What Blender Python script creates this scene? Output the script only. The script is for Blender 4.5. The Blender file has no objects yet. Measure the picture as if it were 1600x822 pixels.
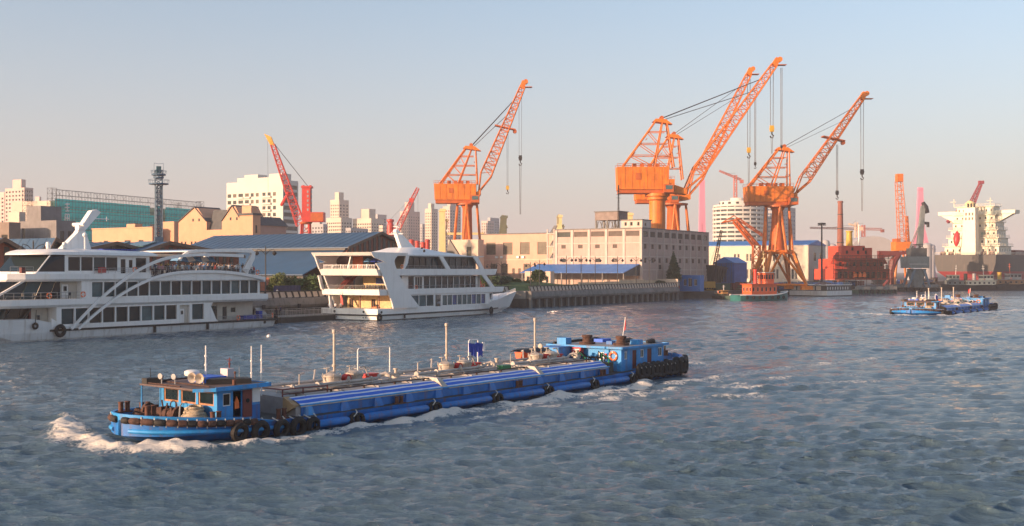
import bpy, bmesh, math, random
import numpy as np
from mathutils import Vector, Matrix, noise as mnoise
R = math.radians
S = bpy.context.scene
C = S.collection
F, HY, CH = 1750.0, 422.0, 10.0      # focal length in photo pixels, horizon row, camera height

# ---------------------------------------------------------------- camera
cam = bpy.data.cameras.new('camera'); camo = bpy.data.objects.new('camera', cam); C.objects.link(camo)
camo.location = (0, 0, CH); camo.rotation_euler = (R(90), 0, 0)
cam.sensor_width = 36; cam.lens = F / 1600 * 36
cam.shift_y = (HY - 411) / 1600
cam.clip_start = 0.5; cam.clip_end = 20000
S.camera = camo

# ---------------------------------------------------------------- sky, sun, exposure
SUN_EL = R(11); SUN_DIR = Vector((-0.86, -0.51, 0)).normalized()      # towards the sun: left and behind the camera
w = bpy.data.worlds.new('World'); S.world = w; w.use_nodes = True
nt = w.node_tree; bg = nt.nodes['Background']
sky = nt.nodes.new('ShaderNodeTexSky'); sky.sky_type = 'NISHITA'; sky.sun_disc = False
sky.sun_elevation = SUN_EL
sky.sun_rotation = math.atan2(SUN_DIR.x, SUN_DIR.y)
sky.altitude = 0; sky.air_density = 1.0; sky.dust_density = 2.2; sky.ozone_density = 1.6
tint = nt.nodes.new('ShaderNodeMix'); tint.data_type = 'RGBA'; tint.inputs[7].default_value = (2.5, 2.06, 2.18, 1)   # evening haze veiling the sky, thinning with height
gco = nt.nodes.new('ShaderNodeTexCoord'); sep = nt.nodes.new('ShaderNodeSeparateXYZ'); nt.links.new(gco.outputs['Generated'], sep.inputs[0])
vr = nt.nodes.new('ShaderNodeMapRange'); vr.interpolation_type = 'SMOOTHSTEP'; vr.inputs[1].default_value = -0.05; vr.inputs[2].default_value = 0.36; vr.inputs[3].default_value = 0.74; vr.inputs[4].default_value = 0.05
nt.links.new(sep.outputs['Z'], vr.inputs[0]); nt.links.new(vr.outputs[0], tint.inputs[0])
nt.links.new(sky.outputs[0], tint.inputs[6]); nt.links.new(tint.outputs[2], bg.inputs['Color']); bg.inputs['Strength'].default_value = 0.15
sl = bpy.data.lights.new('sun', 'SUN'); so = bpy.data.objects.new('sun', sl); C.objects.link(so)
sl.energy = 4.7; sl.angle = R(0.6); sl.color = (1.0, 0.625, 0.395)
to_sun = Vector((SUN_DIR.x * math.cos(SUN_EL), SUN_DIR.y * math.cos(SUN_EL), math.sin(SUN_EL)))
so.rotation_euler = to_sun.to_track_quat('Z', 'Y').to_euler()
S.view_settings.view_transform = 'Standard'; S.view_settings.look = 'None'
S.view_settings.exposure = 0.80; S.view_settings.gamma = 1.0
S.cycles.volume_bounces = 1
S.cycles.max_bounces = 6; S.cycles.transparent_max_bounces = 12

HAZE = 0.00017
# ---------------------------------------------------------------- materials
MATS = {}
def mat(name, col, rough=0.6, metal=0.0, var=0.18, scale=0.6, bump=0.0, bscale=8.0, streak=None, samt=0.35, spec=0.5, coat=0.0):
    """Principled surface whose colour wanders with noise; streak = colour of vertical run-off stains."""
    if name in MATS: return MATS[name]
    m = bpy.data.materials.new(name); m.use_nodes = True
    t = m.node_tree; b = t.nodes['Principled BSDF']; L = t.links
    b.inputs['Roughness'].default_value = rough; b.inputs['Metallic'].default_value = metal
    b.inputs['Specular IOR Level'].default_value = spec
    if coat: b.inputs['Coat Weight'].default_value = coat
    tc = t.nodes.new('ShaderNodeTexCoord')
    n = t.nodes.new('ShaderNodeTexNoise'); n.inputs['Scale'].default_value = scale; n.inputs['Detail'].default_value = 6
    n.inputs['Roughness'].default_value = 0.65
    L.new(tc.outputs['Object'], n.inputs['Vector'])
    r = t.nodes.new('ShaderNodeMapRange'); r.inputs[1].default_value = 0.3; r.inputs[2].default_value = 0.7
    L.new(n.outputs['Fac'], r.inputs[0])
    mx = t.nodes.new('ShaderNodeMix'); mx.data_type = 'RGBA'
    lo = [c * (1 - var) for c in col]; hi = [min(1, c * (1 + var * 0.8)) for c in col]
    mx.inputs[6].default_value = (*lo, 1); mx.inputs[7].default_value = (*hi, 1)
    L.new(r.outputs[0], mx.inputs[0]); out = mx.outputs[2]
    if streak:
        mp = t.nodes.new('ShaderNodeMapping'); mp.inputs['Scale'].default_value = (2.2, 2.2, 0.16)
        L.new(tc.outputs['Object'], mp.inputs[0])
        n2 = t.nodes.new('ShaderNodeTexNoise'); n2.inputs['Scale'].default_value = 1.0; n2.inputs['Detail'].default_value = 5
        L.new(mp.outputs[0], n2.inputs['Vector'])
        r2 = t.nodes.new('ShaderNodeMapRange'); r2.inputs[1].default_value = 0.52; r2.inputs[2].default_value = 0.74; r2.inputs[4].default_value = samt
        L.new(n2.outputs['Fac'], r2.inputs[0])
        m2 = t.nodes.new('ShaderNodeMix'); m2.data_type = 'RGBA'; m2.inputs[7].default_value = (*streak, 1)
        L.new(out, m2.inputs[6]); L.new(r2.outputs[0], m2.inputs[0]); out = m2.outputs[2]
    L.new(out, b.inputs['Base Color'])
    if bump:
        n3 = t.nodes.new('ShaderNodeTexNoise'); n3.inputs['Scale'].default_value = bscale; n3.inputs['Detail'].default_value = 4
        L.new(tc.outputs['Object'], n3.inputs['Vector'])
        bp = t.nodes.new('ShaderNodeBump'); bp.inputs['Strength'].default_value = bump; bp.inputs['Distance'].default_value = 0.1
        L.new(n3.outputs['Fac'], bp.inputs['Height']); L.new(bp.outputs[0], b.inputs['Normal'])
    MATS[name] = m; return m

# ---------------------------------------------------------------- mesh builder
class MB:
    def __init__(s): s.v = []; s.f = []; s.m = []
    def add(s, vs, fs, mi=0):
        o = len(s.v); s.v.extend([tuple(p) for p in vs])
        for f in fs: s.f.append([i + o for i in f]); s.m.append(mi)
        return s
    def box(s, x0, x1, y0, y1, z0, z1, mi=0):
        return s.hexa([(x0,y0,z0),(x1,y0,z0),(x1,y1,z0),(x0,y1,z0),(x0,y0,z1),(x1,y0,z1),(x1,y1,z1),(x0,y1,z1)], mi)
    def cbox(s, c, d, mi=0):
        return s.box(c[0]-d[0]/2, c[0]+d[0]/2, c[1]-d[1]/2, c[1]+d[1]/2, c[2]-d[2]/2, c[2]+d[2]/2, mi)
    def hexa(s, p, mi=0):
        return s.add(p, [(3,2,1,0),(4,5,6,7),(0,1,5,4),(1,2,6,5),(2,3,7,6),(3,0,4,7)], mi)
    def quad(s, a, b, c, d, mi=0): return s.add([a,b,c,d], [(0,1,2,3)], mi)
    def prism(s, poly, vec, mi=0):
        n = len(poly); q = [tuple(a + b for a, b in zip(p, vec)) for p in poly]
        fs = [tuple(range(n))[::-1], tuple(range(n, 2*n))] + [(i, (i+1) % n, n + (i+1) % n, n + i) for i in range(n)]
        return s.add(list(poly) + q, fs, mi)
    def tube(s, p, q, r, r2=None, n=6, mi=0, cap=True):
        r2 = r if r2 is None else r2
        p = Vector(p); q = Vector(q); d = (q - p)
        if d.length < 1e-6: return s
        d.normalize(); a = d.orthogonal().normalized(); b = d.cross(a)
        vs = []
        for c, rr in ((p, r), (q, r2)):
            for i in range(n):
                t = 2*math.pi*(i+0.5)/n; vs.append(c + a*(rr*math.cos(t)) + b*(rr*math.sin(t)))
        fs = [(i, (i+1) % n, n + (i+1) % n, n + i) for i in range(n)]
        if cap: fs += [tuple(range(n))[::-1], tuple(range(n, 2*n))]
        return s.add(vs, fs, mi)
    def path(s, pts, r, n=6, mi=0):
        pts = [Vector(p) for p in pts]; k = len(pts); vs = []
        up = Vector((0.13, 0.21, 1)).normalized(); pa = None
        for i, p in enumerate(pts):
            d = (pts[min(i+1, k-1)] - pts[max(i-1, 0)]).normalized()
            a = d.cross(up)
            if a.length < 0.1: a = d.orthogonal()
            a.normalize()
            if pa is not None:
                a = (pa - d * pa.dot(d)); a = a.normalized() if a.length > 1e-4 else d.orthogonal().normalized()
            pa = a; b = d.cross(a); rr = r[i] if isinstance(r, (list, tuple)) else r
            for j in range(n):
                t = 2*math.pi*j/n; vs.append(p + a*(rr*math.cos(t)) + b*(rr*math.sin(t)))
        fs = [(i*n+j, i*n+(j+1) % n, (i+1)*n+(j+1) % n, (i+1)*n+j) for i in range(k-1) for j in range(n)]
        fs += [tuple(range(n))[::-1], tuple(range((k-1)*n, k*n))]
        return s.add(vs, fs, mi)
    def lathe(s, prof, c=(0,0,0), n=16, mi=0, ax=(0,0,1)):
        ax = Vector(ax).normalized(); a = ax.orthogonal().normalized(); b = ax.cross(a); c = Vector(c); vs = []
        for r, h in prof:
            for j in range(n):
                t = 2*math.pi*j/n; vs.append(c + ax*h + a*(r*math.cos(t)) + b*(r*math.sin(t)))
        k = len(prof)
        fs = [(i*n+j, i*n+(j+1) % n, (i+1)*n+(j+1) % n, (i+1)*n+j) for i in range(k-1) for j in range(n)]
        fs += [tuple(range(n))[::-1], tuple(range((k-1)*n, k*n))]
        return s.add(vs, fs, mi)
    def torus(s, c, RR, r, ax=(0,1,0), n=16, k=8, mi=0):
        ax = Vector(ax).normalized(); a = ax.orthogonal().normalized(); b = ax.cross(a); c = Vector(c); vs = []
        for i in range(n):
            t = 2*math.pi*i/n; e = a*math.cos(t) + b*math.sin(t)
            for j in range(k):
                u = 2*math.pi*j/k; vs.append(c + e*(RR + r*math.cos(u)) + ax*(r*math.sin(u)))
        fs = [(i*k+j, ((i+1) % n)*k+j, ((i+1) % n)*k+(j+1) % k, i*k+(j+1) % k) for i in range(n) for j in range(k)]
        return s.add(vs, fs, mi)
    def ball(s, c, r, n=10, k=6, mi=0, sq=(1,1,1)):
        vs = []; 
        for i in range(k+1):
            ph = math.pi*i/k
            for j in range(n):
                t = 2*math.pi*j/n
                vs.append((c[0]+r*sq[0]*math.sin(ph)*math.cos(t), c[1]+r*sq[1]*math.sin(ph)*math.sin(t), c[2]+r*sq[2]*math.cos(ph)))
        fs = [(i*n+j, (i+1)*n+j, (i+1)*n+(j+1) % n, i*n+(j+1) % n) for i in range(k) for j in range(n)]
        return s.add(vs, fs, mi)
    def loft(s, rings, closed=True, cap=True, mi=0):
        n = len(rings[0]); vs = [p for r_ in rings for p in r_]; k = len(rings)
        m = n if closed else n - 1
        fs = [(i*n+j, i*n+(j+1) % n, (i+1)*n+(j+1) % n, (i+1)*n+j) for i in range(k-1) for j in range(m)]
        if cap: fs += [tuple(range(n))[::-1], tuple(range((k-1)*n, k*n))]
        return s.add(vs, fs, mi)
    def mesh(s, name, mats, smooth=False, weld=True):
        me = bpy.data.meshes.new(name); me.from_pydata(s.v, [], s.f)
        if not isinstance(mats, (list, tuple)): mats = [mats]
        for m in mats: me.materials.append(m)
        if len(mats) > 1: me.polygons.foreach_set('material_index', s.m)
        bm = bmesh.new(); bm.from_mesh(me)
        if weld: bmesh.ops.remove_doubles(bm, verts=bm.verts, dist=1e-5)
        bmesh.ops.recalc_face_normals(bm, faces=bm.faces)
        bm.to_mesh(me); bm.free()
        if smooth:
            me.polygons.foreach_set('use_smooth', [True]*len(me.polygons))
            me.set_sharp_from_angle(angle=R(40))
        return me
    def build(s, name, mats, parent=None, loc=(0,0,0), rz=0, smooth=False):
        return link(name, s.mesh(name, mats, smooth), parent, loc, rz)

def link(name, me, parent=None, loc=(0,0,0), rz=0):
    o = bpy.data.objects.new(name, me); C.objects.link(o); o.parent = parent
    o.location = loc; o.rotation_euler = (0, 0, rz); return o
def tag(o, label, cat, group=None):
    o['label'] = label; o['category'] = cat
    if group: o['group'] = group
    return o
def thing(name, label, cat, loc=(0,0,0), rz=0, group=None):
    o = bpy.data.objects.new(name, None); C.objects.link(o); o.location = loc; o.rotation_euler = (0, 0, rz)
    o.empty_display_size = 0.5
    return tag(o, label, cat, group)
def struct(o, kind='structure'): o['kind'] = kind; return o
KIDS = {}
def dup(root, loc, rz, label=None, group=None, scale=1.0, swap=None):
    kids = {}
    for o in C.objects:
        if o.parent: kids.setdefault(o.parent.name, []).append(o)
    def cp(o, par):
        c = o.copy(); C.objects.link(c); c.parent = par
        if swap and o.data:
            for i, sl_ in enumerate(o.material_slots):
                if sl_.material and sl_.material.name in swap:
                    c.material_slots[i].link = 'OBJECT'; c.material_slots[i].material = MATS[swap[sl_.material.name]]
        for k in kids.get(o.name, []): cp(k, c)
        return c
    r = cp(root, None); r.location = loc; r.rotation_euler = (0, 0, rz); r.scale = (scale,)*3
    if label: r['label'] = label
    if group: r['group'] = group
    return r

def PX(px, z): return (px - 800) * z / F                 # photo column at depth z -> world x
def PZ(py, z): return CH + (HY - py) * z / F             # photo row at depth z -> world height
def WD(py): return CH * F / (py - HY)                    # depth of water seen at photo row

def facade(mb, o, d, W, H, holes, depth=0.2, mi=0, mir=None):
    """Wall sheet with real openings and reveals; o = bottom-left seen from outside, d = plan direction to the right."""
    d = Vector((d[0], d[1])).normalized(); inn = Vector((-d.y, d.x)); mir = mi if mir is None else mir
    def P(x, z, e=0): return (o[0] + d.x*x + inn.x*e, o[1] + d.y*x + inn.y*e, o[2] + z)
    xs = sorted({0.0, W} | {round(h[0], 4) for h in holes} | {round(h[1], 4) for h in holes})
    zs = sorted({0.0, H} | {round(h[2], 4) for h in holes} | {round(h[3], 4) for h in holes})
    for j in range(len(zs)-1):
        zc = (zs[j]+zs[j+1])/2; run = None
        hz = [h for h in holes if h[2] < zc < h[3]]
        for i in range(len(xs)-1):
            xc = (xs[i]+xs[i+1])/2
            solid = not any(h[0] < xc < h[1] for h in hz)
            if solid and run is None: run = xs[i]
            if not solid and run is not None:
                mb.quad(P(run, zs[j]), P(xs[i], zs[j]), P(xs[i], zs[j+1]), P(run, zs[j+1]), mi); run = None
        if run is not None: mb.quad(P(run, zs[j]), P(W, zs[j]), P(W, zs[j+1]), P(run, zs[j+1]), mi)
    for x0, x1, z0, z1 in holes:
        for a, b in (((x0,z0),(x1,z0)), ((x1,z0),(x1,z1)), ((x1,z1),(x0,z1)), ((x0,z1),(x0,z0))):
            mb.quad(P(*a), P(*b), P(b[0], b[1], depth), P(a[0], a[1], depth), mir)
WIN = {}
def window_mesh(wd, ht, nx=2, nz=1, fr=0.07, mats=None, th=0.05):
    key = (round(wd, 2), round(ht, 2), nx, nz, fr, tuple(m.name for m in mats))
    if key not in WIN:
        mb = MB(); mb.box(-0.01, wd+0.01, 0, th, -0.01, ht+0.01, 0)
        if fr:
            e = -0.03
            for x0, x1, z0, z1 in [(0,wd,0,fr),(0,wd,ht-fr,ht),(0,fr,fr,ht-fr),(wd-fr,wd,fr,ht-fr)] + \
                [(wd*i/nx-fr/3, wd*i/nx+fr/3, fr, ht-fr) for i in range(1, nx)]:
                mb.box(x0, x1, e, th*0.5, z0, z1, 1)
            for i in range(1, nz): mb.box(fr, wd-fr, e+0.008, th*0.5, ht*i/nz-fr/3, ht*i/nz+fr/3, 1)
        WIN[key] = mb.mesh('window', mats)
    return WIN[key]
def windows(parent, o, d, holes, depth, mats, nx=2, nz=1, fr=0.07, name='window', rnd=None):
    d = Vector((d[0], d[1])).normalized(); rz = math.atan2(d.y, d.x); out = []
    for h in holes:
        m = mats if rnd is None else [random.choice(rnd)] + list(mats[1:])
        me = window_mesh(h[1]-h[0], h[3]-h[2], nx, nz, fr, m)
        e = depth - 0.045
        out.append(link(name, me, parent, (o[0]+d.x*h[0]-d.y*e, o[1]+d.y*h[0]+d.x*e, o[2]+h[2]), rz))
    return out

def lattice(mb, p, q, w0, w1, n, r=0.1, rb=0.05, side=(0,1,0), h0=None, h1=None, mic=0, mib=1, cap=True, sides=4, segs=4):
    """Four-chord lattice member from p to q; widths along 'side', depths along the other normal."""
    p = Vector(p); q = Vector(q); d = (q-p).normalized(); sd = Vector(side); sd = (sd - d*sd.dot(d)).normalized(); up = d.cross(sd)
    h0 = w0 if h0 is None else h0; h1 = w1 if h1 is None else h1
    def pt(t, i):
        wv = (w0 + (w1-w0)*t)/2; hv = (h0 + (h1-h0)*t)/2
        sx, sz = ((-1,-1),(1,-1),(1,1),(-1,1))[i]
        return p + (q-p)*t + sd*(wv*sx) + up*(hv*sz)
    for i in range(4): mb.tube(pt(0,i), pt(1,i), r, n=segs, mi=mic)
    for k in range(n):
        t0, t1 = k/n, (k+1)/n
        for i in range(4):
            j = (i+1) % 4
            mb.tube(pt(t1,i), pt(t1,j), rb, n=segs, mi=mib, cap=False)
            a, b = (i, j) if k % 2 else (j, i)
            mb.tube(pt(t0,a), pt(t1,b), rb, n=segs, mi=mib, cap=False)
    return pt
# ================================================================ water
BH = Vector((-0.609, -0.793)); BL = Vector((0.793, -0.609)); BO = Vector((-5.3, 86.3))       # near barge: heading, port side, origin
B2H = Vector((-0.609, -0.793)); B2L = Vector((0.793, -0.609)); B2O = Vector((101.5, 264.0))
def water_mesh():
    rng = np.random.default_rng(7)
    zs = [18.0]
    while zs[-1] < 430:
        z = zs[-1]; zs.append(z + min(max(z*z/17500*0.95, 0.11), 0.24 + z*0.0018))
    while zs[-1] < 1500: zs.append(zs[-1]*1.03)
    zs += [2200, 3200]
    zs = np.array([-1500, -200, -20, 8] + zs)
    t = np.linspace(-1, 1, 560)
    Z, T = np.meshgrid(zs, t, indexing='ij')
    half = np.clip(Z, 18, None)*0.5 + 14
    X = T*half
    ex = np.array([1, 3, 5])
    XL = -half[:, :1]*(1+ex*0.3)[::-1][None] ; XR = half[:, :1]*(1+ex*0.3)[None]
    X = np.concatenate([XL, X, XR], 1); Z = np.concatenate([np.repeat(Z[:, :1], 3, 1), Z, np.repeat(Z[:, :1], 3, 1)], 1)
    dz = np.gradient(zs)[:, None]*np.ones_like(X); dx = (half[:, 0]*2/559)[:, None]*np.ones_like(X)
    sp = np.maximum(dz*0.8, dx)
    sp[:, :3] = 99; sp[:, -3:] = 99
    H = np.zeros_like(X); DX = np.zeros_like(X); DZ = np.zeros_like(X)
    # patchy chop: amplitude wanders
    pat = np.zeros_like(X)
    for k in range(14):
        a = rng.uniform(0, 6.28); lam = rng.uniform(14, 60); pat += np.sin((X*np.cos(a)+Z*np.sin(a))*6.283/lam + rng.uniform(0, 6.28))
    pat = np.clip(1 + 0.08*pat, 0.65, 1.25)
    for k in range(95):
        lam = 0.55*(4.6/0.55)**(rng.random()**1.1); a = R(-82) + rng.normal(0, 0.52)
        amp = 0.0076*lam**0.56; K = 6.283/lam
        att = np.clip((lam/sp - 2.2)/2.5, 0, 1)
        ph = (X*np.cos(a)+Z*np.sin(a))*K + rng.uniform(0, 6.28)
        H += amp*np.sin(ph)*att*pat
        DX -= amp*1.5*np.cos(a)*np.cos(ph)*att*pat*-1; DZ -= amp*1.5*np.sin(a)*np.cos(ph)*att*pat*-1
    foam = np.zeros_like(X)
    def nz(s, ox=0):      # cheap smooth noise
        o = np.zeros_like(X); r2 = np.random.default_rng(int(ox)+3)
        for k in range(9):
            a = r2.uniform(0, 6.28); f_ = s*r2.uniform(0.6, 1.7); o += np.sin((X*np.cos(a)+Z*np.sin(a))*f_ + r2.uniform(0, 6.28))
        return o/3
    n1, n2, n3 = nz(1.3, 1), nz(3.2, 2), nz(0.5, 4)
    for (hd, lf, og, k, su, sv) in ((BH, BL, BO, 1.0, 1.0, 1.0), (B2H, B2L, B2O, 0.85, 0.82, 1.25)):
        u = ((X-og.x)*hd.x + (Z-og.y)*hd.y)/su; v = ((X-og.x)*lf.x + (Z-og.y)*lf.y)/sv
        def line(pts):         # soft distance to a polyline of (u, v, half-width, strength)
            o = np.zeros_like(X)
            for (u0, v0, w0, s0), (u1, v1, w1, s1) in zip(pts, pts[1:]):
                du, dv_ = u1-u0, v1-v0; tt = np.clip(((u-u0)*du+(v-v0)*dv_)/(du*du+dv_*dv_), 0, 1)
                d2 = (u-u0-tt*du)**2+(v-v0-tt*dv_)**2; wv = w0+(w1-w0)*tt
                o = np.maximum(o, (s0+(s1-s0)*tt)*np.exp(-d2/(wv*wv)))
            return o
        # bow wave breaking round the stem, then the wash hugging the sides
        bow = line([(22.5, -14.5, 0.5, 0.3), (25.0, -11, 0.9, 0.9), (27.2, -7, 1.25, 1.1), (28.9, -2.5, 1.35, 1.2), (28.9, 1.6, 1.3, 1.2), (26.8, 3.9, 1.05, 1.15), (23.8, 5.6, 0.8, 1.0), (20.4, 6.2, 0.7, 0.95), (17, 6.0, 0.7, 0.95)])
        H += 0.24*bow*(1+0.3*n1+0.45*n2)*k*np.clip((u-19)/4, 0.3, 1); foam = np.maximum(foam, bow*(1.0+0.22*n1+0.12*n2))
        for sgn in (1, -1):
            wash = line([(17, 5.9*sgn, 0.8, 0.95), (10, 6.0*sgn, 0.9, 0.95), (0, 6.3*sgn, 1.1, 0.92), (-10, 6.8*sgn, 1.25, 0.88), (-20, 7.4*sgn, 1.3, 0.80), (-31, 8.4*sgn, 1.3, 0.68), (-44, 10*sgn, 1.3, 0.5), (-62, 13*sgn, 1.2, 0.3)])
            H += 0.14*wash*(0.7+0.9*n1)*k; foam = np.maximum(foam, wash*(1.05+0.38*n1+0.25*n3))
            outer = line([(14, 8.2*sgn, 0.6, 0.2), (6, 8.6*sgn, 0.7, 0.5), (-4, 9.4*sgn, 0.8, 0.6), (-14, 10.4*sgn, 0.8, 0.55), (-26, 12.5*sgn, 0.8, 0.45), (-40, 16*sgn, 0.8, 0.1)])
            H += 0.12*outer*k; foam = np.maximum(foam, outer*(0.85+0.5*n1+0.45*n3))
            for fx in (14.5, 7.0, 0.0, -6.5, -13.2, -19.5):
                spx = np.exp(-((u-fx+0.9)/1.3)**2-((v*sgn-5.6)/0.65)**2)
                H += 0.26*spx*k*(1+0.5*n2); foam = np.maximum(foam, spx*(1.2+0.25*n2))
        # propeller wash astern
        ws = np.clip((-30-u)/3, 0, 1)*np.exp(-np.clip(-30-u, 0, None)/22)*np.exp(-(v/(4.0+np.clip(-30-u, 0, None)*0.06))**2)
        foam = np.maximum(foam, ws*(0.58+0.3*n1)); H += ws*0.12*n1
        # long stern waves rolling off to port
        s2 = -u + 8
        dv = v - 6 - np.clip(s2, 0, None)*0.30
        rl = np.clip(s2/20, 0, 1)*np.exp(-np.clip(s2-40, 0, None)/50)*np.exp(-(dv/7)**2)
        H += 0.13*rl*np.sin((u*0.55+v*0.95))*k
        cap_ = rl*np.clip(np.sin(u*0.55+v*0.95)-0.55+0.5*n3+0.3*n1, 0, 1)
        foam = np.maximum(foam, cap_*0.75)
        inside = (np.abs(v) < 4.2-np.clip(u-20, 0, 8)*0.5)&(u < 25.5)&(u > -29)
        H = np.where(inside, np.minimum(H, 0.05)-0.25, H)
    me = bpy.data.meshes.new('river')
    nr, nc = X.shape
    co = np.stack([X+DX, Z+DZ, H], -1).reshape(-1, 3).astype(np.float32)
    idx = np.arange(nr*nc).reshape(nr, nc)
    q = np.stack([idx[:-1, :-1], idx[:-1, 1:], idx[1:, 1:], idx[1:, :-1]], -1).reshape(-1, 4)
    me.vertices.add(len(co)); me.vertices.foreach_set('co', co.ravel())
    me.loops.add(q.size); me.loops.foreach_set('vertex_index', q.ravel().astype(np.int32))
    me.polygons.add(len(q)); me.polygons.foreach_set('loop_start', np.arange(0, q.size, 4, dtype=np.int32))
    me.polygons.foreach_set('use_smooth', np.ones(len(q), dtype=bool))
    at = me.attributes.new('foam', 'FLOAT', 'POINT'); at.data.foreach_set('value', foam.ravel().astype(np.float32))
    me.update(calc_edges=True)
    return me
def water_mat():
    m = bpy.data.materials.new('river_water'); m.use_nodes = True; t = m.node_tree; L = t.links; b = t.nodes['Principled BSDF']; N = t.nodes.new
    tc = N('ShaderNodeTexCoord')
    b.inputs['IOR'].default_value = 1.33; b.inputs['Roughness'].default_value = 0.09
    big = N('ShaderNodeTexNoise'); big.inputs['Scale'].default_value = 0.035; big.inputs['Detail'].default_value = 4; L.new(tc.outputs['Object'], big.inputs['Vector'])
    mx = N('ShaderNodeMix'); mx.data_type = 'RGBA'; mx.inputs[6].default_value = (0.050, 0.112, 0.168, 1); mx.inputs[7].default_value = (0.092, 0.128, 0.150, 1)
    L.new(big.outputs['Fac'], mx.inputs[0])
    # foam
    at = N('ShaderNodeAttribute'); at.attribute_name = 'foam'
    fn = N('ShaderNodeTexNoise'); fn.inputs['Scale'].default_value = 2.1; fn.inputs['Detail'].default_value = 10; fn.inputs['Roughness'].default_value = 0.78
    L.new(tc.outputs['Object'], fn.inputs['Vector'])
    ma = N('ShaderNodeMath'); ma.operation = 'MULTIPLY_ADD'; ma.inputs[1].default_value = 4.2; ma.inputs[2].default_value = -2.42
    L.new(fn.outputs['Fac'], ma.inputs[0])
    ad = N('ShaderNodeMath'); ad.operation = 'ADD'; L.new(at.outputs['Fac'], ad.inputs[0]); L.new(ma.outputs[0], ad.inputs[1])
    mr = N('ShaderNodeMapRange'); mr.inputs[1].default_value = 0.0; mr.inputs[2].default_value = 0.42; L.new(ad.outputs[0], mr.inputs[0])
    gate = N('ShaderNodeMapRange'); gate.inputs[1].default_value = 0.14; gate.inputs[2].default_value = 0.4; L.new(at.outputs['Fac'], gate.inputs[0])     # no foam away from the wakes
    mg = N('ShaderNodeMath'); mg.operation = 'MULTIPLY'; L.new(mr.outputs[0], mg.inputs[0]); L.new(gate.outputs[0], mg.inputs[1])
    m2 = N('ShaderNodeMix'); m2.data_type = 'RGBA'; m2.inputs[7].default_value = (0.72, 0.69, 0.63, 1)
    L.new(mg.outputs[0], m2.inputs[0]); L.new(mx.outputs[2], m2.inputs[6]); L.new(m2.outputs[2], b.inputs['Base Color'])
    rr = N('ShaderNodeMapRange'); rr.inputs[3].default_value = 0.055; rr.inputs[4].default_value = 0.75; L.new(mg.outputs[0], rr.inputs[0]); L.new(rr.outputs[0], b.inputs['Roughness'])
    # ripples too small for the mesh
    def nb(sc, stretch):
        mp = N('ShaderNodeMapping'); mp.inputs['Scale'].default_value = (1/stretch, 1, 1); mp.inputs['Rotation'].default_value = (0, 0, R(14)); L.new(tc.outputs['Object'], mp.inputs[0])
        n = N('ShaderNodeTexNoise'); n.inputs['Scale'].default_value = sc; n.inputs['Detail'].default_value = 8; n.inputs['Roughness'].default_value = 0.68
        L.new(mp.outputs[0], n.inputs['Vector']); return n.outputs['Fac']
    b1 = N('ShaderNodeBump'); b1.inputs['Strength'].default_value = 0.8; b1.inputs['Distance'].default_value = 0.16; L.new(nb(1.9, 2.0), b1.inputs['Height'])
    b2 = N('ShaderNodeBump'); b2.inputs['Strength'].default_value = 0.85; b2.inputs['Distance'].default_value = 0.42; L.new(nb(0.8, 2.3), b2.inputs['Height']); L.new(b1.outputs[0], b2.inputs['Normal'])
    b3 = N('ShaderNodeBump'); b3.inputs['Distance'].default_value = 0.16; L.new(fn.outputs['Fac'], b3.inputs['Height']); L.new(b2.outputs[0], b3.inputs['Normal']); L.new(mg.outputs[0], b3.inputs['Strength'])
    L.new(b3.outputs[0], b.inputs['Normal'])
    return m
wm = water_mesh(); wm.materials.append(water_mat())
struct(link('river', wm))
# ================================================================ shared boat bits
blue = mat('barge_blue', (0.006, 0.145, 0.46), 0.5, var=0.3, scale=0.9, streak=(0.13, 0.075, 0.055), samt=0.75, bump=0.05, bscale=3)
blue_l = mat('barge_light_blue', (0.022, 0.27, 0.64), 0.5, var=0.24, scale=1.5, streak=(0.15, 0.10, 0.08), samt=0.6)
deckm = mat('barge_deck_grey', (0.29, 0.265, 0.25), 0.6, var=0.28, scale=0.8, bump=0.1)
deckg = mat('barge_deck_dark', (0.055, 0.060, 0.055), 0.8, var=0.4, scale=1.2)
rubber = mat('rubber', (0.014, 0.013, 0.013), 0.75, var=0.5, scale=3, bump=0.2)
rubber_b = mat('worn_rubber_brown', (0.075, 0.036, 0.026), 0.85, var=0.65, scale=2.5, bump=0.3)
rust = mat('rusty_steel', (0.11, 0.043, 0.026), 0.8, var=0.5, scale=5)
pipem = mat('barge_pipe_grey', (0.42, 0.38, 0.34), 0.5, var=0.3, scale=2)
cream = mat('barge_cream_fitting', (0.46, 0.40, 0.33), 0.5, var=0.3, scale=3, streak=(0.2, 0.1, 0.05))
red = mat('red_paint', (0.50, 0.022, 0.018), 0.45, var=0.2, scale=3)
redb = mat('red_brown_paint', (0.16, 0.030, 0.026), 0.5, var=0.3, scale=2)
orange_b = mat('lifebuoy_orange', (0.80, 0.16, 0.03), 0.5, var=0.15)
white = mat('white_paint', (0.74, 0.73, 0.70), 0.4, var=0.08, scale=1)
ropem = mat('rope_beige', (0.45, 0.36, 0.25), 0.9, var=0.3, scale=9, bump=0.5, bscale=20)
ropew = mat('rope_white', (0.55, 0.53, 0.48), 0.9, var=0.2, scale=9)
black = mat('black_sheet', (0.012, 0.012, 0.014), 0.6, var=0.5, scale=2)
tarpb = mat('tarp_blue', (0.008, 0.115, 0.60), 0.5, var=0.12, scale=2, bump=0.15, bscale=1.6)
tarpw = mat('tarp_white', (0.62, 0.66, 0.74), 0.55, var=0.12, scale=3)
dark = mat('dark_interior', (0.010, 0.009, 0.009), 0.8, var=0.3)
woodf = mat('window_wood', (0.36, 0.17, 0.085), 0.6, var=0.3, scale=6)
glass = mat('glass_dark', (0.009, 0.020, 0.027), 0.06, var=0.3, scale=0.5, spec=0.3)
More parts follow.
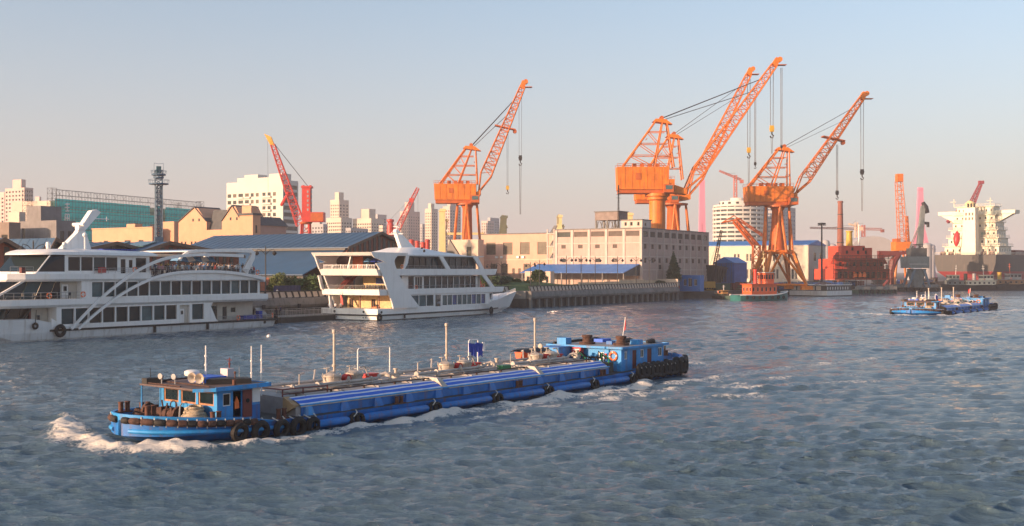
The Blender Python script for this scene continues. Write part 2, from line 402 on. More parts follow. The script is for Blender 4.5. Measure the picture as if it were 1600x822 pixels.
glass2 = mat('glass_teal', (0.015, 0.052, 0.066), 0.07, var=0.4, scale=0.5, spec=0.3)
glass3 = mat('glass_curtain', (0.065, 0.125, 0.14), 0.12, var=0.4, scale=0.8, spec=0.3)
green = mat('green_paint', (0.02, 0.18, 0.07), 0.5)
cloth_b = mat('cloth_blue', (0.012, 0.045, 0.33), 0.8)
grey = mat('grey_paint', (0.30, 0.30, 0.30), 0.5)
tyre_me = MB().torus((0,0,0), 0.40, 0.17, (0,1,0), 16, 8).mesh('tyre', rubber, True)
def ring_mesh(Rr, r, m1, m2):
    mb = MB(); n, k = 24, 6; vs = []
    for i in range(n):
        t = 2*math.pi*i/n
        for j in range(k):
            u = 2*math.pi*j/k; q = Rr + r*math.cos(u); vs.append((q*math.cos(t), r*0.7*math.sin(u), q*math.sin(t)))
    for i in range(n):
        for j in range(k):
            mb.f.append([i*k+j, ((i+1) % n)*k+j, ((i+1) % n)*k+(j+1) % k, i*k+(j+1) % k]); mb.m.append(1 if i % 6 == 0 else 0)
    mb.v = vs; return mb.mesh('lifebuoy', [m1, m2], True)
lifering = ring_mesh(0.36, 0.10, orange_b, white)

def interp(tab, x):
    for (x0, y0), (x1, y1) in zip(tab, tab[1:]):
        if x0 <= x <= x1: t = (x-x0)/(x1-x0); return y0 + (y1-y0)*t
    return tab[0][1] if x < tab[0][0] else tab[-1][1]

# ================================================================ tanker barge
def make_barge():
    T = thing('tanker_barge', 'long blue tanker barge with striped tarpaulins pushing foam in the foreground', 'barge')
    HB = [(-32.8, 0.3), (-32.5, 1.9), (-31.7, 3.2), (-30.3, 4.1), (-28.4, 4.6), (-26, 4.7), (20.5, 4.7), (23, 4.45), (25, 3.8), (26.5, 2.9), (27.5, 1.8), (28.0, 0.7), (28.1, 0.15)]
    DZ = [(-32.8, 1.15), (-28, 1.0), (-25, 0.92), (18, 0.92), (21, 1.02), (25, 1.16), (28.1, 1.42)]
    xs = [p[0] for p in HB]; xs = sorted(set(xs + [-18, -8, 2, 12, 18, 20]))
    m = MB(); rings = []
    for x in xs:
        b = interp(HB, x); z = interp(DZ, x); e = 0.55 if x > 20 else 0.2
        k = 1 - e*max(0, (x-20)/9.1)*0.55 if x > 20 else 1
        rings.append([(x, -b, z), (x, -b*0.985, 0.55), (x-1.3*max(0, (x-21)/5), -b*k*0.92, -0.1), (x-2.6*max(0, (x-21)/5), -b*k*0.75, -1.0),
                      (x-2.6*max(0, (x-21)/5), b*k*0.75, -1.0), (x-1.3*max(0, (x-21)/5), b*k*0.92, -0.1), (x, b*0.985, 0.55), (x, b, z)])
    m.loft(rings)
    m.build('hull', blue, T, smooth=True)
    def gun(x0, x1, n, off, dz):     # points along port gunwale
        return [(x, interp(HB, x)+off, interp(DZ, x)+dz) for x in np.linspace(x0, x1, n)]
    # bulwarks
    for nm, x0, x1, h0 in (('bow_bulwark', 20.8, 28.1, 0.36), ('stern_bulwark', -32.8, -20.4, 0.62)):
        m = MB(); q = [x for x in xs if x0 <= x <= x1]; q = sorted(set(q + [x0, x1]))
        hh = lambda x: h0*min(1, (x-20.8)/2.5) if nm[0] == 'b' else h0*min(1, (-20.4-x)/1.6)+0.02
        o = [(x, interp(HB, x)) for x in q]
        loop = [(x, b) for x, b in o] + [(x, -b) for x, b in reversed(o)] if nm[0] == 'b' else [(x, b) for x, b in reversed(o)] + [(x, -b) for x, b in o]
        rings = []
        for x, y in loop:
            z = interp(DZ, x); f = 0.94
            xi = x*1.0 - (0.12 if nm[0] == 'b' else -0.12)
            rings.append([(x, y, z-0.05), (x, y*1.015, z+hh(x)), (xi, y*f, z+hh(x)), (xi, y*f, z-0.05)])
        m.loft(rings); m.build(nm, blue_l if nm[0] == 'b' else blue, T, smooth=True)
    m = MB()
    rings = [[(x, -interp(HB, x)*0.93, interp(DZ, x)+0.03), (x, interp(HB, x)*0.93, interp(DZ, x)+0.03)] for x in (18.4, 21, 24, 25.5, 26.6, 27.4, 27.9)]
    m.loft(rings, closed=False, cap=False); m.build('foredeck', deckg, T)
    m = MB(); rings = [[(x, -interp(HB, x)*0.93, interp(DZ, x)+0.03), (x, interp(HB, x)*0.93, interp(DZ, x)+0.03)] for x in (-32.5, -31.7, -30, -28, -17)]
    m.loft(rings, closed=False, cap=False); m.build('afterdeck', deckg, T)
    for s in (1, -1):
        m = MB(); m.box(-17.2, 18.4, min(s*4.02, s*4.68), max(s*4.02, s*4.68), 0.93, 0.95); m.build('side_deck', deckg, T)
    # bow fender of bound tyres
    for s in (1, -1):
        q = [(x, (interp(HB, x)+0.1)*s, interp(DZ, x)+0.02) for x in (28.12, 28.0, 27.7, 27.3, 26.85, 26.4, 25.95, 25.5, 25.0, 24.5, 24.0, 23.5, 23.0, 22.5, 22.0)]
        for i in range(len(q)-1):
            a, b = Vector(q[i]), Vector(q[i+1]); d = b-a
            m = MB(); m.path([a, a+d*0.1, a+d*0.5, a+d*0.9, b], [0.13, 0.19, 0.215, 0.19, 0.13], 8)
            if i > 1: m.tube(a-Vector((0,0,0.24)), a+Vector((0,0.03*s,0.27)), 0.03, mi=1)
            m.build('bow_fender', [rubber_b if i % 3 else rubber, ropew], T, smooth=True)
        m = MB(); m.path([(x, (interp(HB, x)*0.99+0.04)*s, 0.58+0.26*max(0, (x-21)/7)) for x in (28.0, 27.5, 26.5, 25, 23, 21.5, 19.6)], 0.13, 8)
        m.build('rub_rail', blue_l, T, smooth=True)
        # rub tubes between side fenders
        cuts = [17.6, 13.6, 6.0, -1.0, -7.6, -14.2, -20.4]
        for i in range(len(cuts)-1):
            m = MB(); m.path([(cuts[i]-0.05, 4.78*s, 0.42), (cuts[i]-0.4, 4.86*s, 0.44), (cuts[i+1]+1.4, 4.86*s, 0.44), (cuts[i+1]+1.05, 4.78*s, 0.42)], [0.14, 0.25, 0.25, 0.14], 10)
            m.build('rub_tube', blue, T, smooth=True)
            for dx_ in (0.25, 0.75):
                o = link('fender_tyre', tyre_me, T, (cuts[i+1]+dx_, 4.95*s, 0.36+0.1*dx_)); o.rotation_euler = (R(14*s), R(40), R(10)); o.scale = (0.75,)*3
            m = MB(); m.path([(cuts[i+1]+0.3, 4.6*s, 0.96), (cuts[i+1]+0.5, 4.95*s, 0.85), (cuts[i+1]+0.9, 5.05*s, 0.62)], 0.035, 5); m.build('fender_rope', ropew, T)
    # big hanging tyres by the wheelhouse
    for x, z, rr in ((23.2, 0.58, 1.08), (21.8, 0.48, 1.2), (20.3, 0.46, 1.1), (19.0, 0.42, 1.2), (17.8, 0.4, 1.0)):
        o = link('hanging_tyre', tyre_me, T, (x, interp(HB, x)+0.14, z)); o.scale = (rr, 1.25, rr); o.rotation_euler = (R(-6), 0, R(random.uniform(-6, 6)))
        m = MB(); y = interp(HB, x)
        m.path([(x+0.4, y-0.25, interp(DZ, x)+0.15), (x+0.3, y+0.1, interp(DZ, x)), (x+0.05, y+0.33, z+0.4)], 0.035, 5)
        m.path([(x-0.4, y-0.25, interp(DZ, x)+0.15), (x-0.3, y+0.1, interp(DZ, x)), (x, y+0.33, z+0.4)], 0.035, 5); m.build('tyre_rope', ropew, T)
        o = link('hanging_tyre', tyre_me, T, (x, -interp(HB, x)-0.14, z)); o.scale = (rr, 1.25, rr)
    # stern tyres
    for k in range(17):
        a = R(-100 + k*12.5); x = -28.6 - 4.15*math.cos(a)*1.02; y = 4.75*math.sin(a)
        o = link('stern_tyre', tyre_me, T, (x-0.05, y*1.02, 0.98+0.08*math.sin(k*2.1))); o.scale = (1.35, 1.3, 1.45)
        o.rotation_euler = (0, R(9*math.sin(k*1.7)), math.atan2(math.cos(a)*0+4.2*math.sin(a), -4.2*math.cos(a)*-1)+R(90) if False else math.atan2(y, x+28.6)+R(90))
        m = MB(); m.path([(x*1.0+0.25*math.cos(a), y*0.93, 1.72), (x-0.12*math.cos(a), y*1.03, 1.68), (x-0.2*math.cos(a), y*1.06, 1.3)], 0.03, 5); m.build('stern_rope', ropew, T)
    for s in (1, -1):
        for k in range(10):
            x = -21.3-k*0.78; o = link('stern_tyre', tyre_me, T, (x, s*(interp(HB, x)+0.16), 0.92+0.09*math.sin(k*2.3))); o.scale = (1.25+0.15*(k % 2), 1.2, 1.35); o.rotation_euler = (R(5*s), R(7*math.sin(k*1.9)), R(4*math.sin(k*3)))
            m = MB(); m.path([(x-0.15, s*(interp(HB, x)-0.1), 1.62), (x, s*(interp(HB, x)+0.1), 1.6), (x+0.1, s*(interp(HB, x)+0.34), 1.2)], 0.03, 5); m.build('stern_rope', ropew, T)
    # bollards
    def bollard(x, y, z, h=0.62):
        m = MB()
        for d in (-0.22, 0.22): m.lathe([(0.14, 0), (0.14, h-0.06), (0.165, h-0.05), (0.165, h), (0.02, h+0.01)], (x+d, y, z), 10)
        m.box(x-0.45, x+0.45, y-0.2, y+0.2, z-0.02, z+0.06); m.build('bollard', rust, T, smooth=True)
    for x, y, z in ((26.9, 1.2, 1.62), (26.7, -1.7, 1.62), (24.3, 3.75, 1.2), (24.0, -3.6, 1.2), (19.9, 4.35, 1.0), (9.6, 4.4, 0.95), (-3.9, 4.4, 0.95), (-15.8, 4.4, 0.95), (9.6, -4.4, 0.95), (-15.8, -4.4, 0.95), (-28.3, 3.9, 1.05), (-31.6, 1.5, 1.6)):
        bollard(x, y, z, 0.5 if x < 15 else 0.62)
    # windlass and gear on the foredeck
    m = MB()
    m.tube((25.4, -1.5, 1.85), (25.4, 1.3, 1.85), 0.3, n=12); m.tube((25.4, -1.7, 1.85), (25.4, -1.5, 1.85), 0.5, n=14); m.tube((25.4, 1.3, 1.85), (25.4, 1.5, 1.85), 0.5, n=14)
    for y in (-1.1, 0, 1.0): m.box(25.1, 25.7, y-0.08, y+0.08, 1.45, 2.25)
    m.tube((25.0, -0.6, 1.5), (25.1, -0.7, 2.55), 0.05); m.tube((25.8, 0.5, 1.5), (25.6, 0.55, 2.5), 0.05); m.torus((25.0, 0.3, 2.3), 0.25, 0.04, (1,0.2,0), 12, 6)
    o = m.build('windlass', rubber_b, T); o.location.z = -0.32; o.location.x = -0.3
    m = MB(); m.tube((26.0, 2.2, 1.5), (25.95, 2.25, 2.45), 0.045); m.tube((25.95, 2.25, 2.45), (25.7, 2.1, 2.6), 0.04); o = m.build('hand_lever', grey, T); o.location.z = -0.3; o.location.x = -0.3
    m = MB()
    for k in range(16):
        zz = 1.58+0.05*k; rr = 0.78 - 0.028*k
        m.torus((24.75+0.06*math.sin(k*2), 2.35+0.06*math.cos(k*1.7), zz), rr, 0.085, (0.12*math.sin(k*1.3), 0.12*math.cos(k*2.1), 1), 22, 6)
    o = m.build('rope_coil', ropem, T, smooth=True); o.location.z = -0.32
    for x, y in ((24.5, -2.2), (25.2, -2.8), (26.4, -1.0)):
        m = MB()
        for k in range(7): m.torus((x, y, 1.56+0.05*k), 0.42-0.03*k, 0.05, (0.1*math.sin(k), 0.1, 1), 16, 5)
        o = m.build('dark_hose_coil', rubber_b, T); o.location.z = -0.32; o.location.x = -0.3
    # ---------------- wheelhouse
    m = MB(); z0, H = 1.03, 2.06; xa, xf, y = 20.9, 24.05, 3.55
    y_s = 2.0; front = [(0.42+i*1.68, 0.42+i*1.68+1.46, 1.02, 1.86) for i in range(3)]
    fo = (xf, -y_s, z0); fd = (0, 1)
    facade(m, fo, fd, y+y_s, H, front, 0.12)
    side = [(0.42, 0.98, 1.0, 1.74), (1.15, 1.78, 0.2, 1.84), (2.55, 2.85, 1.15, 1.75)]
    # port side: outside seen from +y, left to right runs towards -x
    po = (xf, y, z0); pd = (-1, 0)
    facade(m, po, pd, xf-xa, H, side, 0.10)
    so_ = (xa, -y_s, z0); facade(m, so_, (1, 0), xf-xa, H, [(0.6, 1.3, 0.1, 1.6), (2.0, 2.7, 0.8, 1.5)], 0.1)
    facade(m, (xa, y, z0), (0, -1), y+y_s, H, [(1.5, 2.6, 0.9, 1.5), (3.8, 4.8, 0.9, 1.5)], 0.1)
    cab = m.build('wheelhouse_wall', blue_l, T)
    windows(T, fo, fd, front, 0.12, [glass, woodf], 1, 1, 0.11)
    windows(T, po, pd, [side[0], side[2]], 0.10, [dark, white], 1, 1, 0.05)
    windows(T, so_, (1, 0), [(2.0, 2.7, 0.8, 1.5)], 0.1, [glass, white], 1, 1, 0.06)
    windows(T, (xa, y, z0), (0, -1), [(1.5, 2.6, 0.9, 1.5), (3.8, 4.8, 0.9, 1.5)], 0.1, [glass, white], 2, 1, 0.06)
    m = MB(); m.box(xa+0.05, xf-0.05, -y_s+0.05, y-0.35, z0, z0+0.02); m.box(xa+0.1, xf-0.15, -0.1, 0.1, z0, z0+1.8); m.build('cabin_interior', dark, T)
    m = MB(); m.box(xf-1.84, xf-2.45+0.62, y-0.02, y+0.05, z0+0.2, z0+1.84); m.box(xf-2.5, xf-1.84, y+0.002, y+0.07, z0+0.22, z0+1.84)
    dr = m.build('brown_door', redb, T); m = MB(); m.lathe([(0.02, 0), (0.13, 0.01), (0.13, 0.03)], (xf-2.17, y+0.07, z0+1.2), 10, 0, (0,1,0)); m.build('porthole', glass, dr)
    m = MB(); m.prism([(xf-1.3, y-0.1, z0+0.75), (xf-1.62, y-0.1, z0+0.8), (xf-1.6, y-0.1, z0+1.2), (xf-1.45, y-0.1, z0+1.5), (xf-1.3, y-0.1, z0+1.15)], (0, 0.08, 0)); m.build('life_jacket', orange_b, T)
    m = MB(); m.box(xf-0.88, xf-0.52, y-0.14, y-0.09, z0+0.85, z0+1.35); m.build('orange_curtain', orange_b, T)
    # lower side band darker blue
    m = MB(); m.box(xa-0.01, xf-1.86-0.7, y+0.002, y+0.02, z0+0.0, z0+0.9); m.build('side_panel', blue, T)
    m = MB(); m.box(xf-3.16, xf-2.58, y+0.002, y+0.018, z0+1.05, z0+1.9); m.build('white_panel', white, T)
    rp = [(20.55, -2.4, 3.1), (20.55, 4.0, 3.1), (24.5, 4.0, 3.06), (25.3, 3.0, 3.04), (25.2, -2.4, 3.04), (24, -2.4, 3.08)]
    m = MB(); m.prism(rp, (0, 0, 0.10)); m.build('wheelhouse_roof', mat('roof_brown', (0.12, 0.085, 0.08), 0.8, var=0.4, scale=1.2), T)
    m = MB()
    m.box(20.5, 24.52, 4.0, 4.07, 3.0, 3.24); m.box(20.45, 20.55, -2.4, 4.07, 3.0, 3.24)
    m.hexa([(24.52,4.0,3.0),(24.52,4.07,3.0),(25.37,3.03,2.96),(25.3,3.0,2.96),(24.52,4.0,3.2),(24.52,4.07,3.2),(25.37,3.03,3.15),(25.3,3.0,3.15)])
    m.build('roof_edge', blue_l, T)
    m = MB(); m.tube((25.1, -2.3, 1.2), (25.1, -2.3, 3.05), 0.05); m.build('roof_post', blue_l, T)
    m = MB(); m.tube((24.2, -2.2, 3.22), (20.8, -2.2, 3.24), 0.05); m.path([(25.0, -2.2, 3.2), (25.1, 1.5, 3.19)], 0.04); m.path([(24.0, -2.2, 3.24), (24.3, 3.2, 3.22)], 0.04); m.build('roof_pipe', rubber_b, T)
    m = MB(); m.box(21.6, 23.0, -0.6, 1.3, 3.2, 3.55); m.box(21.2, 22.0, -1.9, -0.6, 3.2, 3.42); m.build('roof_locker', tarpb, T)
    m = MB(); m.lathe([(0.42, 0), (0.46, 0.1), (0.45, 0.26), (0.3, 0.33), (0.02, 0.34)], (22.8, -0.5, 3.56), 16); m.build('radar_dome', white, T, smooth=True)
    for yy in (0.75, 1.45):
        m = MB(); m.lathe([(0.04, -0.45), (0.07, -0.2), (0.16, 0.0), (0.29, 0.16), (0.31, 0.18), (0.27, 0.15), (0.06, -0.1)], (23.6, yy, 3.55), 14, 0, (1, 0.35, 0.05)); m.tube((23.4, yy, 3.2), (23.4, yy, 3.5), 0.04); m.build('loudspeaker', cream, T, smooth=True)
    for x, yy in ((24.6, -1.0), (24.3, -0.1)):
        m = MB(); m.tube((x, yy, 3.15), (x, yy, 3.5), 0.04); m.lathe([(0.02, -0.1), (0.14, -0.05), (0.18, 0.15), (0.02, 0.16)], (x, yy, 3.62), 10, 0, (1, 0.2, 0)); m.build('searchlight', grey, T, smooth=True)
    m = MB(); m.prism([(25.1, -2.3, 3.13), (25.1, -1.8, 3.13), (24.3, -1.3, 3.16), (24.0, -1.8, 3.16)], (0, 0, 0.34)); m.build('black_bundle', black, T)
    m = MB(); m.cbox((21.0, 0.6, 3.55), (0.5, 0.7, 0.75)); m.build('white_box', mat('pale_lilac', (0.55, 0.5, 0.52), 0.6), T)
    m = MB(); m.prism([(23.5, 1.8, 3.2), (21.4, 3.4, 3.2), (20.9, 2.4, 3.2), (22.4, 1.2, 3.2)], (0, 0, 0.3)); m.build('tarp_bundle', black, T)
    m = MB(); m.lathe([(0.13, 0), (0.13, 0.3), (0.02, 0.32)], (22.6, 3.3, 3.2), 8); m.tube((22.0, 2.6, 3.2), (22.0, 2.6, 3.8), 0.035); m.ball((22.0, 2.6, 3.85), 0.08); m.build('deck_light', rust, T)
    for nm, x, yy, zb, zt, r, mm in (('antenna', 22.0, -0.2, 3.2, 5.35, 0.055, white), ('antenna', 19.2, 0.7, 2.1, 5.2, 0.05, white), ('antenna', 18.9, 1.3, 2.1, 5.3, 0.05, white), ('antenna', 24.7, -2.0, 3.2, 4.05, 0.025, rubber), ('antenna', 20.2, -0.2, 3.2, 4.5, 0.045, redb), ('antenna', 21.2, 2.0, 3.2, 4.1, 0.02, grey)):
        m = MB(); m.tube((x, yy, zb), (x, yy, zt), r, r*0.7)
        if zt > 4.4:
            for q in (0.45, 0.7): m.tube((x, yy, zb+(zt-zb)*q-0.06), (x, yy, zb+(zt-zb)*q+0.06), r*1.5, n=8)
        if mm is redb: m.tube((x, yy-0.25, zt-0.15), (x, yy+0.25, zt-0.15), 0.02)
        m.build(nm, mm, T)
    # ---------------- cargo trunk
    xa, xb = -17.2, 18.5; A = (4.05, 0.93); Bp = (4.05, 1.56); Cc = (3.35, 2.02); D = (0, 2.14)
    sec = lambda x: [(x, -A[0], A[1]), (x, -Bp[0], Bp[1]), (x, -Cc[0], Cc[1]), (x, D[0], D[1]), (x, Cc[0], Cc[1]), (x, Bp[0], Bp[1]), (x, A[0], A[1])]
    m = MB(); m.loft([sec(xa), sec(xb)]); m.build('cargo_trunk', deckm, T)
    for s in (1, -1):
        m = MB(); m.box(xa, xb-0.4, min(s*4.055, s*4.12), max(s*4.055, s*4.12), 0.96, 1.6); m.build('trunk_side', blue, T)
        m = MB(); m.path([(xa, s*4.16, 1.6), (xb-0.3, s*4.16, 1.6)], 0.06, 6); m.build('coaming_lip', blue_l, T)
        for k in range(12):
            x = xa + 1.2 + k*3.05
            m = MB(); m.hexa([(x-0.42, s*4.12, 0.95), (x+0.42, s*4.12, 0.95), (x+0.42, s*4.34, 0.95), (x-0.42, s*4.34, 0.95), (x-0.24, s*4.12, 1.58), (x+0.24, s*4.12, 1.58), (x+0.24, s*4.18, 1.58), (x-0.24, s*4.18, 1.58)]); m.build('stiffener', blue_l if k == 11 else blue, T)
        # striped tarpaulins: white, blue, white, blue, white bands
        for x0, x1 in ((-16.9, -7.6), (-7.0, 4.2), (4.9, 18.2)):
            m = MB(); f = [0, 0.15, 0.42, 0.57, 0.86, 1.0]; n = int((x1-x0)/0.7)
            P = lambda x, t: (x + (0.12*(1-t) if x == x1 else 0), s*(Cc[0]-0.12 + (Bp[0]+0.10-Cc[0]+0.12)*t), Cc[1]+0.05 + (Bp[1]-Cc[1]+0.02)*t + 0.012*math.sin(x*2.3+t*3) + 0.05*math.sin(t*3.14))
            for i in range(n):
                u0 = x0+(x1-x0)*i/n; u1 = x0+(x1-x0)*(i+1)/n
                for j in range(5): m.quad(P(u0, f[j]), P(u1, f[j]), P(u1, f[j+1]), P(u0, f[j+1]), 1 if j % 2 == 0 else 0)
            # hem with eyelets hanging to the coaming
            m.box(x0, x1, min(s*4.17, s*4.2), max(s*4.17, s*4.2), 1.5, 1.62, 2)
            m.build('tarpaulin', [tarpb, tarpw, pipem], T, smooth=True)
    # beige trunk end and gap saddles
    m = MB(); m.hexa([(18.45, 3.1, 1.0), (18.6, 4.1, 1.5), (18.25, 4.1, 1.62), (18.2, 3.1, 2.1), (18.75, 3.1, 1.0), (18.75, 4.1, 1.5), (18.7, 4.1, 1.66), (18.7, 3.1, 2.12)]); m.build('trunk_end_plate', mat('tan_steel', (0.40, 0.25, 0.12), 0.7, var=0.3, scale=3), T)
    for gx in (4.55, -7.3):
        for s in (1, -1):
            m = MB(); m.hexa([(gx-0.28, s*1.2, 2.10), (gx+0.28, s*1.2, 2.10), (gx+0.30, s*4.2, 1.62), (gx-0.30, s*4.2, 1.62), (gx-0.22, s*1.2, 2.30), (gx+0.22, s*1.2, 2.30), (gx+0.2, s*3.5, 2.26), (gx-0.2, s*3.5, 2.26)]); m.build('gangway_saddle', cream, T)
    # plating seams and pipes on the trunk
    for k in range(11):
        x = -16 + k*3.3; m = MB(); m.box(x-0.04, x+0.04, -3.3, 3.3, 2.05, 2.155); m.build('deck_rib', deckm, T)
    for yy, r in ((-2.7, 0.05), (-1.9, 0.09), (1.55, 0.05), (2.75, 0.04)):
        m = MB(); zz = D[1]-0.036*abs(yy)+0.16; m.path([(xb-0.6, yy, zz), (xa+0.8, yy, zz)], r, 6)
        for k in range(12): m.box(xa+1.5+k*3-0.05, xa+1.5+k*3+0.05, yy-0.06, yy+0.06, 2.0, zz)
        m.build('deck_pipe', pipem if yy < 2 else rubber_b, T)
    m = MB(); m.path([(18.3, 2.6, 2.5), (17.5, 2.6, 2.5), (14.5, 2.6, 2.45)], 0.05); m.path([(18.3, 2.6, 2.2), (14.5, 2.6, 2.2)], 0.04)
    for x in (18.3, 16.6, 14.5): m.tube((x, 2.6, 2.0), (x, 2.6, 2.5), 0.05)
    m.path([(18.3, 2.6, 2.5), (18.3, -2.6, 2.5)], 0.05); m.tube((18.3, -2.6, 2.0), (18.3, -2.6, 2.5), 0.05)
    m.build('red_rail', redb, T)
    m = MB()
    for k in range(14): m.box(12.6+k*0.35, 12.7+k*0.35, 1.1, 1.7, 2.24, 2.27)
    m.box(12.4, 17.5, 1.08, 1.14, 2.22, 2.29); m.box(12.4, 17.5, 1.66, 1.72, 2.22, 2.29); m.build('deck_ladder', cream, T)
    for cx in (11.1, -0.8, -12.4):
        m = MB(); m.tube((cx, -0.35, 2.1), (cx, -0.35, 5.7), 0.09, n=10); m.lathe([(0.1, 0), (0.15, 0.05), (0.15, 0.25), (0.1, 0.28)], (cx, -0.35, 5.6), 10); m.tube((cx, -0.35, 3.3), (cx, -0.35, 3.45), 0.16, n=10); m.build('vent_mast', cream, T, smooth=True)
        for dx_ in (1.0, -1.15):
            m = MB(); m.lathe([(0.58, 0), (0.58, 0.62), (0.66, 0.64), (0.66, 0.74), (0.5, 0.80), (0.2, 0.9), (0.02, 0.92)], (cx+dx_, 0.45, 2.1), 16)
            for k in range(6): a = k*1.047; m.tube((cx+dx_+0.62*math.cos(a), 0.45+0.62*math.sin(a), 2.6), (cx+dx_+0.62*math.cos(a), 0.45+0.62*math.sin(a), 2.95), 0.035, n=5)
            m.build('tank_hatch', cream, T, smooth=True)
            m = MB(); m.tube((cx+dx_+0.2, 0.2, 2.9), (cx+dx_+0.2, 0.2, 3.35), 0.05); m.torus((cx+dx_+0.2, 0.2, 3.3), 0.2, 0.03, (0,0,1), 12, 5); m.tube((cx+dx_-0.7, -0.3, 2.1), (cx+dx_-0.7, -0.3, 2.9), 0.1); m.torus((cx+dx_-0.7, -0.3, 2.95), 0.2, 0.035, (0.3,0,1), 12, 5); m.build('valve_wheel', pipem, T)
        m = MB(); m.tube((cx-0.1, 0.95, 2.55), (cx-0.1, 0.55, 2.55), 0.3, n=14); m.tube((cx-0.1, 0.6, 2.2), (cx-0.1, 0.6, 2.55), 0.2); m.build('red_pump', red, T, smooth=True)
        m = MB(); m.tube((cx-0.1, 0.96, 2.56), (cx-0.1, 1.0, 2.56), 0.16, n=12); m.build('pump_gauge', cream, T)
        m = MB(); m.path([(cx+5.2, 1.25, 2.36), (cx+3.8, 1.25, 2.36), (cx-2.6, 1.25, 2.4), (cx-3.0, 1.25, 2.62), (cx-3.2, 1.5, 2.75), (cx-3.3, 1.75, 2.6), (cx-3.35, 1.8, 2.3)], 0.11, 10)
        m.tube((cx+5.25, 1.25, 2.36), (cx+5.1, 1.25, 2.36), 0.22, n=10)
        for xx in (3, 0.2, -2): m.tube((cx+xx, 1.25, 2.05), (cx+xx, 1.25, 2.4), 0.12); m.tube((cx+xx-0.05, 1.25, 2.38), (cx+xx+0.05, 1.25, 2.38), 0.21, n=10)
        m.build('cargo_pipe', pipem, T, smooth=True)
        m = MB(); m.path([(cx+1.6, -0.6, 3.1), (cx+1.9, -0.2, 3.2), (cx+2.4, 0.2, 2.6)], 0.06); m.build('branch_pipe', pipem, T); m = MB(); m.path([(cx-1.9, 0.2, 3.15), (cx-2.3, 0.3, 3.2), (cx-2.6, 0.4, 2.5)], 0.06); m.build('branch_pipe', pipem, T); m = MB(); m.path([(cx+2.6, -1, 2.2), (cx+2.6, -1, 2.9), (cx+2.2, -1, 3.0)], 0.05); m.build('branch_pipe', pipem, T)
        m = MB(); m.box(cx-4.6, cx-3.4, -1.4, -0.7, 2.12, 2.42); m.box(cx-4.7, cx-3.3, -1.45, -0.65, 2.42, 2.5); m.build('hose_box', red, T)
        m = MB(); m.lathe([(0.34, 0), (0.3, 0.2), (0.12, 0.3), (0.12, 0.6), (0.2, 0.62), (0.2, 0.7)], (cx-5.6, 0.2, 2.13), 10); m.tube((cx-6.3, 0.2, 2.4), (cx-4.9, 0.2, 2.4), 0.1); m.build('small_valve', cream, T, smooth=True)
    for x0, x1 in ((6.6, 3.2), (-6.2, -7.4)):
        m = MB(); m.path([(x0, -2.6, 2.0), (x0, -2.6, 4.1), (x0-0.1, -2.6, 4.2), (x1+0.1, -2.6, 4.2), (x1, -2.6, 4.1), (x1, -2.6, 2.0)], 0.05, 6); m.build('frame_hoop', white, T)
    for k in range(7):
        x = -6.1-k*0.3; m = MB(); zt = 3.95-0.05*(k % 3); m.prism([(x, -2.55, zt), (x-0.27, -2.55+0.05*(k % 2), zt), (x-0.3+0.08*(k % 2), -2.5, zt-0.8-0.35*((k*7) % 3)/2), (x-0.02, -2.52, zt-0.75-0.2*((k*5) % 3))], (0, 0.06, 0)); m.build('drying_cloth', cloth_b if k < 6 else white, T)
    m = MB(); m.box(-6.0, -4.9, 1.4, 2.0, 2.08, 2.4); m.build('green_cover', green, T)
    # ---------------- stern house
    z0, H = 0.95, 2.08; xf, xa, y = -19.7, -27.2, 3.8
    fo = (xf, -y, z0); fh = [(1.2, 1.9, 1.0, 1.7), (5.2, 5.75, 0.95, 1.65)]; m = MB(); facade(m, fo, (0, 1), 2*y, H, fh, 0.1)
    po = (xf, y, z0); ph = [(0.55, 1.0, 1.05, 1.75), (1.9, 2.6, 0.12, 1.8), (3.3, 3.9, 1.05, 1.8), (4.5, 5.3, 0.12, 1.8), (6.5, 7.2, 1.0, 1.8)]
    facade(m, po, (-1, 0), xf-xa, H, ph, 0.1); facade(m, (xa, -y, z0), (1, 0), xf-xa, H, [(1, 1.7, 0.1, 1.8), (3, 3.7, 1, 1.7), (5, 5.7, 1, 1.7)], 0.1); facade(m, (xa, y, z0), (0, -1), 2*y, H, [(3.2, 4.0, 0.1, 1.8)], 0.1)
    m.build('stern_house_wall', blue_l, T)
    windows(T, fo, (0, 1), fh, 0.1, [glass, white], 1, 1, 0.1); windows(T, po, (-1, 0), [ph[0], ph[2], ph[4]], 0.1, [glass, white], 2, 1, 0.07); windows(T, (xa, -y, z0), (1, 0), [(3, 3.7, 1, 1.7), (5, 5.7, 1, 1.7)], 0.1, [glass, white], 1, 1, 0.07)
    for d in (ph[1], ph[3]):
        dd = windows(T, po, (-1, 0), [d], 0.1, [redb, rust], 2, 1, 0.05, 'door')[0]
    windows(T, (xa, -y, z0), (1, 0), [(1, 1.7, 0.1, 1.8)], 0.1, [redb, rust], 1, 1, 0.05, 'door'); windows(T, (xa, y, z0), (0, -1), [(3.2, 4.0, 0.1, 1.8)], 0.1, [redb, rust], 1, 1, 0.05, 'door')
    m = MB(); m.prism([(xf+0.35, -y-0.3, 3.03), (xf+0.35, y+0.3, 3.03), (xa-0.4, y+0.3, 3.03), (xa-0.4, -y-0.3, 3.03)], (0, 0, 0.07)); m.build('stern_roof', deckm, T)
    m = MB(); e = 0.07
    m.box(xa-0.42, xf+0.37, y+0.302, y+0.36, 2.96, 3.16); m.box(xf+0.352, xf+0.42, -y-0.3, y+0.3, 2.96, 3.16); m.box(xa-0.47, xa-0.402, -y-0.3, y+0.3, 2.96, 3.16); m.box(xa-0.42, xf+0.37, -y-0.36, -y-0.302, 2.96, 3.16)
    m.build('stern_roof_edge', blue_l, T)
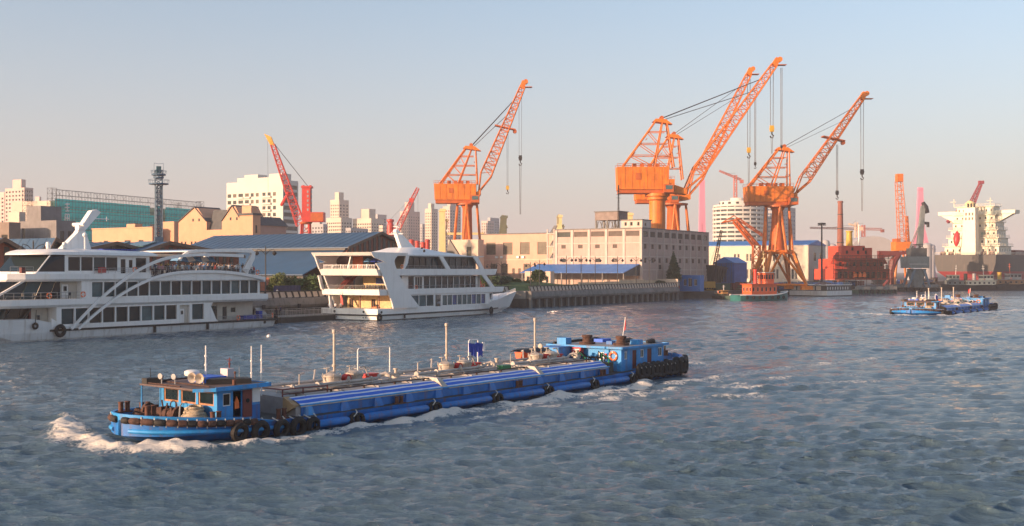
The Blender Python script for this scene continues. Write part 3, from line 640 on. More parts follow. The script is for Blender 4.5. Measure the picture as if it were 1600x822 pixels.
    def ring(x, yy, zz, rz): o = link('lifebuoy', lifering, T, (x, yy, zz), rz); return o
    ring(xf+0.1, 3.0, 2.3, R(90)); ring(xf+0.1, -2.2, 2.2, R(90))
    m = MB(); m.box(xf+0.005, xf+0.07, 2.1, 2.3, 2.0, 2.5); m.build('fire_extinguisher', red, T)
    m = MB(); m.cbox((xf+0.55, -0.5, 2.6), (0.5, 0.95, 0.75)); m.build('red_bin', red, T); m = MB(); m.box(xf+0.805, xf+0.812, -0.85, -0.15, 2.72, 2.85)
    for q in (-0.8, -0.5, -0.2): m.box(xf+0.803, xf+0.812, q-0.07, q+0.07, 2.45, 2.6)
    m.build('bin_marking', white, T)
    m = MB(); m.box(xf+0.7, xf+2.6, -3.3, -1.2, 1.9, 3.0); m.build('engine_casing', blue_l, T)
    m = MB(); m.box(xf+0.6, xf+2.7, -3.4, -1.1, 3.0, 3.06); m.build('casing_lid', blue, T)
    for x, yy, mm, sz in ((-20.6, -3.0, blue_l, (0.9, 1.0, 0.6)), (-24.3, 2.6, blue_l, (0.8, 0.9, 0.45)), (-25.6, -2.0, tarpb, (1.5, 1.0, 0.3)), (-23.0, 0.6, blue, (0.6, 0.6, 0.3))):
        m = MB(); m.cbox((x, yy, 3.1+sz[2]/2), sz); m.build('roof_box', mm, T)
    for x, yy in ((-21.9, -1.3), (-22.4, 2.1)):
        m = MB(); m.lathe([(0.75, 0), (0.75, 0.2), (0.45, 0.22), (0.4, 0.6), (0.5, 0.62), (0.5, 0.85), (0.1, 0.87)], (x, yy, 3.1), 14); m.build('exhaust_stack', rubber_b, T, smooth=True)
    for x, yy, l in ((-24.4, -2.9, 2.2), (-25.5, 0.3, 1.8), (-26.2, 2.6, 1.2)):
        m = MB(); m.path([(x, yy, 3.2), (x-0.5*l, yy+0.3, 3.35), (x-l, yy, 3.2)], 0.22, 6); m.build('black_tarp_roll', black, T)
    m = MB(); m.path([(-20.2, -3.9, 3.2), (-26.5, -3.9, 3.25)], 0.12, 6); m.build('roof_hose', rubber, T)
    m = MB(); m.tube((-25.6, 0.2, 3.1), (-25.9, 0.4, 5.5), 0.035); m.build('flag_staff', white, T)
    m = MB(); r_ = []
    for i in range(7):
        t = i/6; r_.append([(-25.9-t*0.75, 0.42+0.10*math.sin(t*5)-0.5*t, 5.5-t*0.45), (-25.78-t*0.8, 0.4+0.12*math.sin(t*5+0.6)-0.5*t, 4.55-t*0.55)])
    m.loft(r_, closed=False, cap=False); m.build('red_flag', red, T)
    # orange boat under a black cover
    m = MB(); rr = []
    for i in range(9):
        t = i/8; b = 0.85*math.sin(math.pi*min(1, t*1.2+0.12))**0.7 if t < 0.8 else 0.85*(1-(t-0.8)*1.4); x = -13.4 - t*4.2
        rr.append([(x, -2.9-b, 2.75), (x, -2.9-b*0.6, 2.2), (x, -2.9+b*0.6, 2.2), (x, -2.9+b, 2.75)])
    m.loft(rr); m.build('orange_dinghy', mat('dinghy_orange', (0.72, 0.09, 0.02), 0.5), T, smooth=True)
    m = MB(); m.loft([[(x, -3.85, 2.74), (x, -3.3, 3.0+0.06*math.sin(x*3)), (x, -2.4, 3.02+0.05*math.sin(x*2)), (x, -1.95, 2.74)] for x in np.linspace(-13.3, -17.7, 9)], closed=False, cap=False); m.build('dinghy_cover', black, T)
    m = MB(); m.lathe([(0.2, 0), (0.24, 0.15), (0.2, 0.3), (0.02, 0.32)], (-14.2, -1.0, 3.35), 12, 0, (1,0.3,0)); m.tube((-14.2, -1, 2.1), (-14.2, -1, 3.3), 0.04); m.build('deck_lamp', cream, T)
    # clutter ahead of the stern house
    for k in range(9):
        x = -17.4-random.random()*1.7; yy = -0.6+random.random()*3.6
        m = MB(); m.path([(x, yy, 2.0), (x+0.3, yy+0.3, 2.3+0.5*random.random()), (x-0.2, yy+0.7, 2.2), (x+0.2, yy+0.9, 1.9)], 0.07, 5); m.build('hose', green if k % 4 == 0 else rubber, T)
    m = MB(); m.box(-19.2, -17.4, -3.6, 3.3, 0.95, 1.8); m.build('machinery_block', deckg, T)
    m = MB(); m.tube((-32.0, 1.2, 1.6), (-32.0, 1.2, 2.5), 0.09); m.build('stern_post', rubber, T)
    return T
random.seed(5)
barge = make_barge()
barge.location = (BO.x, BO.y, 0); barge.rotation_euler = (0, 0, math.atan2(BH.y, BH.x))
barge['group'] = 'blue tanker barges on the river'
b2_ = dup(barge, (B2O.x, B2O.y, 0), math.atan2(B2H.y, B2H.x), 'distant small blue tanker barge out on open water to the right', 'blue tanker barges on the river')
b2_.scale = (0.82, 1.25, 1.0)
# ================================================================ people
skinm = mat('skin', (0.42, 0.24, 0.16), 0.6, var=0.1); hairm = mat('hair_black', (0.012, 0.010, 0.009), 0.6, var=0.2)
shirt_cols = {'white': (0.70, 0.69, 0.66), 'red': (0.42, 0.03, 0.03), 'sky blue': (0.16, 0.34, 0.55), 'navy': (0.02, 0.03, 0.09), 'black': (0.015, 0.015, 0.017), 'pink': (0.55, 0.22, 0.24), 'grey': (0.22, 0.22, 0.23), 'yellow': (0.55, 0.38, 0.08)}
for k_, v_ in shirt_cols.items(): mat('shirt_'+k_, v_, 0.85, var=0.12, scale=4)
trous = mat('trousers_dark', (0.025, 0.028, 0.045), 0.85, var=0.3)
def body_mesh(pose):
    a = pose; L = {}
    pts = {'pel': (0,0,0.93), 'bel': (0,0.01,1.08), 'che': (0,0.0,1.30), 'nek': (0,0.0,1.47), 'hd0': (0,-0.02,1.56), 'hd1': (0,-0.02,1.68),
           'hpl': (-0.10,0,0.90), 'knl': (-0.11,-0.02,0.49), 'anl': (-0.12,0.03,0.09), 'tol': (-0.13,-0.13,0.04),
           'hpr': (0.10,0,0.90), 'knr': (0.11,-0.03,0.49), 'anr': (0.12,0.03,0.09), 'tor': (0.13,-0.13,0.04),
           'shl': (-0.19,0,1.38), 'shr': (0.19,0,1.38)}
    if a == 0: pts.update(ell=(-0.25,0.03,1.10), hal=(-0.25,-0.10,0.86), elr=(0.25,0.03,1.10), har=(0.25,-0.10,0.86))
    elif a == 1: pts.update(ell=(-0.26,-0.02,1.12), hal=(-0.14,-0.28,1.12), elr=(0.26,-0.02,1.12), har=(0.14,-0.28,1.14))     # hands on the rail
    elif a == 2: pts.update(ell=(-0.25,0.03,1.10), hal=(-0.25,-0.06,0.86), elr=(0.27,-0.16,1.32), har=(0.08,-0.24,1.52))      # holding a camera up
    else: pts.update(ell=(-0.32,-0.02,1.16), hal=(-0.16,-0.12,0.96), elr=(0.30,0.05,1.14), har=(0.20,-0.14,0.92), knl=(-0.12,-0.10,0.50), anl=(-0.12,-0.12,0.09), tol=(-0.13,-0.28,0.04))
    E = [('pel','bel'),('bel','che'),('che','nek'),('nek','hd0'),('hd0','hd1'),('pel','hpl'),('hpl','knl'),('knl','anl'),('anl','tol'),('pel','hpr'),('hpr','knr'),('knr','anr'),('anr','tor'),('che','shl'),('shl','ell'),('ell','hal'),('che','shr'),('shr','elr'),('elr','har')]
    rad = dict(pel=(0.15,0.11), bel=(0.14,0.10), che=(0.16,0.11), nek=(0.055,0.055), hd0=(0.085,0.095), hd1=(0.085,0.10), hpl=(0.09,0.09), knl=(0.06,0.06), anl=(0.042,0.042), tol=(0.04,0.03), shl=(0.065,0.065), ell=(0.045,0.045), hal=(0.036,0.036))
    names = list(pts); me = bpy.data.meshes.new('body'); me.from_pydata([pts[n] for n in names], [(names.index(x), names.index(y)) for x, y in E], [])
    o = bpy.data.objects.new('tmp_body', me); C.objects.link(o)
    md = o.modifiers.new('skin', 'SKIN'); md.use_smooth_shade = True
    for i, n in enumerate(names):
        key = n if n in rad else n[:2]+'l'; o.data.skin_vertices[0].data[i].radius = rad[key]
        o.data.skin_vertices[0].data[i].use_root = (n == 'pel')
    o.modifiers.new('sub', 'SUBSURF').levels = 1
    dg = bpy.context.evaluated_depsgraph_get(); out = bpy.data.meshes.new_from_object(o.evaluated_get(dg))
    bpy.data.objects.remove(o); return out
BODIES = []
def persons_init():
    for a in range(4):
        base = body_mesh(a); row = {}
        for k_ in shirt_cols:
            me = base.copy(); me.materials.clear()
            for m_ in (MATS['shirt_'+k_], skinm, hairm, trous): me.materials.append(m_)
            idx = []
            for p in me.polygons:
                c = p.center
                if c.z > 1.60 or (c.z > 1.52 and c.y > 0.02): mi = 2
                elif c.z > 1.44: mi = 1
                elif c.z < 0.95 and abs(c.x) < 0.21 : mi = 3
                elif abs(c.x) > 0.215 and c.z < 1.22 or (c.y < -0.19 and c.z > 0.8): mi = 1
                else: mi = 0
                idx.append(mi)
            me.polygons.foreach_set('material_index', idx); row[k_] = me
        BODIES.append(row)
persons_init()
def person(pose, col, loc, face, label, group=None, h=1.0):
    """face = plan angle the person looks towards"""
    o = link('person', BODIES[pose][col], None, loc, face + R(90)); o.scale = (h*1.02, h*1.02, h)
    return tag(o, label, 'person', group)

# ================================================================ excursion boats
QD = Vector((0.53, 0.848)); QN = Vector((0.848, -0.53)); QRZ = math.atan2(QD.y, QD.x)     # quay direction and its outward side
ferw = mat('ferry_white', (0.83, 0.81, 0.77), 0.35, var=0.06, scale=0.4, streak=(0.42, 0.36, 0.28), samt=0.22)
ferh = mat('ferry_hull_white', (0.66, 0.66, 0.64), 0.4, var=0.12, scale=0.5, streak=(0.25, 0.19, 0.13), samt=0.5)
strake = mat('strake_black', (0.012, 0.012, 0.013), 0.6)
wline = mat('waterline_grime', (0.05, 0.048, 0.04), 0.8, var=0.4)
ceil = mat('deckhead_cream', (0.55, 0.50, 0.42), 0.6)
deckf = mat('deck_floor', (0.18, 0.15, 0.13), 0.7, var=0.2)
railm = mat('rail_steel', (0.42, 0.40, 0.37), 0.35, metal=0.4)
amber = mat('saloon_wall', (0.60, 0.42, 0.20), 0.6, var=0.25, scale=1.5)
parasol_b = mat('awning_blue', (0.10, 0.28, 0.52), 0.7); screen_b = mat('poster_blue', (0.03, 0.07, 0.22), 0.3, var=0.7, scale=1.2)
frame_d = mat('window_frame_dark', (0.035, 0.04, 0.045), 0.4)
def rail(T, pts, h=1.0, step=1.6, bars=3, r=0.035, m_=None, name='railing'):
    mb = MB(); pts = [Vector(p) for p in pts]
    for a, b in zip(pts, pts[1:]):
        n = max(1, round((b-a).length/step))
        for k in range(n+1): q = a+(b-a)*k/n; mb.tube(q, q+Vector((0,0,h)), r, n=4)
        for k in range(1, bars+1): mb.tube(a+Vector((0,0,h*k/bars)), b+Vector((0,0,h*k/bars)), r*(1.2 if k == bars else 0.7), n=4)
    return mb.build(name, m_ or railm, T)
def strip(x0, x1, n, z0, z1, gap=0.16):
    wd = (x1-x0-gap*(n-1))/n; return [(x0+i*(wd+gap), x0+i*(wd+gap)+wd, z0, z1) for i in range(n)]
def slab(T, name, outline, z0, z1, m_, smooth=False):
    mb = MB(); mb.prism([(x, y, z0) for x, y in outline], (0, 0, z1-z0)); return mb.build(name, m_, T)
def ring_at(T, x, y, z, rz=0): return link('lifebuoy', lifering, T, (x, y, z), rz)
GL = [glass, glass, glass2, glass3]

def ferry_a():
    O = Vector((-58.25, 169.9)); W = 12.2
    T = thing('excursion_boat', 'large white three-deck excursion boat with curved arches and a crowd on its top deck', 'boat', (O.x, O.y, 0), QRZ)
    # hull
    HB = [(-34, 0.1), (-31, 2.0), (-27, 4.1), (-22, 5.6), (-16, 6.1), (28, 6.1), (32, 5.7)]
    mb = MB(); rings = []
    for x in (-34, -33, -31, -29, -27, -24, -22, -19, -16, -8, 0, 10, 20, 28, 32):
        b = interp(HB, x); top = 3.15 if x < -13 else 1.35; top = 3.15+(-x-20)*0.04 if x < -20 else (3.15 if x < -14 else 1.35)
        f = 0.85 if x < -20 else 0.97; dx = 1.5 if x > 30 else 0
        rings.append([(x, W/2-b, top), (x, W/2-b, 1.2), (x-dx*0.3, W/2-b*f, 0.25), (x-dx, W/2-b*f*0.85, -1.2), (x-dx, W/2+b*f*0.85, -1.2), (x-dx*0.3, W/2+b*f, 0.25), (x, W/2+b, 1.2), (x, W/2+b, top)])
    mb.loft(rings); mb.build('hull', ferh, T)
    for s in (0, 1):
        mb = MB(); yy = -0.06 if s == 0 else W+0.06
        mb.path([(-13.5, yy, 1.42), (31.9, yy, 1.36), (32.15, W/2 if False else (yy+0.5 if s == 0 else yy-0.5), 1.36)], 0.16, 6); mb.build('strake', strake, T)
        mb = MB(); y0, y1 = (-0.02, 0.3) if s == 0 else (W-0.3, W+0.02)
        mb.prism([(-13.2, y0, 1.36), (-10.2, y0, 1.36), (-13.2, y0, 3.16)], (0, y1-y0, 0)); mb.build('bulwark_wing', ferw, T)
        mb = MB(); mb.box(-26, 31.5, y0+0.14, y1-0.14 if s else y1, -0.1, 0.32); 
    o = link('fender_tyre', tyre_me, T, (-12.0, -0.32, 1.35)); o.scale = (1.7, 1.4, 1.7)
    o = link('fender_tyre', tyre_me, T, (32.3, 0.6, 1.3)); o.scale = (1.5,)*3; o.rotation_euler = (0, 0, R(60))
    o = link('fender_tyre', tyre_me, T, (-16.0, -0.3, 2.2)); o.scale = (0.9,)*3
    mb = MB(); mb.tube((-16.0, -0.3, 2.4), (-15.7, -0.1, 4.4), 0.05); mb.build('fender_rope', rubber, T)
    mb = MB(); mb.box(4.8, 5.15, -0.24, -0.02, 0.3, 1.25); mb.box(15.6, 15.95, -0.24, -0.02, 0.3, 1.25); mb.build('side_fender', rubber, T)
    mb = MB(); mb.tube((29.0, -0.02, 0.95), (29.0, 0.3, 0.95), 0.24, n=12); mb.build('hawse_port', black, T)
    slab(T, 'main_deck', [(-26, 1.6), (-13, 0.3), (31.8, 0.3), (31.8, W-0.3), (-13, W-0.3), (-26, W-1.6)], 1.36, 1.45, deckf)
    # lower saloon wall
    zl, HL = 1.45, 3.25
    lw = strip(-11.4, 9.7, 9, 0.75, 3.0, 0.22); door = (10.25, 12.3, 0.0, 2.95); w2 = (12.85, 15.35, 0.55, 3.05)
    mb = MB(); o = (-12.2, 0.25, zl); sh = lambda hs: [(a+12.2, b+12.2, c, d_) for a, b, c, d_ in hs]
    facade(mb, o, (1, 0), 28.6, HL, sh(lw+[door, w2]), 0.35)
    facade(mb, (16.4, W-0.25, zl), (-1, 0), 28.6, HL, [], 0.3)
    mb.quad((16.4, 0.25, zl), (16.4, 2.6, zl), (16.4, 2.6, zl+HL), (16.4, 0.25, zl+HL)); mb.quad((-12.2, 0.25, zl), (-12.2, 2.2, zl), (-12.2, 2.2, zl+HL), (-12.2, 0.25, zl+HL))
    mb.build('lower_wall', ferw, T)
    windows(T, o, (1, 0), sh(lw+[w2]), 0.35, [glass, frame_d], 1, 1, 0.08, rnd=GL)
    d1 = windows(T, o, (1, 0), sh([(10.45, 11.5, 0.05, 2.4)]), 0.34, [ferw, railm], 1, 1, 0.06, 'door')[0]
    windows(d1, (0.3, -0.04, 1.4), (1, 0), [(0, 0.42, 0, 0.6)], 0.045, [glass, railm], 1, 1, 0.03, 'door_window')
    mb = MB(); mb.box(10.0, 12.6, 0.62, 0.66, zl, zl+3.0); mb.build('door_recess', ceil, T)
    # inset wall at the stern
    mb = MB(); sh2 = [(1.0, 2.0, 0.1, 2.4), (2.3, 4.0, 0.1, 2.6), (5.2, 6.2, 0.1, 2.4), (7.1, 8.2, 1.3, 2.2)]
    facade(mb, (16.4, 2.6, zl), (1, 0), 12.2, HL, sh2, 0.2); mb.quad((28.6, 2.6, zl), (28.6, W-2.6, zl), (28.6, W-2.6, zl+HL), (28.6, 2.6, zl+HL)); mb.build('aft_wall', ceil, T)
    windows(T, (16.4, 2.6, zl), (1, 0), sh2, 0.2, [glass, railm], 1, 1, 0.07)
    mb = MB(); mb.prism([(16.4, 0.28, 1.45), (18.6, 0.28, 1.45), (18.0, 0.28, 1.9), (16.9, 0.28, 4.0), (17.3, 0.28, 4.7), (16.4, 0.28, 4.7)], (0, 0.3, 0)); mb.build('side_bracket', ferw, T)
    rail(T, [(18.4, 0.3, 1.45), (31.4, 0.4, 1.45), (31.5, 5, 1.45)], 0.8, 1.6, 3, 0.03); ring_at(T, 22.8, 0.1, 1.95); ring_at(T, 31.0, 0.15, 2.1, R(30))
    mb = MB(); mb.cbox((26.3, 1.4, 1.9), (3.0, 1.0, 0.7)); mb.cbox((29.4, 1.8, 2.2), (0.8, 0.8, 1.3)); mb.build('blue_locker', cloth_b, T)
    # lower forward recess: raked glass bow
    for y0, nm in ((1.0, 'near'), (W-1.0, 'far')):
        pass
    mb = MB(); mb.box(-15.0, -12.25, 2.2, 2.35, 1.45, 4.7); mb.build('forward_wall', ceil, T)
    windows(T, (-14.4, 2.15, 1.5), (1, 0), [(0, 1.1, 0, 2.4)], 0.1, [ferw, railm], 1, 1, 0.05, 'door'); windows(T, (-14.05, 2.05, 2.9), (1, 0), [(0, 0.45, 0, 0.7)], 0.08, [glass, railm], 1, 1, 0.03, 'door_window')
    mb = MB(); mb.box(-15.25, -15.0, 2.1, 2.4, 1.45, 4.7); mb.build('red_pillar', redb, T)
    for k in range(5):
        x0, x1 = -24.5+k*1.9, -24.5+(k+1)*1.9-0.1; mb = MB(); b0, b1 = 2.6-max(0, (-x0-15)*-0.12), 2.5
        mb.hexa([(x0, 2.3+(-15-x0)*0.18, 1.5), (x1, 2.3+(-15-x1)*0.18, 1.5), (x1, 2.45+(-15-x1)*0.18, 1.5), (x0, 2.45+(-15-x0)*0.18, 1.5), (x0+0.7, 2.3+(-15-x0)*0.18, 4.7), (x1+0.7, 2.3+(-15-x1)*0.18, 4.7), (x1+0.7, 2.45+(-15-x1)*0.18, 4.7), (x0+0.7, 2.45+(-15-x0)*0.18, 4.7)])
        mb.build('raked_window', GL[k % 3], T)
    for k in range(3):
        mb = MB(); x = -23.6+k*3.1; mb.tube((x, 1.9, 1.5), (x+2.3, 1.9, 4.7), 0.14, n=6); mb.build('raked_frame', frame_d, T)
    mb = MB(); mb.tube((-13.2, 0.5, 1.45), (-13.2, 0.5, 2.5), 0.04); mb.build('gate_post', railm, T); rail(T, [(-13.0, 0.35, 1.45), (-12.3, 0.35, 1.45)], 1.0, 0.35, 2, 0.03)
    # first deck band
    def deck_band(name, z0, z1, xf, xa, tip, inset=0.0, m_=ferw):
        mb = MB(); ys = (-0.12+inset, W+0.12-inset); rr = []
        pts = [(xf, W/2, 1.0), (xf+1.2, W/2-3.4, 0.9), (xf+tip*0.5, W/2-4.9, 0.95), (xf+tip, ys[0], 1.0), (xa-0.8, ys[0], 1.0), (xa, ys[0]+0.8, 1.0), (xa, ys[1]-0.8, 1.0), (xa-0.8, ys[1], 1.0), (xf+tip, ys[1], 1.0), (xf+tip*0.5, W/2+4.9, 0.95), (xf+1.2, W/2+3.4, 0.9)]
        mb.loft([[(x, y+ (0.35 if y < W/2 else -0.35), z0) for x, y, k in pts], [(x, y, z0+(z1-z0)*0.3) for x, y, k in pts], [(x, y, z1) for x, y, k in pts]]); return mb.build(name, m_, T)
    deck_band('deck_band', 4.68, 5.85, -27.5, 30.4, 8)
    # middle saloon
    zm, HM = 5.86, 2.5; mw = strip(-6.2, 27.6, 16, 0.18, 2.36, 0.18)
    mb = MB(); o = (-8.0, 0.3, zm); sh = lambda hs: [(a+8, b+8, c, d_) for a, b, c, d_ in hs]; facade(mb, o, (1, 0), 36.0, HM, sh(mw), 0.3); facade(mb, (28, W-0.3, zm), (-1, 0), 36, HM, [], 0.2); facade(mb, (28, 0.3, zm), (0, 1), W-0.6, HM, [(1, 5, 0.2, 2.3), (6, 10, 0.2, 2.3)], 0.2)
    mb.quad((-8, 0.3, zm), (-8, W-0.3, zm), (-8, W-0.3, zm+HM), (-8, 0.3, zm+HM)); mb.build('middle_wall', ferw, T)
    windows(T, o, (1, 0), sh(mw), 0.3, [glass, frame_d], 1, 1, 0.07, rnd=[glass, glass2, glass2, glass3]); windows(T, (28, 0.3, zm), (0, 1), [(1, 5, 0.2, 2.3), (6, 10, 0.2, 2.3)], 0.2, [glass, frame_d], 3, 1, 0.1)
    mb = MB(); mb.box(-11.0, -8.02, 1.4, 1.5, zm, zm+HM); mb.build('gallery_wall', ceil, T); windows(T, (-10.6, 1.38, zm), (1, 0), [(0, 1.2, 0.05, 2.1)], 0.06, [ferw, railm], 1, 1, 0.05, 'door'); windows(T, (-10.25, 1.30, zm+1.1), (1, 0), [(0, 0.5, 0, 0.7)], 0.05, [dark, railm], 1, 1, 0.03, 'door_window')
    for k in range(5):
        x0 = -20.5+k*1.95; mb = MB(); y0 = 1.3+max(0, (-13-x0))*0.25; y1 = 1.3+max(0, (-13-x0-1.85))*0.25
        mb.hexa([(x0, y0, zm), (x0+1.85, y1, zm), (x0+1.85, y1+0.12, zm), (x0, y0+0.12, zm), (x0+1.2, y0, zm+HM), (x0+3.05 if k < 4 else x0+1.85, y1, zm+HM), (x0+3.05 if k < 4 else x0+1.85, y1+0.12, zm+HM), (x0+1.2, y0+0.12, zm+HM)]); mb.build('raked_window', GL[k % 3], T)
    mb = MB(); mb.hexa([(-21.6, 1.9, zm), (-21.0, 1.9, zm), (-21.0, 2.2, zm), (-21.6, 2.2, zm), (-17.6, 0.6, zm+HM), (-17.0, 0.6, zm+HM), (-17.0, 0.9, zm+HM), (-17.6, 0.9, zm+HM)]); mb.build('raked_post', ferw, T)
    rail(T, [(-21.5, 1.0, zm), (-17.5, 0.1, zm), (-8.2, 0.05, zm)], 0.95, 1.3, 2, 0.03); ring_at(T, -13.6, -0.05, zm+0.5); ring_at(T, -8.0, -0.05, zm+0.6)
    for k in range(5):
        x = -17.5+k*1.9; mb = MB(); mb.cbox((x, 0.75, zm+0.45), (0.5, 0.5, 0.06)); mb.box(x+0.2, x+0.26, 0.5, 1.0, zm+0.45, zm+0.95)
        for dx_ in (-0.2, 0.2):
            for dy in (0.55, 0.95): mb.tube((x+dx_, dy, zm), (x+dx_, dy, zm+0.45), 0.03, n=4)
        mb.build('deck_chair', frame_d, T)
    # second deck band, bowed upward aft
    deck_band('deck_band', 8.36, 9.45, -19.5, 5.0, 6)
    mb = MB(); rr = []
    for i in range(19):
        x = 4.4+i*1.36; t = (x-16.5)/12.5; top = 9.75-0.95*t*t+ (0.05 if x < 16 else 0); bot = 8.36 if x < 27.5 else 8.36-(x-27.5)*0.3
        top = max(top, bot+0.25); rr.append([(x, -0.14, bot), (x, -0.14, top), (x, 0.25, top), (x, 0.25, 8.6), (x, W-0.25, 8.6), (x, W-0.25, top), (x, W+0.14, top), (x, W+0.14, bot)])
    mb.loft(rr); mb.build('arched_band', ferw, T)
    # upper deckhouse
    zu, HU = 9.45, 2.75; uw = strip(-9.8, -1.2, 4, 0.45, 2.45, 0.15)+[(-0.6, 0.3, 0.05, 2.2), (0.9, 1.6, 0.9, 2.1), (2.2, 4.2, 0.2, 2.4)]
    mb = MB(); o = (-10.4, 0.9, zu); sh = lambda hs: [(a+10.4, b+10.4, c, d_) for a, b, c, d_ in hs]; facade(mb, o, (1, 0), 15.2, HU, sh(uw), 0.2); facade(mb, (4.8, W-0.9, zu), (-1, 0), 15.2, HU, [], 0.2); mb.quad((4.8, 0.9, zu), (4.8, W-0.9, zu), (4.8, W-0.9, zu+HU), (4.8, 0.9, zu+HU)); mb.build('upper_wall', ferw, T)
    windows(T, o, (1, 0), sh(uw), 0.2, [glass, frame_d], 1, 1, 0.07, rnd=[glass, glass, glass2])
    mb = MB(); mb.hexa([(-14.6, 1.6, zu+0.3), (-10.4, 0.92, zu+0.3), (-10.4, W-0.92, zu+0.3), (-14.6, W-1.6, zu+0.3), (-12.4, 1.5, zu+2.6), (-10.4, 0.92, zu+2.6), (-10.4, W-0.92, zu+2.6), (-12.4, W-1.5, zu+2.6)]); mb.build('wheelhouse_window', glass, T)
    mb = MB(); mb.hexa([(-15.0, 1.4, zu), (-10.4, 0.8, zu), (-10.4, W-0.8, zu), (-15.0, W-1.4, zu), (-14.6, 1.55, zu+0.32), (-10.4, 0.86, zu+0.32), (-10.4, W-0.86, zu+0.32), (-14.6, W-1.55, zu+0.32)]); mb.build('wheelhouse_apron', ferw, T)
    mb = MB(); mb.tube((-14.8, 1.4, zu), (-12.4, 1.4, zu+2.7), 0.1); mb.build('wheelhouse_frame', ferw, T)
    mb = MB(); rr = []
    for x, hw, zt in ((-14.6, 2.2, 12.35), (-13.6, 4.2, 12.75), (-12, 5.2, 13.0), (-8, 5.8, 13.15), (5.5, 5.9, 12.85), (6.0, 5.7, 12.6)):
        rr.append([(x, W/2-hw, 12.2), (x, W/2-hw*0.97, (12.2+zt)/2), (x, W/2-hw*0.7, zt), (x, W/2+hw*0.7, zt), (x, W/2+hw*0.97, (12.2+zt)/2), (x, W/2+hw, 12.2)])
    mb.loft(rr); mb.build('upper_roof', ferw, T, smooth=True)
    rail(T, [(-18.3, 2.0, 9.45), (-15.6, 0.7, 9.45)], 1.0, 0.9, 3, 0.03); mb = MB(); mb.cbox((-16.8, 1.4, 9.95), (0.7, 0.5, 0.8)); mb.build('red_bin', redb, T)
    rail(T, [(-6.0, 0.0, 9.45), (5.0, 0.0, 9.7), (12, -0.02, 9.85), (20, -0.02, 9.75), (28, 0.1, 9.0)], 0.75, 1.2, 3, 0.03)
    mb = MB(); mb.cbox((-4.4, 0.35, 10.0), (1.2, 0.3, 0.8)); mb.build('red_locker', red, T); ring_at(T, 1.2, -0.08, 10.05); ring_at(T, 27.2, 0.0, 9.6)
    for x, y in ((-11.6, 3.0), (-9.4, 2.3), (-10.5, 4.5)):
        mb = MB(); mb.lathe([(0.3, 0), (0.34, 0.5), (0.3, 0.9), (0.05, 1.0)], (x, y, 13.1), 10); mb.build('radar_drum', ferw, T, smooth=True)
    mb = MB(); mb.prism([(-7.6, W/2-0.5, 13.0), (-2.2, W/2-0.5, 13.0), (-2.9, W/2-0.35, 15.2), (-3.2, W/2-0.25, 16.0), (-0.3, W/2-0.2, 18.9), (-1.0, W/2-0.2, 19.3), (-1.9, W/2-0.2, 19.1), (-4.6, W/2-0.3, 15.6)], (0, 1.0, 0)); mb.build('mast_fin', ferw, T)
    mb = MB(); mb.tube((-1.4, W/2, 17.9), (1.3, W/2, 17.9), 0.07); mb.tube((0.9, W/2, 17.6), (0.9, W/2, 18.3), 0.05); mb.build('mast_yard', ferw, T); mb = MB(); mb.tube((-4.6, W/2-0.2, 16.4), (-3.6, W/2-0.2, 16.4), 0.5, n=10); mb.tube((-4.1, W/2-1.3, 16.9), (-4.1, W/2+1.3, 16.9), 0.3); mb.build('radar_scanner', ferw, T)
    mb = MB(); mb.tube((-6.0, 2.2, 13.0), (-6.0, 2.2, 15.0), 0.12); mb.ball((-6.0, 2.2, 15.2), 0.35); mb.build('dome_antenna', ferw, T, smooth=True)
    for k in range(6):
        mb = MB(); x = -2.5+k*1.1; mb.box(x, x+0.9, 2.6, W-2.6, 13.05, 13.2); mb.build('solar_panel', cloth_b, T)
    # aft canopy frame: rounded hoop with raked leg
    mb = MB(); rr = []
    prof = [(10.3, 11.5), (11.0, 12.3), (12.2, 12.9), (14, 13.1), (22, 13.3), (26.0, 13.25), (26.6, 12.9), (26.4, 12.2), (24.6, 9.6)]
    wdt = [0.25, 0.35, 0.45, 0.5, 0.5, 0.6, 0.9, 1.0, 1.3]
    for (x, z), w_ in zip(prof, wdt):
        i = prof.index((x, z)); a = Vector(prof[min(i+1, 8)])-Vector(prof[max(i-1, 0)]); a.normalize(); nx_, nz_ = -a.y, a.x
        rr.append([(x+nx_*w_/2, 0.3, z+nz_*w_/2), (x-nx_*w_/2, 0.3, z-nz_*w_/2), (x-nx_*w_/2, 0.7, z-nz_*w_/2), (x+nx_*w_/2, 0.7, z+nz_*w_/2)])
    mb.loft(rr); mb.loft([[(x, W-y, z) for x, y, z in r_] for r_ in rr]); mb.box(12.4, 26.1, 0.7, W-0.7, 12.95, 13.1); mb.build('canopy_frame', ferw, T)
    for k in range(8):
        mb = MB(); x = 12.8+k*1.65; mb.hexa([(x, 1.0, 13.12), (x+1.4, 1.0, 13.12), (x+1.4, W-1, 13.12), (x, W-1, 13.12), (x, 1.0, 13.18), (x+1.4, 1.0, 13.3), (x+1.4, W-1, 13.3), (x, W-1, 13.18)]); mb.build('canopy_louvre', cloth_b if k % 2 else parasol_b, T)
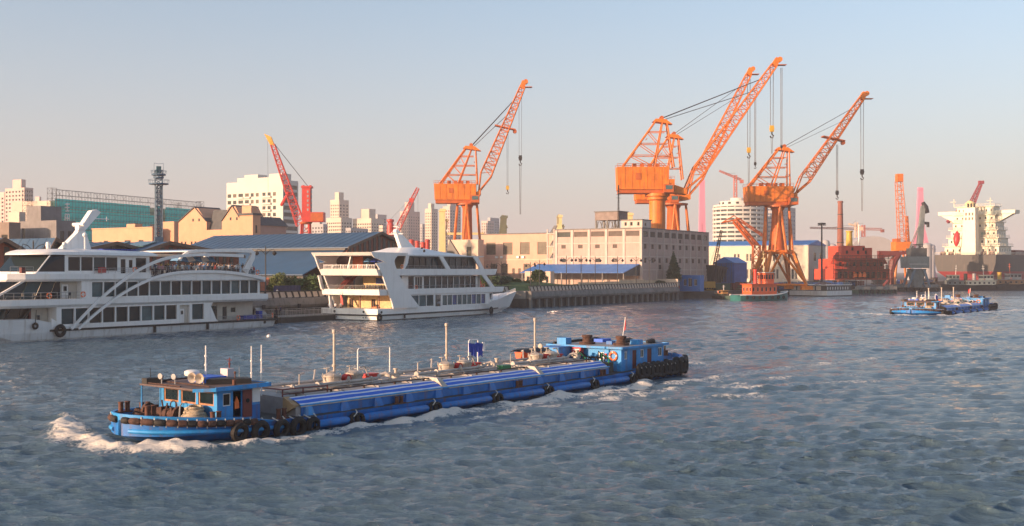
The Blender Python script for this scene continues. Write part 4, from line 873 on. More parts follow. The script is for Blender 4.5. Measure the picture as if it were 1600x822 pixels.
    # sweeping arches
    def arch(pts, wd, y0, nm):
        P = []; q = [Vector(p) for p in pts]
        for i in range(len(q)-1):
            p0, p1, p2, p3 = q[max(i-1, 0)], q[i], q[i+1], q[min(i+2, len(q)-1)]
            for t in np.linspace(0, 1, 6)[:-1]:
                P.append(0.5*((2*p1)+(-p0+p2)*t+(2*p0-5*p1+4*p2-p3)*t*t+(-p0+3*p1-3*p2+p3)*t**3))
        P.append(q[-1]); rr = []
        for i, p in enumerate(P):
            a = (P[min(i+1, len(P)-1)]-P[max(i-1, 0)]).normalized(); n_ = Vector((-a.y, a.x)); w_ = wd*(0.75+0.5*i/len(P))
            rr.append([(p.x+n_.x*w_/2, y0, p.y+n_.y*w_/2), (p.x-n_.x*w_/2, y0, p.y-n_.y*w_/2), (p.x-n_.x*w_/2, y0+0.3, p.y-n_.y*w_/2), (p.x+n_.x*w_/2, y0+0.3, p.y+n_.y*w_/2)])
        mb = MB(); mb.loft(rr); mb.build(nm, ferw, T, smooth=True)
    for y0 in (-0.50, W+0.2):
        arch([(-10.2, 1.5), (-7.4, 4.0), (-3.6, 6.9), (1.5, 9.9), (6.5, 11.7), (12, 12.4), (18, 12.5), (23.5, 12.4)], 0.42, y0, 'arch')
        arch([(-9.0, 1.5), (-5.6, 3.9), (-1.0, 6.6), (4.4, 8.7), (9.5, 9.6), (16.5, 9.75), (22.5, 9.4), (28.6, 8.5)], 0.42, y0, 'arch')
    # blue awning over the crowd
    mb = MB()
    for k in range(5): mb.hexa([(14.2+k*1.5, 4.2, 11.55-0.25*(k % 2)), (15.7+k*1.5, 4.2, 11.30+0.25*(k % 2)), (15.7+k*1.5, 7.0, 11.30+0.25*(k % 2)), (14.2+k*1.5, 7.0, 11.55-0.25*(k % 2)), (14.3+k*1.5, 4.8, 12.2), (15.6+k*1.5, 4.8, 12.2), (15.6+k*1.5, 6.4, 12.2), (14.3+k*1.5, 6.4, 12.2)], k % 2)
    for x in (14.4, 21.4): mb.tube((x, 5.6, 8.6), (x, 5.6, 12.1), 0.06)
    mb.build('awning', [parasol_b, white], T)
    return T
FA = ferry_a()
random.seed(11)
FAM = Matrix.Translation((-58.25, 169.9, 0)) @ Matrix.Rotation(QRZ, 4, 'Z')
cols = list(shirt_cols)
ORD = 'first second third fourth fifth sixth seventh eighth ninth tenth eleventh twelfth thirteenth fourteenth fifteenth sixteenth seventeenth eighteenth nineteenth twentieth twenty-first twenty-second twenty-third twenty-fourth twenty-fifth twenty-sixth twenty-seventh twenty-eighth twenty-ninth thirtieth'.split()
for row, (yy, cnt_) in enumerate(((0.75, 28), (1.7, 22), (3.0, 12))):
    for k in range(cnt_):
        x = 5.8+(k+0.5*random.random())*(21.5/cnt_)
        if 23.4 < x < 25.6 and yy < 1: continue
        c_ = random.choices(cols, (7, 2, 3, 3, 4, 2, 2, 1))[0]; p = FAM @ Vector((x, yy+0.25*random.random(), 9.05+0.12*row))
        where = ('at the top-deck rail', 'in second row of the top-deck crowd', 'at back of the top-deck crowd')[row]
        person(random.choice((0, 1, 1, 2)), c_, p, QRZ-R(90)+random.uniform(-0.7, 0.7), '%s person from the left %s, in %s' % (ORD[k], where, c_), 'people on the excursion boat top deck', random.uniform(0.95, 1.08)*1.15)
slab(FA, 'top_deck_floor', [(5.0, 0.3), (27.5, 0.3), (27.5, 11.9), (5.0, 11.9)], 8.7, 9.04, deckf)
for k, (x, c_) in enumerate(((26.9, 'white'), (27.3, 'red'), (1.9, 'navy'))):
    p = FAM @ Vector((x, 1.0, 9.05 if x > 5 else 9.45)); person(0, c_, p, QRZ-R(90), 'person in %s top standing %s' % (c_, 'beside the aft lifebuoy of the arched boat' if x > 5 else 'behind the upper lifebuoy of the arched boat'), 'people on the excursion boat top deck')

def ferry_b():
    O = Vector((-26.25, 218.75)); W = 14.5
    T = thing('excursion_boat', 'white excursion boat with open sunlit stern decks and a sweeping side fin', 'boat', (O.x, O.y, 0), QRZ)
    HB = [(0, W/2), (36, W/2), (43, W/2-0.8), (49, W/2-2.4), (54, W/2-4.2), (59, W/2-6.0), (63, 0.15)]
    def side(x): return W/2-interp(HB, x)
    # hull up to the main rail, rising to the stem
    mb = MB(); rr = []
    for x in (0, 0.01, 8, 20, 30, 36, 39.5, 43, 46, 49, 51.5, 54, 56.5, 59, 61, 63):
        b = interp(HB, x); top = 2.35 if x <= 36 else 2.35+(x-36)/27*2.4; f = 1 if x < 34 else 1-(x-34)/29*0.55; xo = max(0, (x-50)*0.5)
        rr.append([(x, W/2-b, top), (x-xo*0.5, W/2-b*(0.4+0.6*f)-0.0, 1.1), (x-xo, W/2-b*f*0.97, 0.2), (x-xo, W/2-b*f*0.9, -1), (x-xo, W/2+b*f*0.9, -1), (x-xo, W/2+b*f*0.97, 0.2), (x-xo*0.5, W/2+b*(0.4+0.6*f), 1.1), (x, W/2+b, top)])
    mb.loft(rr); mb.build('hull', ferw, T)
    mb = MB(); mb.path([(0.0, W-0.3, 1.1), (-0.12, W-0.4, 1.1), (-0.12, 0, 1.1), (0.1, -0.1, 1.1), (36, -0.1, 1.15), (42.5, 0.75, 1.2), (47, 2.3, 1.2)], 0.15, 6); mb.build('strake', strake, T)
    mb = MB(); mb.path([(-0.05, W-0.3, 0.1), (-0.05, 0.05, 0.1), (0.2, 0.02, 0.08), (36, 0.05, 0.08), (42, 2.0, 0.08)], 0.12, 6); mb.build('waterline', wline, T)
    o = link('fender_tyre', tyre_me, T, (41.0, 0.2, 0.8)); o.scale = (1.7, 1.3, 1.7); o.rotation_euler = (0, 0, R(12))
    o = link('fender_tyre', tyre_me, T, (0.2, -0.3, 0.75)); o.scale = (1.4, 1.2, 1.4)
    for y in (3.5, 11.0):
        mb = MB(); mb.tube((-0.08, y, 1.75), (0.2, y, 1.75), 0.24, n=12); mb.build('hawse_port', black, T)
        mb = MB(); mb.tube((-0.08, y-0.5, 0.62), (0.2, y-0.5, 0.62), 0.12, n=8); mb.tube((-0.08, y+0.1, 0.62), (0.2, y+0.1, 0.62), 0.12, n=8); mb.build('drain_port', black, T)
    mb = MB(); mb.tube((1.2, -0.05, 1.7), (1.2, 0.2, 1.7), 0.26, n=12); mb.build('hawse_port', black, T)
    mb = MB(); mb.box(8.4, 8.7, -0.2, -0.02, 0.3, 1.1); mb.build('side_fender', rubber, T)
    # near and far side plating between hull top and deck 1, with openings
    z0, HS = 2.35, 2.6
    l1 = strip(11.0, 18.6, 3, 0.2, 2.45, 0.15); dr = (19.2, 21.3, 0.01, 2.45); l2 = strip(21.8, 38.3, 9, 0.2, 2.3, 0.16)
    mb = MB(); o = (9.2, 0.0, z0); sh = lambda hs: [(a-9.2, b-9.2, c, d_) for a, b, c, d_ in hs]; facade(mb, o, (1, 0), 30.4, HS, sh(l1+[dr]+l2), 0.25); facade(mb, (39.6, W, z0), (-1, 0), 30.4, HS, [], 0.2); mb.build('lower_wall', ferw, T)
    windows(T, o, (1, 0), sh(l1), 0.25, [glass, frame_d], 1, 1, 0.07, rnd=[glass2, glass3]); windows(T, o, (1, 0), sh(l2), 0.25, [screen_b, frame_d], 1, 1, 0.08, rnd=[screen_b, glass3, screen_b])
    mb = MB(); mb.prism([(9.6, -0.01, 4.85), (11.1, -0.01, 4.85), (12.8, -0.01, 2.5), (11.3, -0.01, 2.5), (10.3, -0.01, 3.6)], (0, 0.2, 0)); mb.build('raked_window', glass2, T)
    mb = MB(); mb.box(19.2, 21.3, 1.2, 1.25, z0, z0+2.4); mb.build('door', grey, T)
    mb = MB(); mb.hexa([(39.6, 0.0, 2.6), (45.4, 2.6, 2.9), (45.4, 2.8, 2.9), (39.6, 0.3, 2.6), (39.6, 0.0, 4.95), (44.2, 1.9, 4.95), (44.2, 2.1, 4.95), (39.6, 0.3, 4.95)]); mb.build('bow_plate', ferw, T)
    mb = MB(); mb.hexa([(41.0, 0.55, 3.3), (44.3, 2.05, 3.3), (44.3, 2.2, 3.3), (41.0, 0.7, 3.3), (40.6, 0.38, 4.7), (43.6, 1.6, 4.7), (43.6, 1.9, 4.7), (40.6, 0.7, 4.7)]); mb.build('bow_window', glass2, T)
    mb = MB(); mb.hexa([(44.2, 2.2, 2.8), (44.2, W-2.2, 2.8), (45.4, W-2.8, 2.8), (45.4, 2.8, 2.8), (43, 2.0, 5), (43, W-2, 5), (44, W-2.2, 5), (44, 2.2, 5)]); mb.build('bow_front', ferw, T)
    rail(T, [(46.5, 1.8, 3.3), (54, 4.3, 3.95), (62.4, 7.1, 4.7)], 0.85, 1.1, 2, 0.06, ferw)
    mb = MB(); mb.loft([[(x, side(x)+0.25, 2.3+(x-36)/27*2.3), (x, W-side(x)-0.25, 2.3+(x-36)/27*2.3)] for x in (40, 46, 54, 59, 62)], closed=False, cap=False); mb.build('foredeck', deckf, T)
    # decks
    def deck(nm, z0_, z1_, xa, xf, stern_tip):
        mb = MB(); mb.hexa([(xa+stern_tip, 0.1, z0_), (xf-0.9, 0.1, z0_), (xf-0.9, W-0.1, z0_), (xa+stern_tip, W-0.1, z0_), (xa, -0.1, z1_), (xf, -0.1, z1_), (xf, W+0.1, z1_), (xa, W+0.1, z1_)]); return mb.build(nm, ferw, T)
    deck('deck_band', 4.95, 5.35, 0.6, 45.4, 0.3); deck('deck_band', 8.85, 9.25, 0.2, 42.4, 0.3)
    for z, xa, xf, top, lean in ((5.35, 0.45, 45.2, 6.2, -0.25), (9.25, 0.1, 42.2, 10.25, -0.75)):
        mb = MB(); mb.hexa([(xa, -0.12, z-0.3), (xf, -0.12, z-0.3), (xf, 0.1, z-0.3), (xa, 0.1, z-0.3), (xa, -0.14, top), (xf+0.8, -0.14, top), (xf+0.8, 0.06, top), (xa, 0.06, top)])
        mb.build('side_bulwark', ferw, T)
        mb = MB(); mb.hexa([(xa, -0.12, z-0.3), (xa, W+0.1, z-0.3), (xa+0.2, W+0.1, z-0.3), (xa+0.2, -0.12, z-0.3), (xa+lean, -0.14, top), (xa+lean, W+0.12, top), (xa+lean+0.15, W+0.12, top), (xa+lean+0.15, -0.14, top)]); mb.build('stern_parapet', ferw, T)
        mb = MB(); mb.box(xa, xf, W-0.1, W+0.1, z-0.3, top); mb.build('side_bulwark', ferw, T)
    # lower stern saloon seen through the open stern
    mb = MB(); facade(mb, (6.5, W-1.2, 1.5), (0, -1), W-2.4, 3.4, [(0.6, 1.7, 0.1, 2.6), (6.4, 7.5, 0.1, 2.6)], 0.2); mb.build('saloon_wall', amber, T)
    windows(T, (6.5, W-1.2, 1.5), (0, -1), [(0.6, 1.7, 0.1, 2.6), (6.4, 7.5, 0.1, 2.6)], 0.2, [dark, woodf], 2, 1, 0.09, 'door')
    mb = MB(); mb.box(0.3, 9, 0.3, W-0.3, 1.4, 1.5); mb.build('stern_deck', deckf, T)
    mb = MB(); mb.box(4.6, 5.3, 3.6, 5.0, 1.5, 2.6); mb.build('orange_crate', orange_b, T)
    for y in (2.2, 7.0, 11.8):
        mb = MB(); mb.tube((3.2, y, 1.5), (3.2, y, 4.95), 0.12, n=8); mb.build('stern_pillar', redb, T)
    mb = MB(); mb.hexa([(0.2, 12.2, 2.3), (0.9, 12.2, 2.3), (0.9, 12.5, 2.3), (0.2, 12.5, 2.3), (1.4, 13.6, 5.0), (2.1, 13.6, 5.0), (2.1, 13.9, 5.0), (1.4, 13.9, 5.0)]); mb.build('stern_strut', ferw, T)
    mb = MB(); mb.prism([(-0.2, W-0.3, 6.1), (0.6, W-0.3, 6.1), (-0.4, W-0.3, 8.9), (-1.2, W-0.3, 8.9)], (0, 0.3, 0)); mb.build('stern_strut', ferw, T)
    mb = MB(); mb.prism([(-0.9, W-0.3, 10.2), (-0.2, W-0.3, 10.2), (-1.6, W-0.3, 12.95), (-2.3, W-0.3, 12.95)], (0, 0.3, 0)); mb.build('stern_strut', ferw, T)
    mb = MB(); mb.tube((0.3, 9.5, 3.0), (0.0, 9.5, 5.6), 0.05); mb.build('flag_staff', white, T); mb = MB(); mb.hexa([(0.05, 9.45, 3.4), (0.1, 8.8, 3.0), (0.14, 8.8, 3.0), (0.09, 9.45, 3.4), (0.0, 9.45, 5.3), (0.05, 9.0, 4.4), (0.09, 9.0, 4.4), (0.04, 9.45, 5.3)]); mb.build('red_flag', red, T)
    # middle stern deck
    mb = MB(); mb.box(7.6, 7.8, 1.0, W-4.5, 5.35, 8.8); mb.build('saloon_wall', amber, T); mb = MB(); mb.box(7.5, 7.6, 3.0, 6.5, 7.2, 8.4); mb.build('wall_screen', screen_b, T)
    mb = MB()
    for k in range(11):
        mb.cbox((6.9, 1.6+k*0.75, 6.6), (0.35, 0.35, 0.7))
    mb.box(6.5, 7.3, 1.0, 10, 6.15, 6.25);
    mb.build('bar_counter', dark, T)
    rail(T, [(0.3, W, 6.2), (0.3, 0, 6.2), (8, 0, 6.2)], 0.75, 1.5, 3, 0.035)
    mb = MB(); mb.prism([(1.5, 11.2, 5.4), (2.7, 11.2, 5.4), (7.4, 11.2, 8.8), (6.2, 11.2, 8.8)], (0, 1.6, 0)); mb.build('stairway', redb, T)
    for k in range(4):
        mb = MB(); y = 2.2+k*2.6; mb.lathe([(0.3, 0), (0.06, 0.05), (0.06, 0.7), (0.5, 0.72), (0.5, 0.78)], (3.0, y, 5.36), 10); mb.build('round_table', redb, T)
        for s in (-0.8, 0.8): mb = MB(); mb.box(2.75, 3.25, y+s-0.22, y+s+0.22, 5.75, 5.82); mb.box(2.75, 3.25, y+s+(0.18 if s > 0 else -0.22), y+s+(0.22 if s > 0 else -0.18), 5.82, 6.4); mb.box(2.8, 3.2, y+s-0.15, y+s+0.15, 5.36, 5.75); mb.build('deck_chair', redb, T)
    # upper stern deck: ornamental balustrade, tables, awning cloths
    for k in range(6):
        y = 1.2+k*2.2; mb = MB()
        for q in range(5): mb.tube((-0.5, y-0.8+q*0.35, 10.25), (-0.55, y-0.8+q*0.35+0.1*(q-2), 10.95), 0.05, n=5)
        mb.tube((-0.55, y-1.0, 11.0), (-0.55, y+1.0, 11.0), 0.06); mb.build('balustrade', ferw, T)
        mb = MB(); mb.tube((-0.5, y+1.1, 10.2), (-0.55, y+1.1, 11.15), 0.1); mb.build('balustrade_post', ferw, T)
    mb = MB(); mb.box(5.8, 6.0, 8.6, 11.2, 9.3, 12.8); mb.build('orange_panel', mat('orange_panel', (0.62, 0.13, 0.04), 0.6), T)
    for k in range(3):
        mb = MB(); y = 1.8+k*1.7; mb.lathe([(0.9, 0), (0.55, 0.5), (0.05, 0.85)], (3.4, y, 11.6), 8); mb.tube((3.4, y, 9.3), (3.4, y, 11.7), 0.05); mb.build('parasol', [screen_b, cloth_b, parasol_b][k], T)
    for k in range(4):
        mb = MB(); y = 2.5+k*2.8; mb.lathe([(0.3, 0), (0.06, 0.05), (0.06, 0.7), (0.5, 0.72), (0.5, 0.78)], (2.0, y, 9.26), 10); mb.build('round_table', ferw, T)
    # top roof over the stern
    mb = MB(); mb.hexa([(-2.1, -0.1, 12.85), (9.5, -0.1, 12.85), (9.5, W+0.1, 12.85), (-2.1, W+0.1, 12.85), (-2.7, -0.12, 13.5), (9.5, -0.12, 13.45), (9.5, W+0.12, 13.45), (-2.7, W+0.12, 13.5)]); mb.build('stern_roof', ferw, T)
    # sweeping side fin
    def curve(pts, n=6):
        q = [Vector(p) for p in pts]; P = []
        for i in range(len(q)-1):
            p0, p1, p2, p3 = q[max(i-1, 0)], q[i], q[i+1], q[min(i+2, len(q)-1)]
            for t in np.linspace(0, 1, n+1)[:-1]: P.append(0.5*((2*p1)+(-p0+p2)*t+(2*p0-5*p1+4*p2-p3)*t*t+(-p0+3*p1-3*p2+p3)*t**3))
        P.append(q[-1]); return P
    for yy in (-0.45, W+0.15):
        mb = MB()
        A = curve([(-1.0, 11.3), (0.6, 9.6), (2.3, 6.6), (4.0, 3.6), (4.4, 2.35)]); B_ = curve([(1.4, 11.6), (4.2, 10.6), (6.9, 8.4), (9.4, 5.6), (13.2, 2.35)])
        mb.loft([[(a.x, yy, a.y), (b.x, yy, b.y), (b.x, yy+0.3, b.y), (a.x, yy+0.3, a.y)] for a, b in zip(A, B_)]); mb.build('side_fin', ferw, T)
        mb = MB(); A = curve([(-2.6, 13.5), (-1.6, 12.5), (0.2, 12.0), (2.6, 11.2), (5.0, 9.6), (6.6, 8.1)]); B_ = curve([(8.8, 13.45), (6.0, 12.9), (4.8, 11.9), (5.2, 10.6), (6.2, 9.2), (7.2, 7.6)])
        mb.loft([[(a.x, yy-0.02, a.y), (b.x, yy-0.02, b.y), (b.x, yy+0.26, b.y), (a.x, yy+0.26, a.y)] for a, b in zip(A, B_)]); mb.build('fin_crest', ferw, T)
    # middle glass gallery
    mz, MH = 5.4, 3.4; mw = strip(11.3, 13.2, 1, 0.5, 3.3)+[(13.6, 16.2, 0.1, 3.3)]+strip(16.6, 36.0, 9, 0.3, 3.3, 0.16)
    mb = MB(); o = (9.2, 1.1, mz); sh = lambda hs: [(a-9.2, b-9.2, c, d_) for a, b, c, d_ in hs]; facade(mb, o, (1, 0), 27.6, MH, sh(mw), 0.15); facade(mb, (36.8, W-1.1, mz), (-1, 0), 27.6, MH, [], 0.1); mb.quad((36.8, 1.1, mz), (36.8, W-1.1, mz), (36.8, W-1.1, mz+MH), (36.8, 1.1, mz+MH)); mb.build('middle_wall', ferw, T)
    windows(T, o, (1, 0), sh([mw[0]]+mw[2:]), 0.15, [glass, frame_d], 1, 1, 0.06, rnd=[glass, glass, glass2]); windows(T, o, (1, 0), sh([mw[1]]), 0.15, [glass, ferw], 3, 1, 0.14, 'door')
    rail(T, [(9.6, 0.1, 6.2), (38.2, 0.1, 6.2)], 0.6, 1.9, 2, 0.03); ring_at(T, 12.4, -0.1, 6.5); ring_at(T, 37.6, 0.0, 6.6); ring_at(T, 7.6, -0.15, 10.7)
    mb = MB(); mb.box(37.2, 38.0, 1.2, 2.0, 5.4, 8.8); mb.build('gallery_pillar', ceil, T)
    # upper saloon
    uz, UH = 9.3, 3.55; uw = strip(10.6, 21.3, 5, 1.1, 3.2, 0.16)+strip(23.2, 34.6, 5, 1.1, 3.2, 0.16)
    mb = MB(); o = (9.9, 0.7, uz); sh = lambda hs: [(a-9.9, b-9.9, c, d_) for a, b, c, d_ in hs]; facade(mb, o, (1, 0), 25.6, UH, sh(uw), 0.2); facade(mb, (35.5, W-0.7, uz), (-1, 0), 25.6, UH, [], 0.1); mb.quad((9.9, 0.7, uz), (9.9, W-0.7, uz), (9.9, W-0.7, uz+UH), (9.9, 0.7, uz+UH)); mb.quad((35.5, 0.7, uz), (35.5, W-0.7, uz), (35.5, W-0.7, uz+UH), (35.5, 0.7, uz+UH)); mb.build('upper_wall', frame_d, T)
    windows(T, o, (1, 0), sh(uw), 0.2, [glass, frame_d], 1, 1, 0.06, rnd=[glass, glass2, glass2])
    rail(T, [(8, 0.05, 10.25), (35, 0.05, 10.25)], 0.6, 2.0, 2, 0.03)
    for pts in ([(20.4, 12.9), (21.8, 12.9), (24.6, 10.2), (22.9, 10.2)], [(33.2, 12.9), (35.2, 12.9), (37.6, 10.2), (36.0, 10.2)], [(36.6, 8.9), (38.4, 8.9), (42.0, 6.1), (40.4, 6.1)], [(9.0, 12.9), (10.0, 12.9), (9.6, 11.4), (8.6, 10.2), (7.9, 10.2), (8.6, 11.6)]):
        for yy in (-0.13, W-0.15):
            mb = MB(); mb.prism([(x, yy, z) for x, z in pts], (0, 0.28, 0)); mb.build('raked_strut', ferw, T)
    mb = MB(); mb.hexa([(36.8, 1.4, 5.4), (42, 3, 5.4), (42, W-3, 5.4), (36.8, W-1.4, 5.4), (36.8, 1.4, 8.8), (39.5, 2.4, 8.8), (39.5, W-2.4, 8.8), (36.8, W-1.4, 8.8)]); mb.build('forward_window', glass2, T)
    # top roof with shallow dome
    mb = MB(); mb.hexa([(8.6, -0.05, 12.85), (37.0, -0.05, 12.85), (37.0, W+0.05, 12.85), (8.6, W+0.05, 12.85), (8.4, -0.1, 13.1), (37.8, -0.1, 13.1), (37.8, W+0.1, 13.1), (8.4, W+0.1, 13.1)]); mb.build('top_roof', ferw, T)
    mb = MB(); rr = []
    for x, h, wd in ((8.6, 0.05, 6.8), (11.5, 0.8, 6.4), (15, 1.6, 5.8), (19, 1.75, 5.6), (23, 1.5, 5.8), (28, 0.9, 6.3), (35, 0.1, 6.7)):
        rr.append([(x, W/2-wd, 13.05), (x, W/2-wd*0.75, 13.08+h*0.7), (x, W/2-wd*0.35, 13.1+h), (x, W/2+wd*0.35, 13.1+h), (x, W/2+wd*0.75, 13.08+h*0.7), (x, W/2+wd, 13.05)])
    mb.loft(rr); mb.build('roof_dome', ferw, T, smooth=True)
    mb = MB(); mb.tube((17.2, 1.55, 14.0), (17.2, 1.35, 14.0), 0.3, n=10); mb.tube((17.2, 2.2, 14.6), (17.2, 1.9, 14.6), 0.2, n=10); mb.build('dome_porthole', black, T)
    mb = MB(); mb.prism([(16.4, W/2-0.5, 14.5), (21.5, W/2-0.5, 14.5), (16.0, W/2-0.2, 18.2), (15.2, W/2-0.2, 18.6), (14.8, W/2-0.2, 18.2)], (0, 0.8, 0)); mb.build('mast_fin', ferw, T)
    mb = MB(); mb.tube((15.2, W/2-1.8, 17.6), (15.2, W/2+1.8, 17.6), 0.08); mb.tube((13.6, W/2, 17.8), (16.6, W/2, 17.8), 0.08); mb.tube((15.2, W/2, 18.3), (15.2, W/2, 20.0), 0.07); mb.tube((15.2, W/2-0.8, 19), (15.2, W/2+0.8, 19.2), 0.06); mb.build('mast_yard', ferw, T)
    mb = MB(); mb.tube((34, 2, 13.1), (34, 2, 14.1), 0.08); mb.ball((34, 2, 14.2), 0.25); mb.build('roof_lamp', frame_d, T)
    return T
FB = ferry_b()
FBM = Matrix.Translation((-26.25, 218.75, 0)) @ Matrix.Rotation(QRZ, 4, 'Z')
for k, (y, c_, lb) in enumerate(((13.2, 'white', 'person in white top farthest left on the second boat stern'), (11.6, 'white', 'person in white top at the second boat stern, middle of three'), (10.2, 'grey', 'person in grey top at the second boat stern nearest its flag'))):
    person(0, c_, FBM @ Vector((0.9, y, 1.5)), QRZ+R(180), lb, 'crew at the second boat stern', 1.2)
for k, y in enumerate((4.2, 7.3)):
    person(1, 'white' if k else 'pink', FBM @ Vector((1.0, y*1.3, 9.25)), QRZ+R(180), 'person in %s top behind the upper stern balustrade of the second boat' % ('white' if k else 'pink'), 'guests on the second boat', 1.1)
person(0, 'black', FBM @ Vector((3.6, 3.0, 1.5)), QRZ+R(180), 'person in black top beside the orange crate on the second boat', 'crew at the second boat stern', 1.15)
# ================================================================ land, quay and the waterside buildings
QO = Vector((28.57, 333.3)); GZ = 4.4
def Q(a, b, z=0.0): return Vector((QO.x + a*QD.x - b*QN.x, QO.y + a*QD.y - b*QN.y, z))
def QA(px, b):                       # distance along the quay of photo column px at inland offset b
    k = (px-800)/F; ox = QO.x-b*QN.x; oz = QO.y-b*QN.y; return (k*oz-ox)/(QD.x-k*QD.y)
def QH(px, py, b): a = QA(px, b); return PZ(py, Q(a, b).y)
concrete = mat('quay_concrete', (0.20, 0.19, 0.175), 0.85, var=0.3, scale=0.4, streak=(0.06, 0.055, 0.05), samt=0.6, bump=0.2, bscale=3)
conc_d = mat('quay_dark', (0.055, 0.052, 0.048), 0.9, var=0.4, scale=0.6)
stone_p = mat('balustrade_stone', (0.54, 0.44, 0.35), 0.8, var=0.2, scale=1.5)
iron = mat('dark_iron', (0.022, 0.022, 0.024), 0.6, var=0.3)
paving = mat('paving', (0.19, 0.18, 0.165), 0.85, var=0.25, scale=0.3)
yardm = mat('yard_ground', (0.11, 0.10, 0.09), 0.9, var=0.4, scale=0.1)
grassm = mat('lawn_green', (0.075, 0.125, 0.025), 0.9, var=0.45, scale=0.5, bump=0.5, bscale=6)
roofb = mat('roof_blue', (0.032, 0.085, 0.16), 0.5, var=0.2, scale=0.15, streak=(0.06, 0.09, 0.12), samt=0.5)
roofb2 = mat('sheet_blue', (0.025, 0.16, 0.46), 0.5, var=0.18, scale=0.3)
roofe = mat('roof_edge_brown', (0.13, 0.085, 0.06), 0.7, var=0.2)
brick = mat('brick_red', (0.22, 0.075, 0.05), 0.85, var=0.3, scale=1.2)
darkgl = mat('shed_dark', (0.02, 0.022, 0.026), 0.4, var=0.4)
# ground sheet (one outline, reaching the horizon)
SH = [Q(-700, 5.0), Q(-46, 5.0), Q(-46, 0.6), Q(51.5, 0.6), Vector((60, 392)), Vector((PX(1120, 400), 400)), Vector((PX(1250, 452), 452)), Vector((PX(1330, 505), 505)), Vector((PX(1395, 600), 600)), Vector((PX(1452, 660), 660)), Vector((PX(1462, 760), 760)), Vector((PX(1600, 790), 790)), Vector((PX(1800, 800), 800)), Vector((2900, 1000)), Vector((3100, 3150)), Vector((-3100, 3150)), Vector((-3100, -400))]
SH[0] = Q(-900, 5.0)
mb = MB(); lo = [(p.x, p.y, -1.5) for p in SH]; hi = [(p.x, p.y, 2.4 if 4 <= i <= 12 else GZ-0.3) for i, p in enumerate(SH)]
mb.f.append(list(range(len(SH)))); mb.m.append(0); mb.v += [(p.x, p.y, 2.4) for p in SH]
n_ = len(SH); mb.v += lo
for i in range(n_): mb.f.append([i, (i+1) % n_, n_+(i+1) % n_, n_+i]); mb.m.append(1)
struct(mb.build('ground', [yardm, conc_d]))
# raised promenade sheet
mb = MB(); pr = [Q(-900, 5.2), Q(-45.8, 5.2), Q(-45.8, 0.9), Q(51.2, 0.9), Q(51.2, 30), Q(120, 60), Q(300, 400), Q(-900, 500)]
mb.prism([(p.x, p.y, 2.42) for p in pr], (0, 0, GZ-2.42)); struct(mb.build('promenade', paving))

# river wall: piles, beam, balustrade
def river_wall(nm, label, a0, a1, b, step):
    T = thing('river_wall', label, 'wall', Q(a0, b), QRZ); L = a1-a0
    mb = MB(); mb.loft([[(x, 0.0, 2.3), (x, -0.55, 2.5), (x, -0.75, 3.0), (x, -0.5, 3.7), (x, -0.25, 4.35), (x, 1.2, 4.45), (x, 1.2, 2.3)] for x in np.linspace(0, L, max(3, int(L/8)))]); mb.build('beam', concrete, T, smooth=True)
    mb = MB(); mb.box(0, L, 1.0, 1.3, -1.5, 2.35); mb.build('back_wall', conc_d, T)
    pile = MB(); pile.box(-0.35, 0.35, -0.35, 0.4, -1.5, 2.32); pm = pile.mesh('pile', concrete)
    for k in range(int(L/4)+1): link('pile', pm, T, (min(L-0.4, 0.4+k*4.0), 0, 0))
    panel = MB(); panel.hexa([(0.12, -0.30, 0.12), (1.70, -0.30, 0.12), (1.70, -0.22, 0.12), (0.12, -0.22, 0.12), (-0.10, -0.02, 1.18), (1.48, -0.02, 1.18), (1.48, 0.06, 1.18), (-0.10, 0.06, 1.18)]); pm1 = panel.mesh('balustrade_panel', stone_p)
    post = MB(); post.hexa([(-0.20, -0.42, 0), (0.18, -0.42, 0), (0.18, -0.1, 0), (-0.20, -0.1, 0), (-0.46, -0.16, 1.36), (-0.08, -0.16, 1.36), (-0.08, 0.16, 1.36), (-0.46, 0.16, 1.36)]); pm2 = post.mesh('balustrade_post', iron)
    for k in range(int(L/step)+1):
        x = k*step
        if x > L: break
        link('balustrade_post', pm2, T, (x, 0.1, 4.42))
        if x+step <= L: o = link('balustrade_panel', pm1, T, (x, 0.1, 4.42)); o.scale = (step/1.85, 1, 1)
    mb = MB(); mb.tube((-0.2, 0.16, 5.76), (L-0.2, 0.16, 5.76), 0.09, n=6); mb.build('handrail', iron, T)
    return T
river_wall('r', 'concrete river wall on piles with balustrade below the cream warehouse', -45, 51.3, 0, 1.9)
river_wall('l', 'concrete river wall with balustrade behind the two white excursion boats', -232, -46, 5, 1.9)
# end return of the wall by the shipyard
o = MB(); o.hexa([Q(51.3, 0.0, 2.4), Q(51.9, 0.0, 2.4), Q(51.9, 14, 2.4), Q(51.3, 14, 2.4), Q(51.3, 0.0, 7.0), Q(51.9, 0.0, 7.0), Q(51.9, 14, 7.0), Q(51.3, 14, 7.0)])
tag(o.build('end_wall', stone_p), 'tall pale end wall closing the promenade beside the shipyard', 'wall')

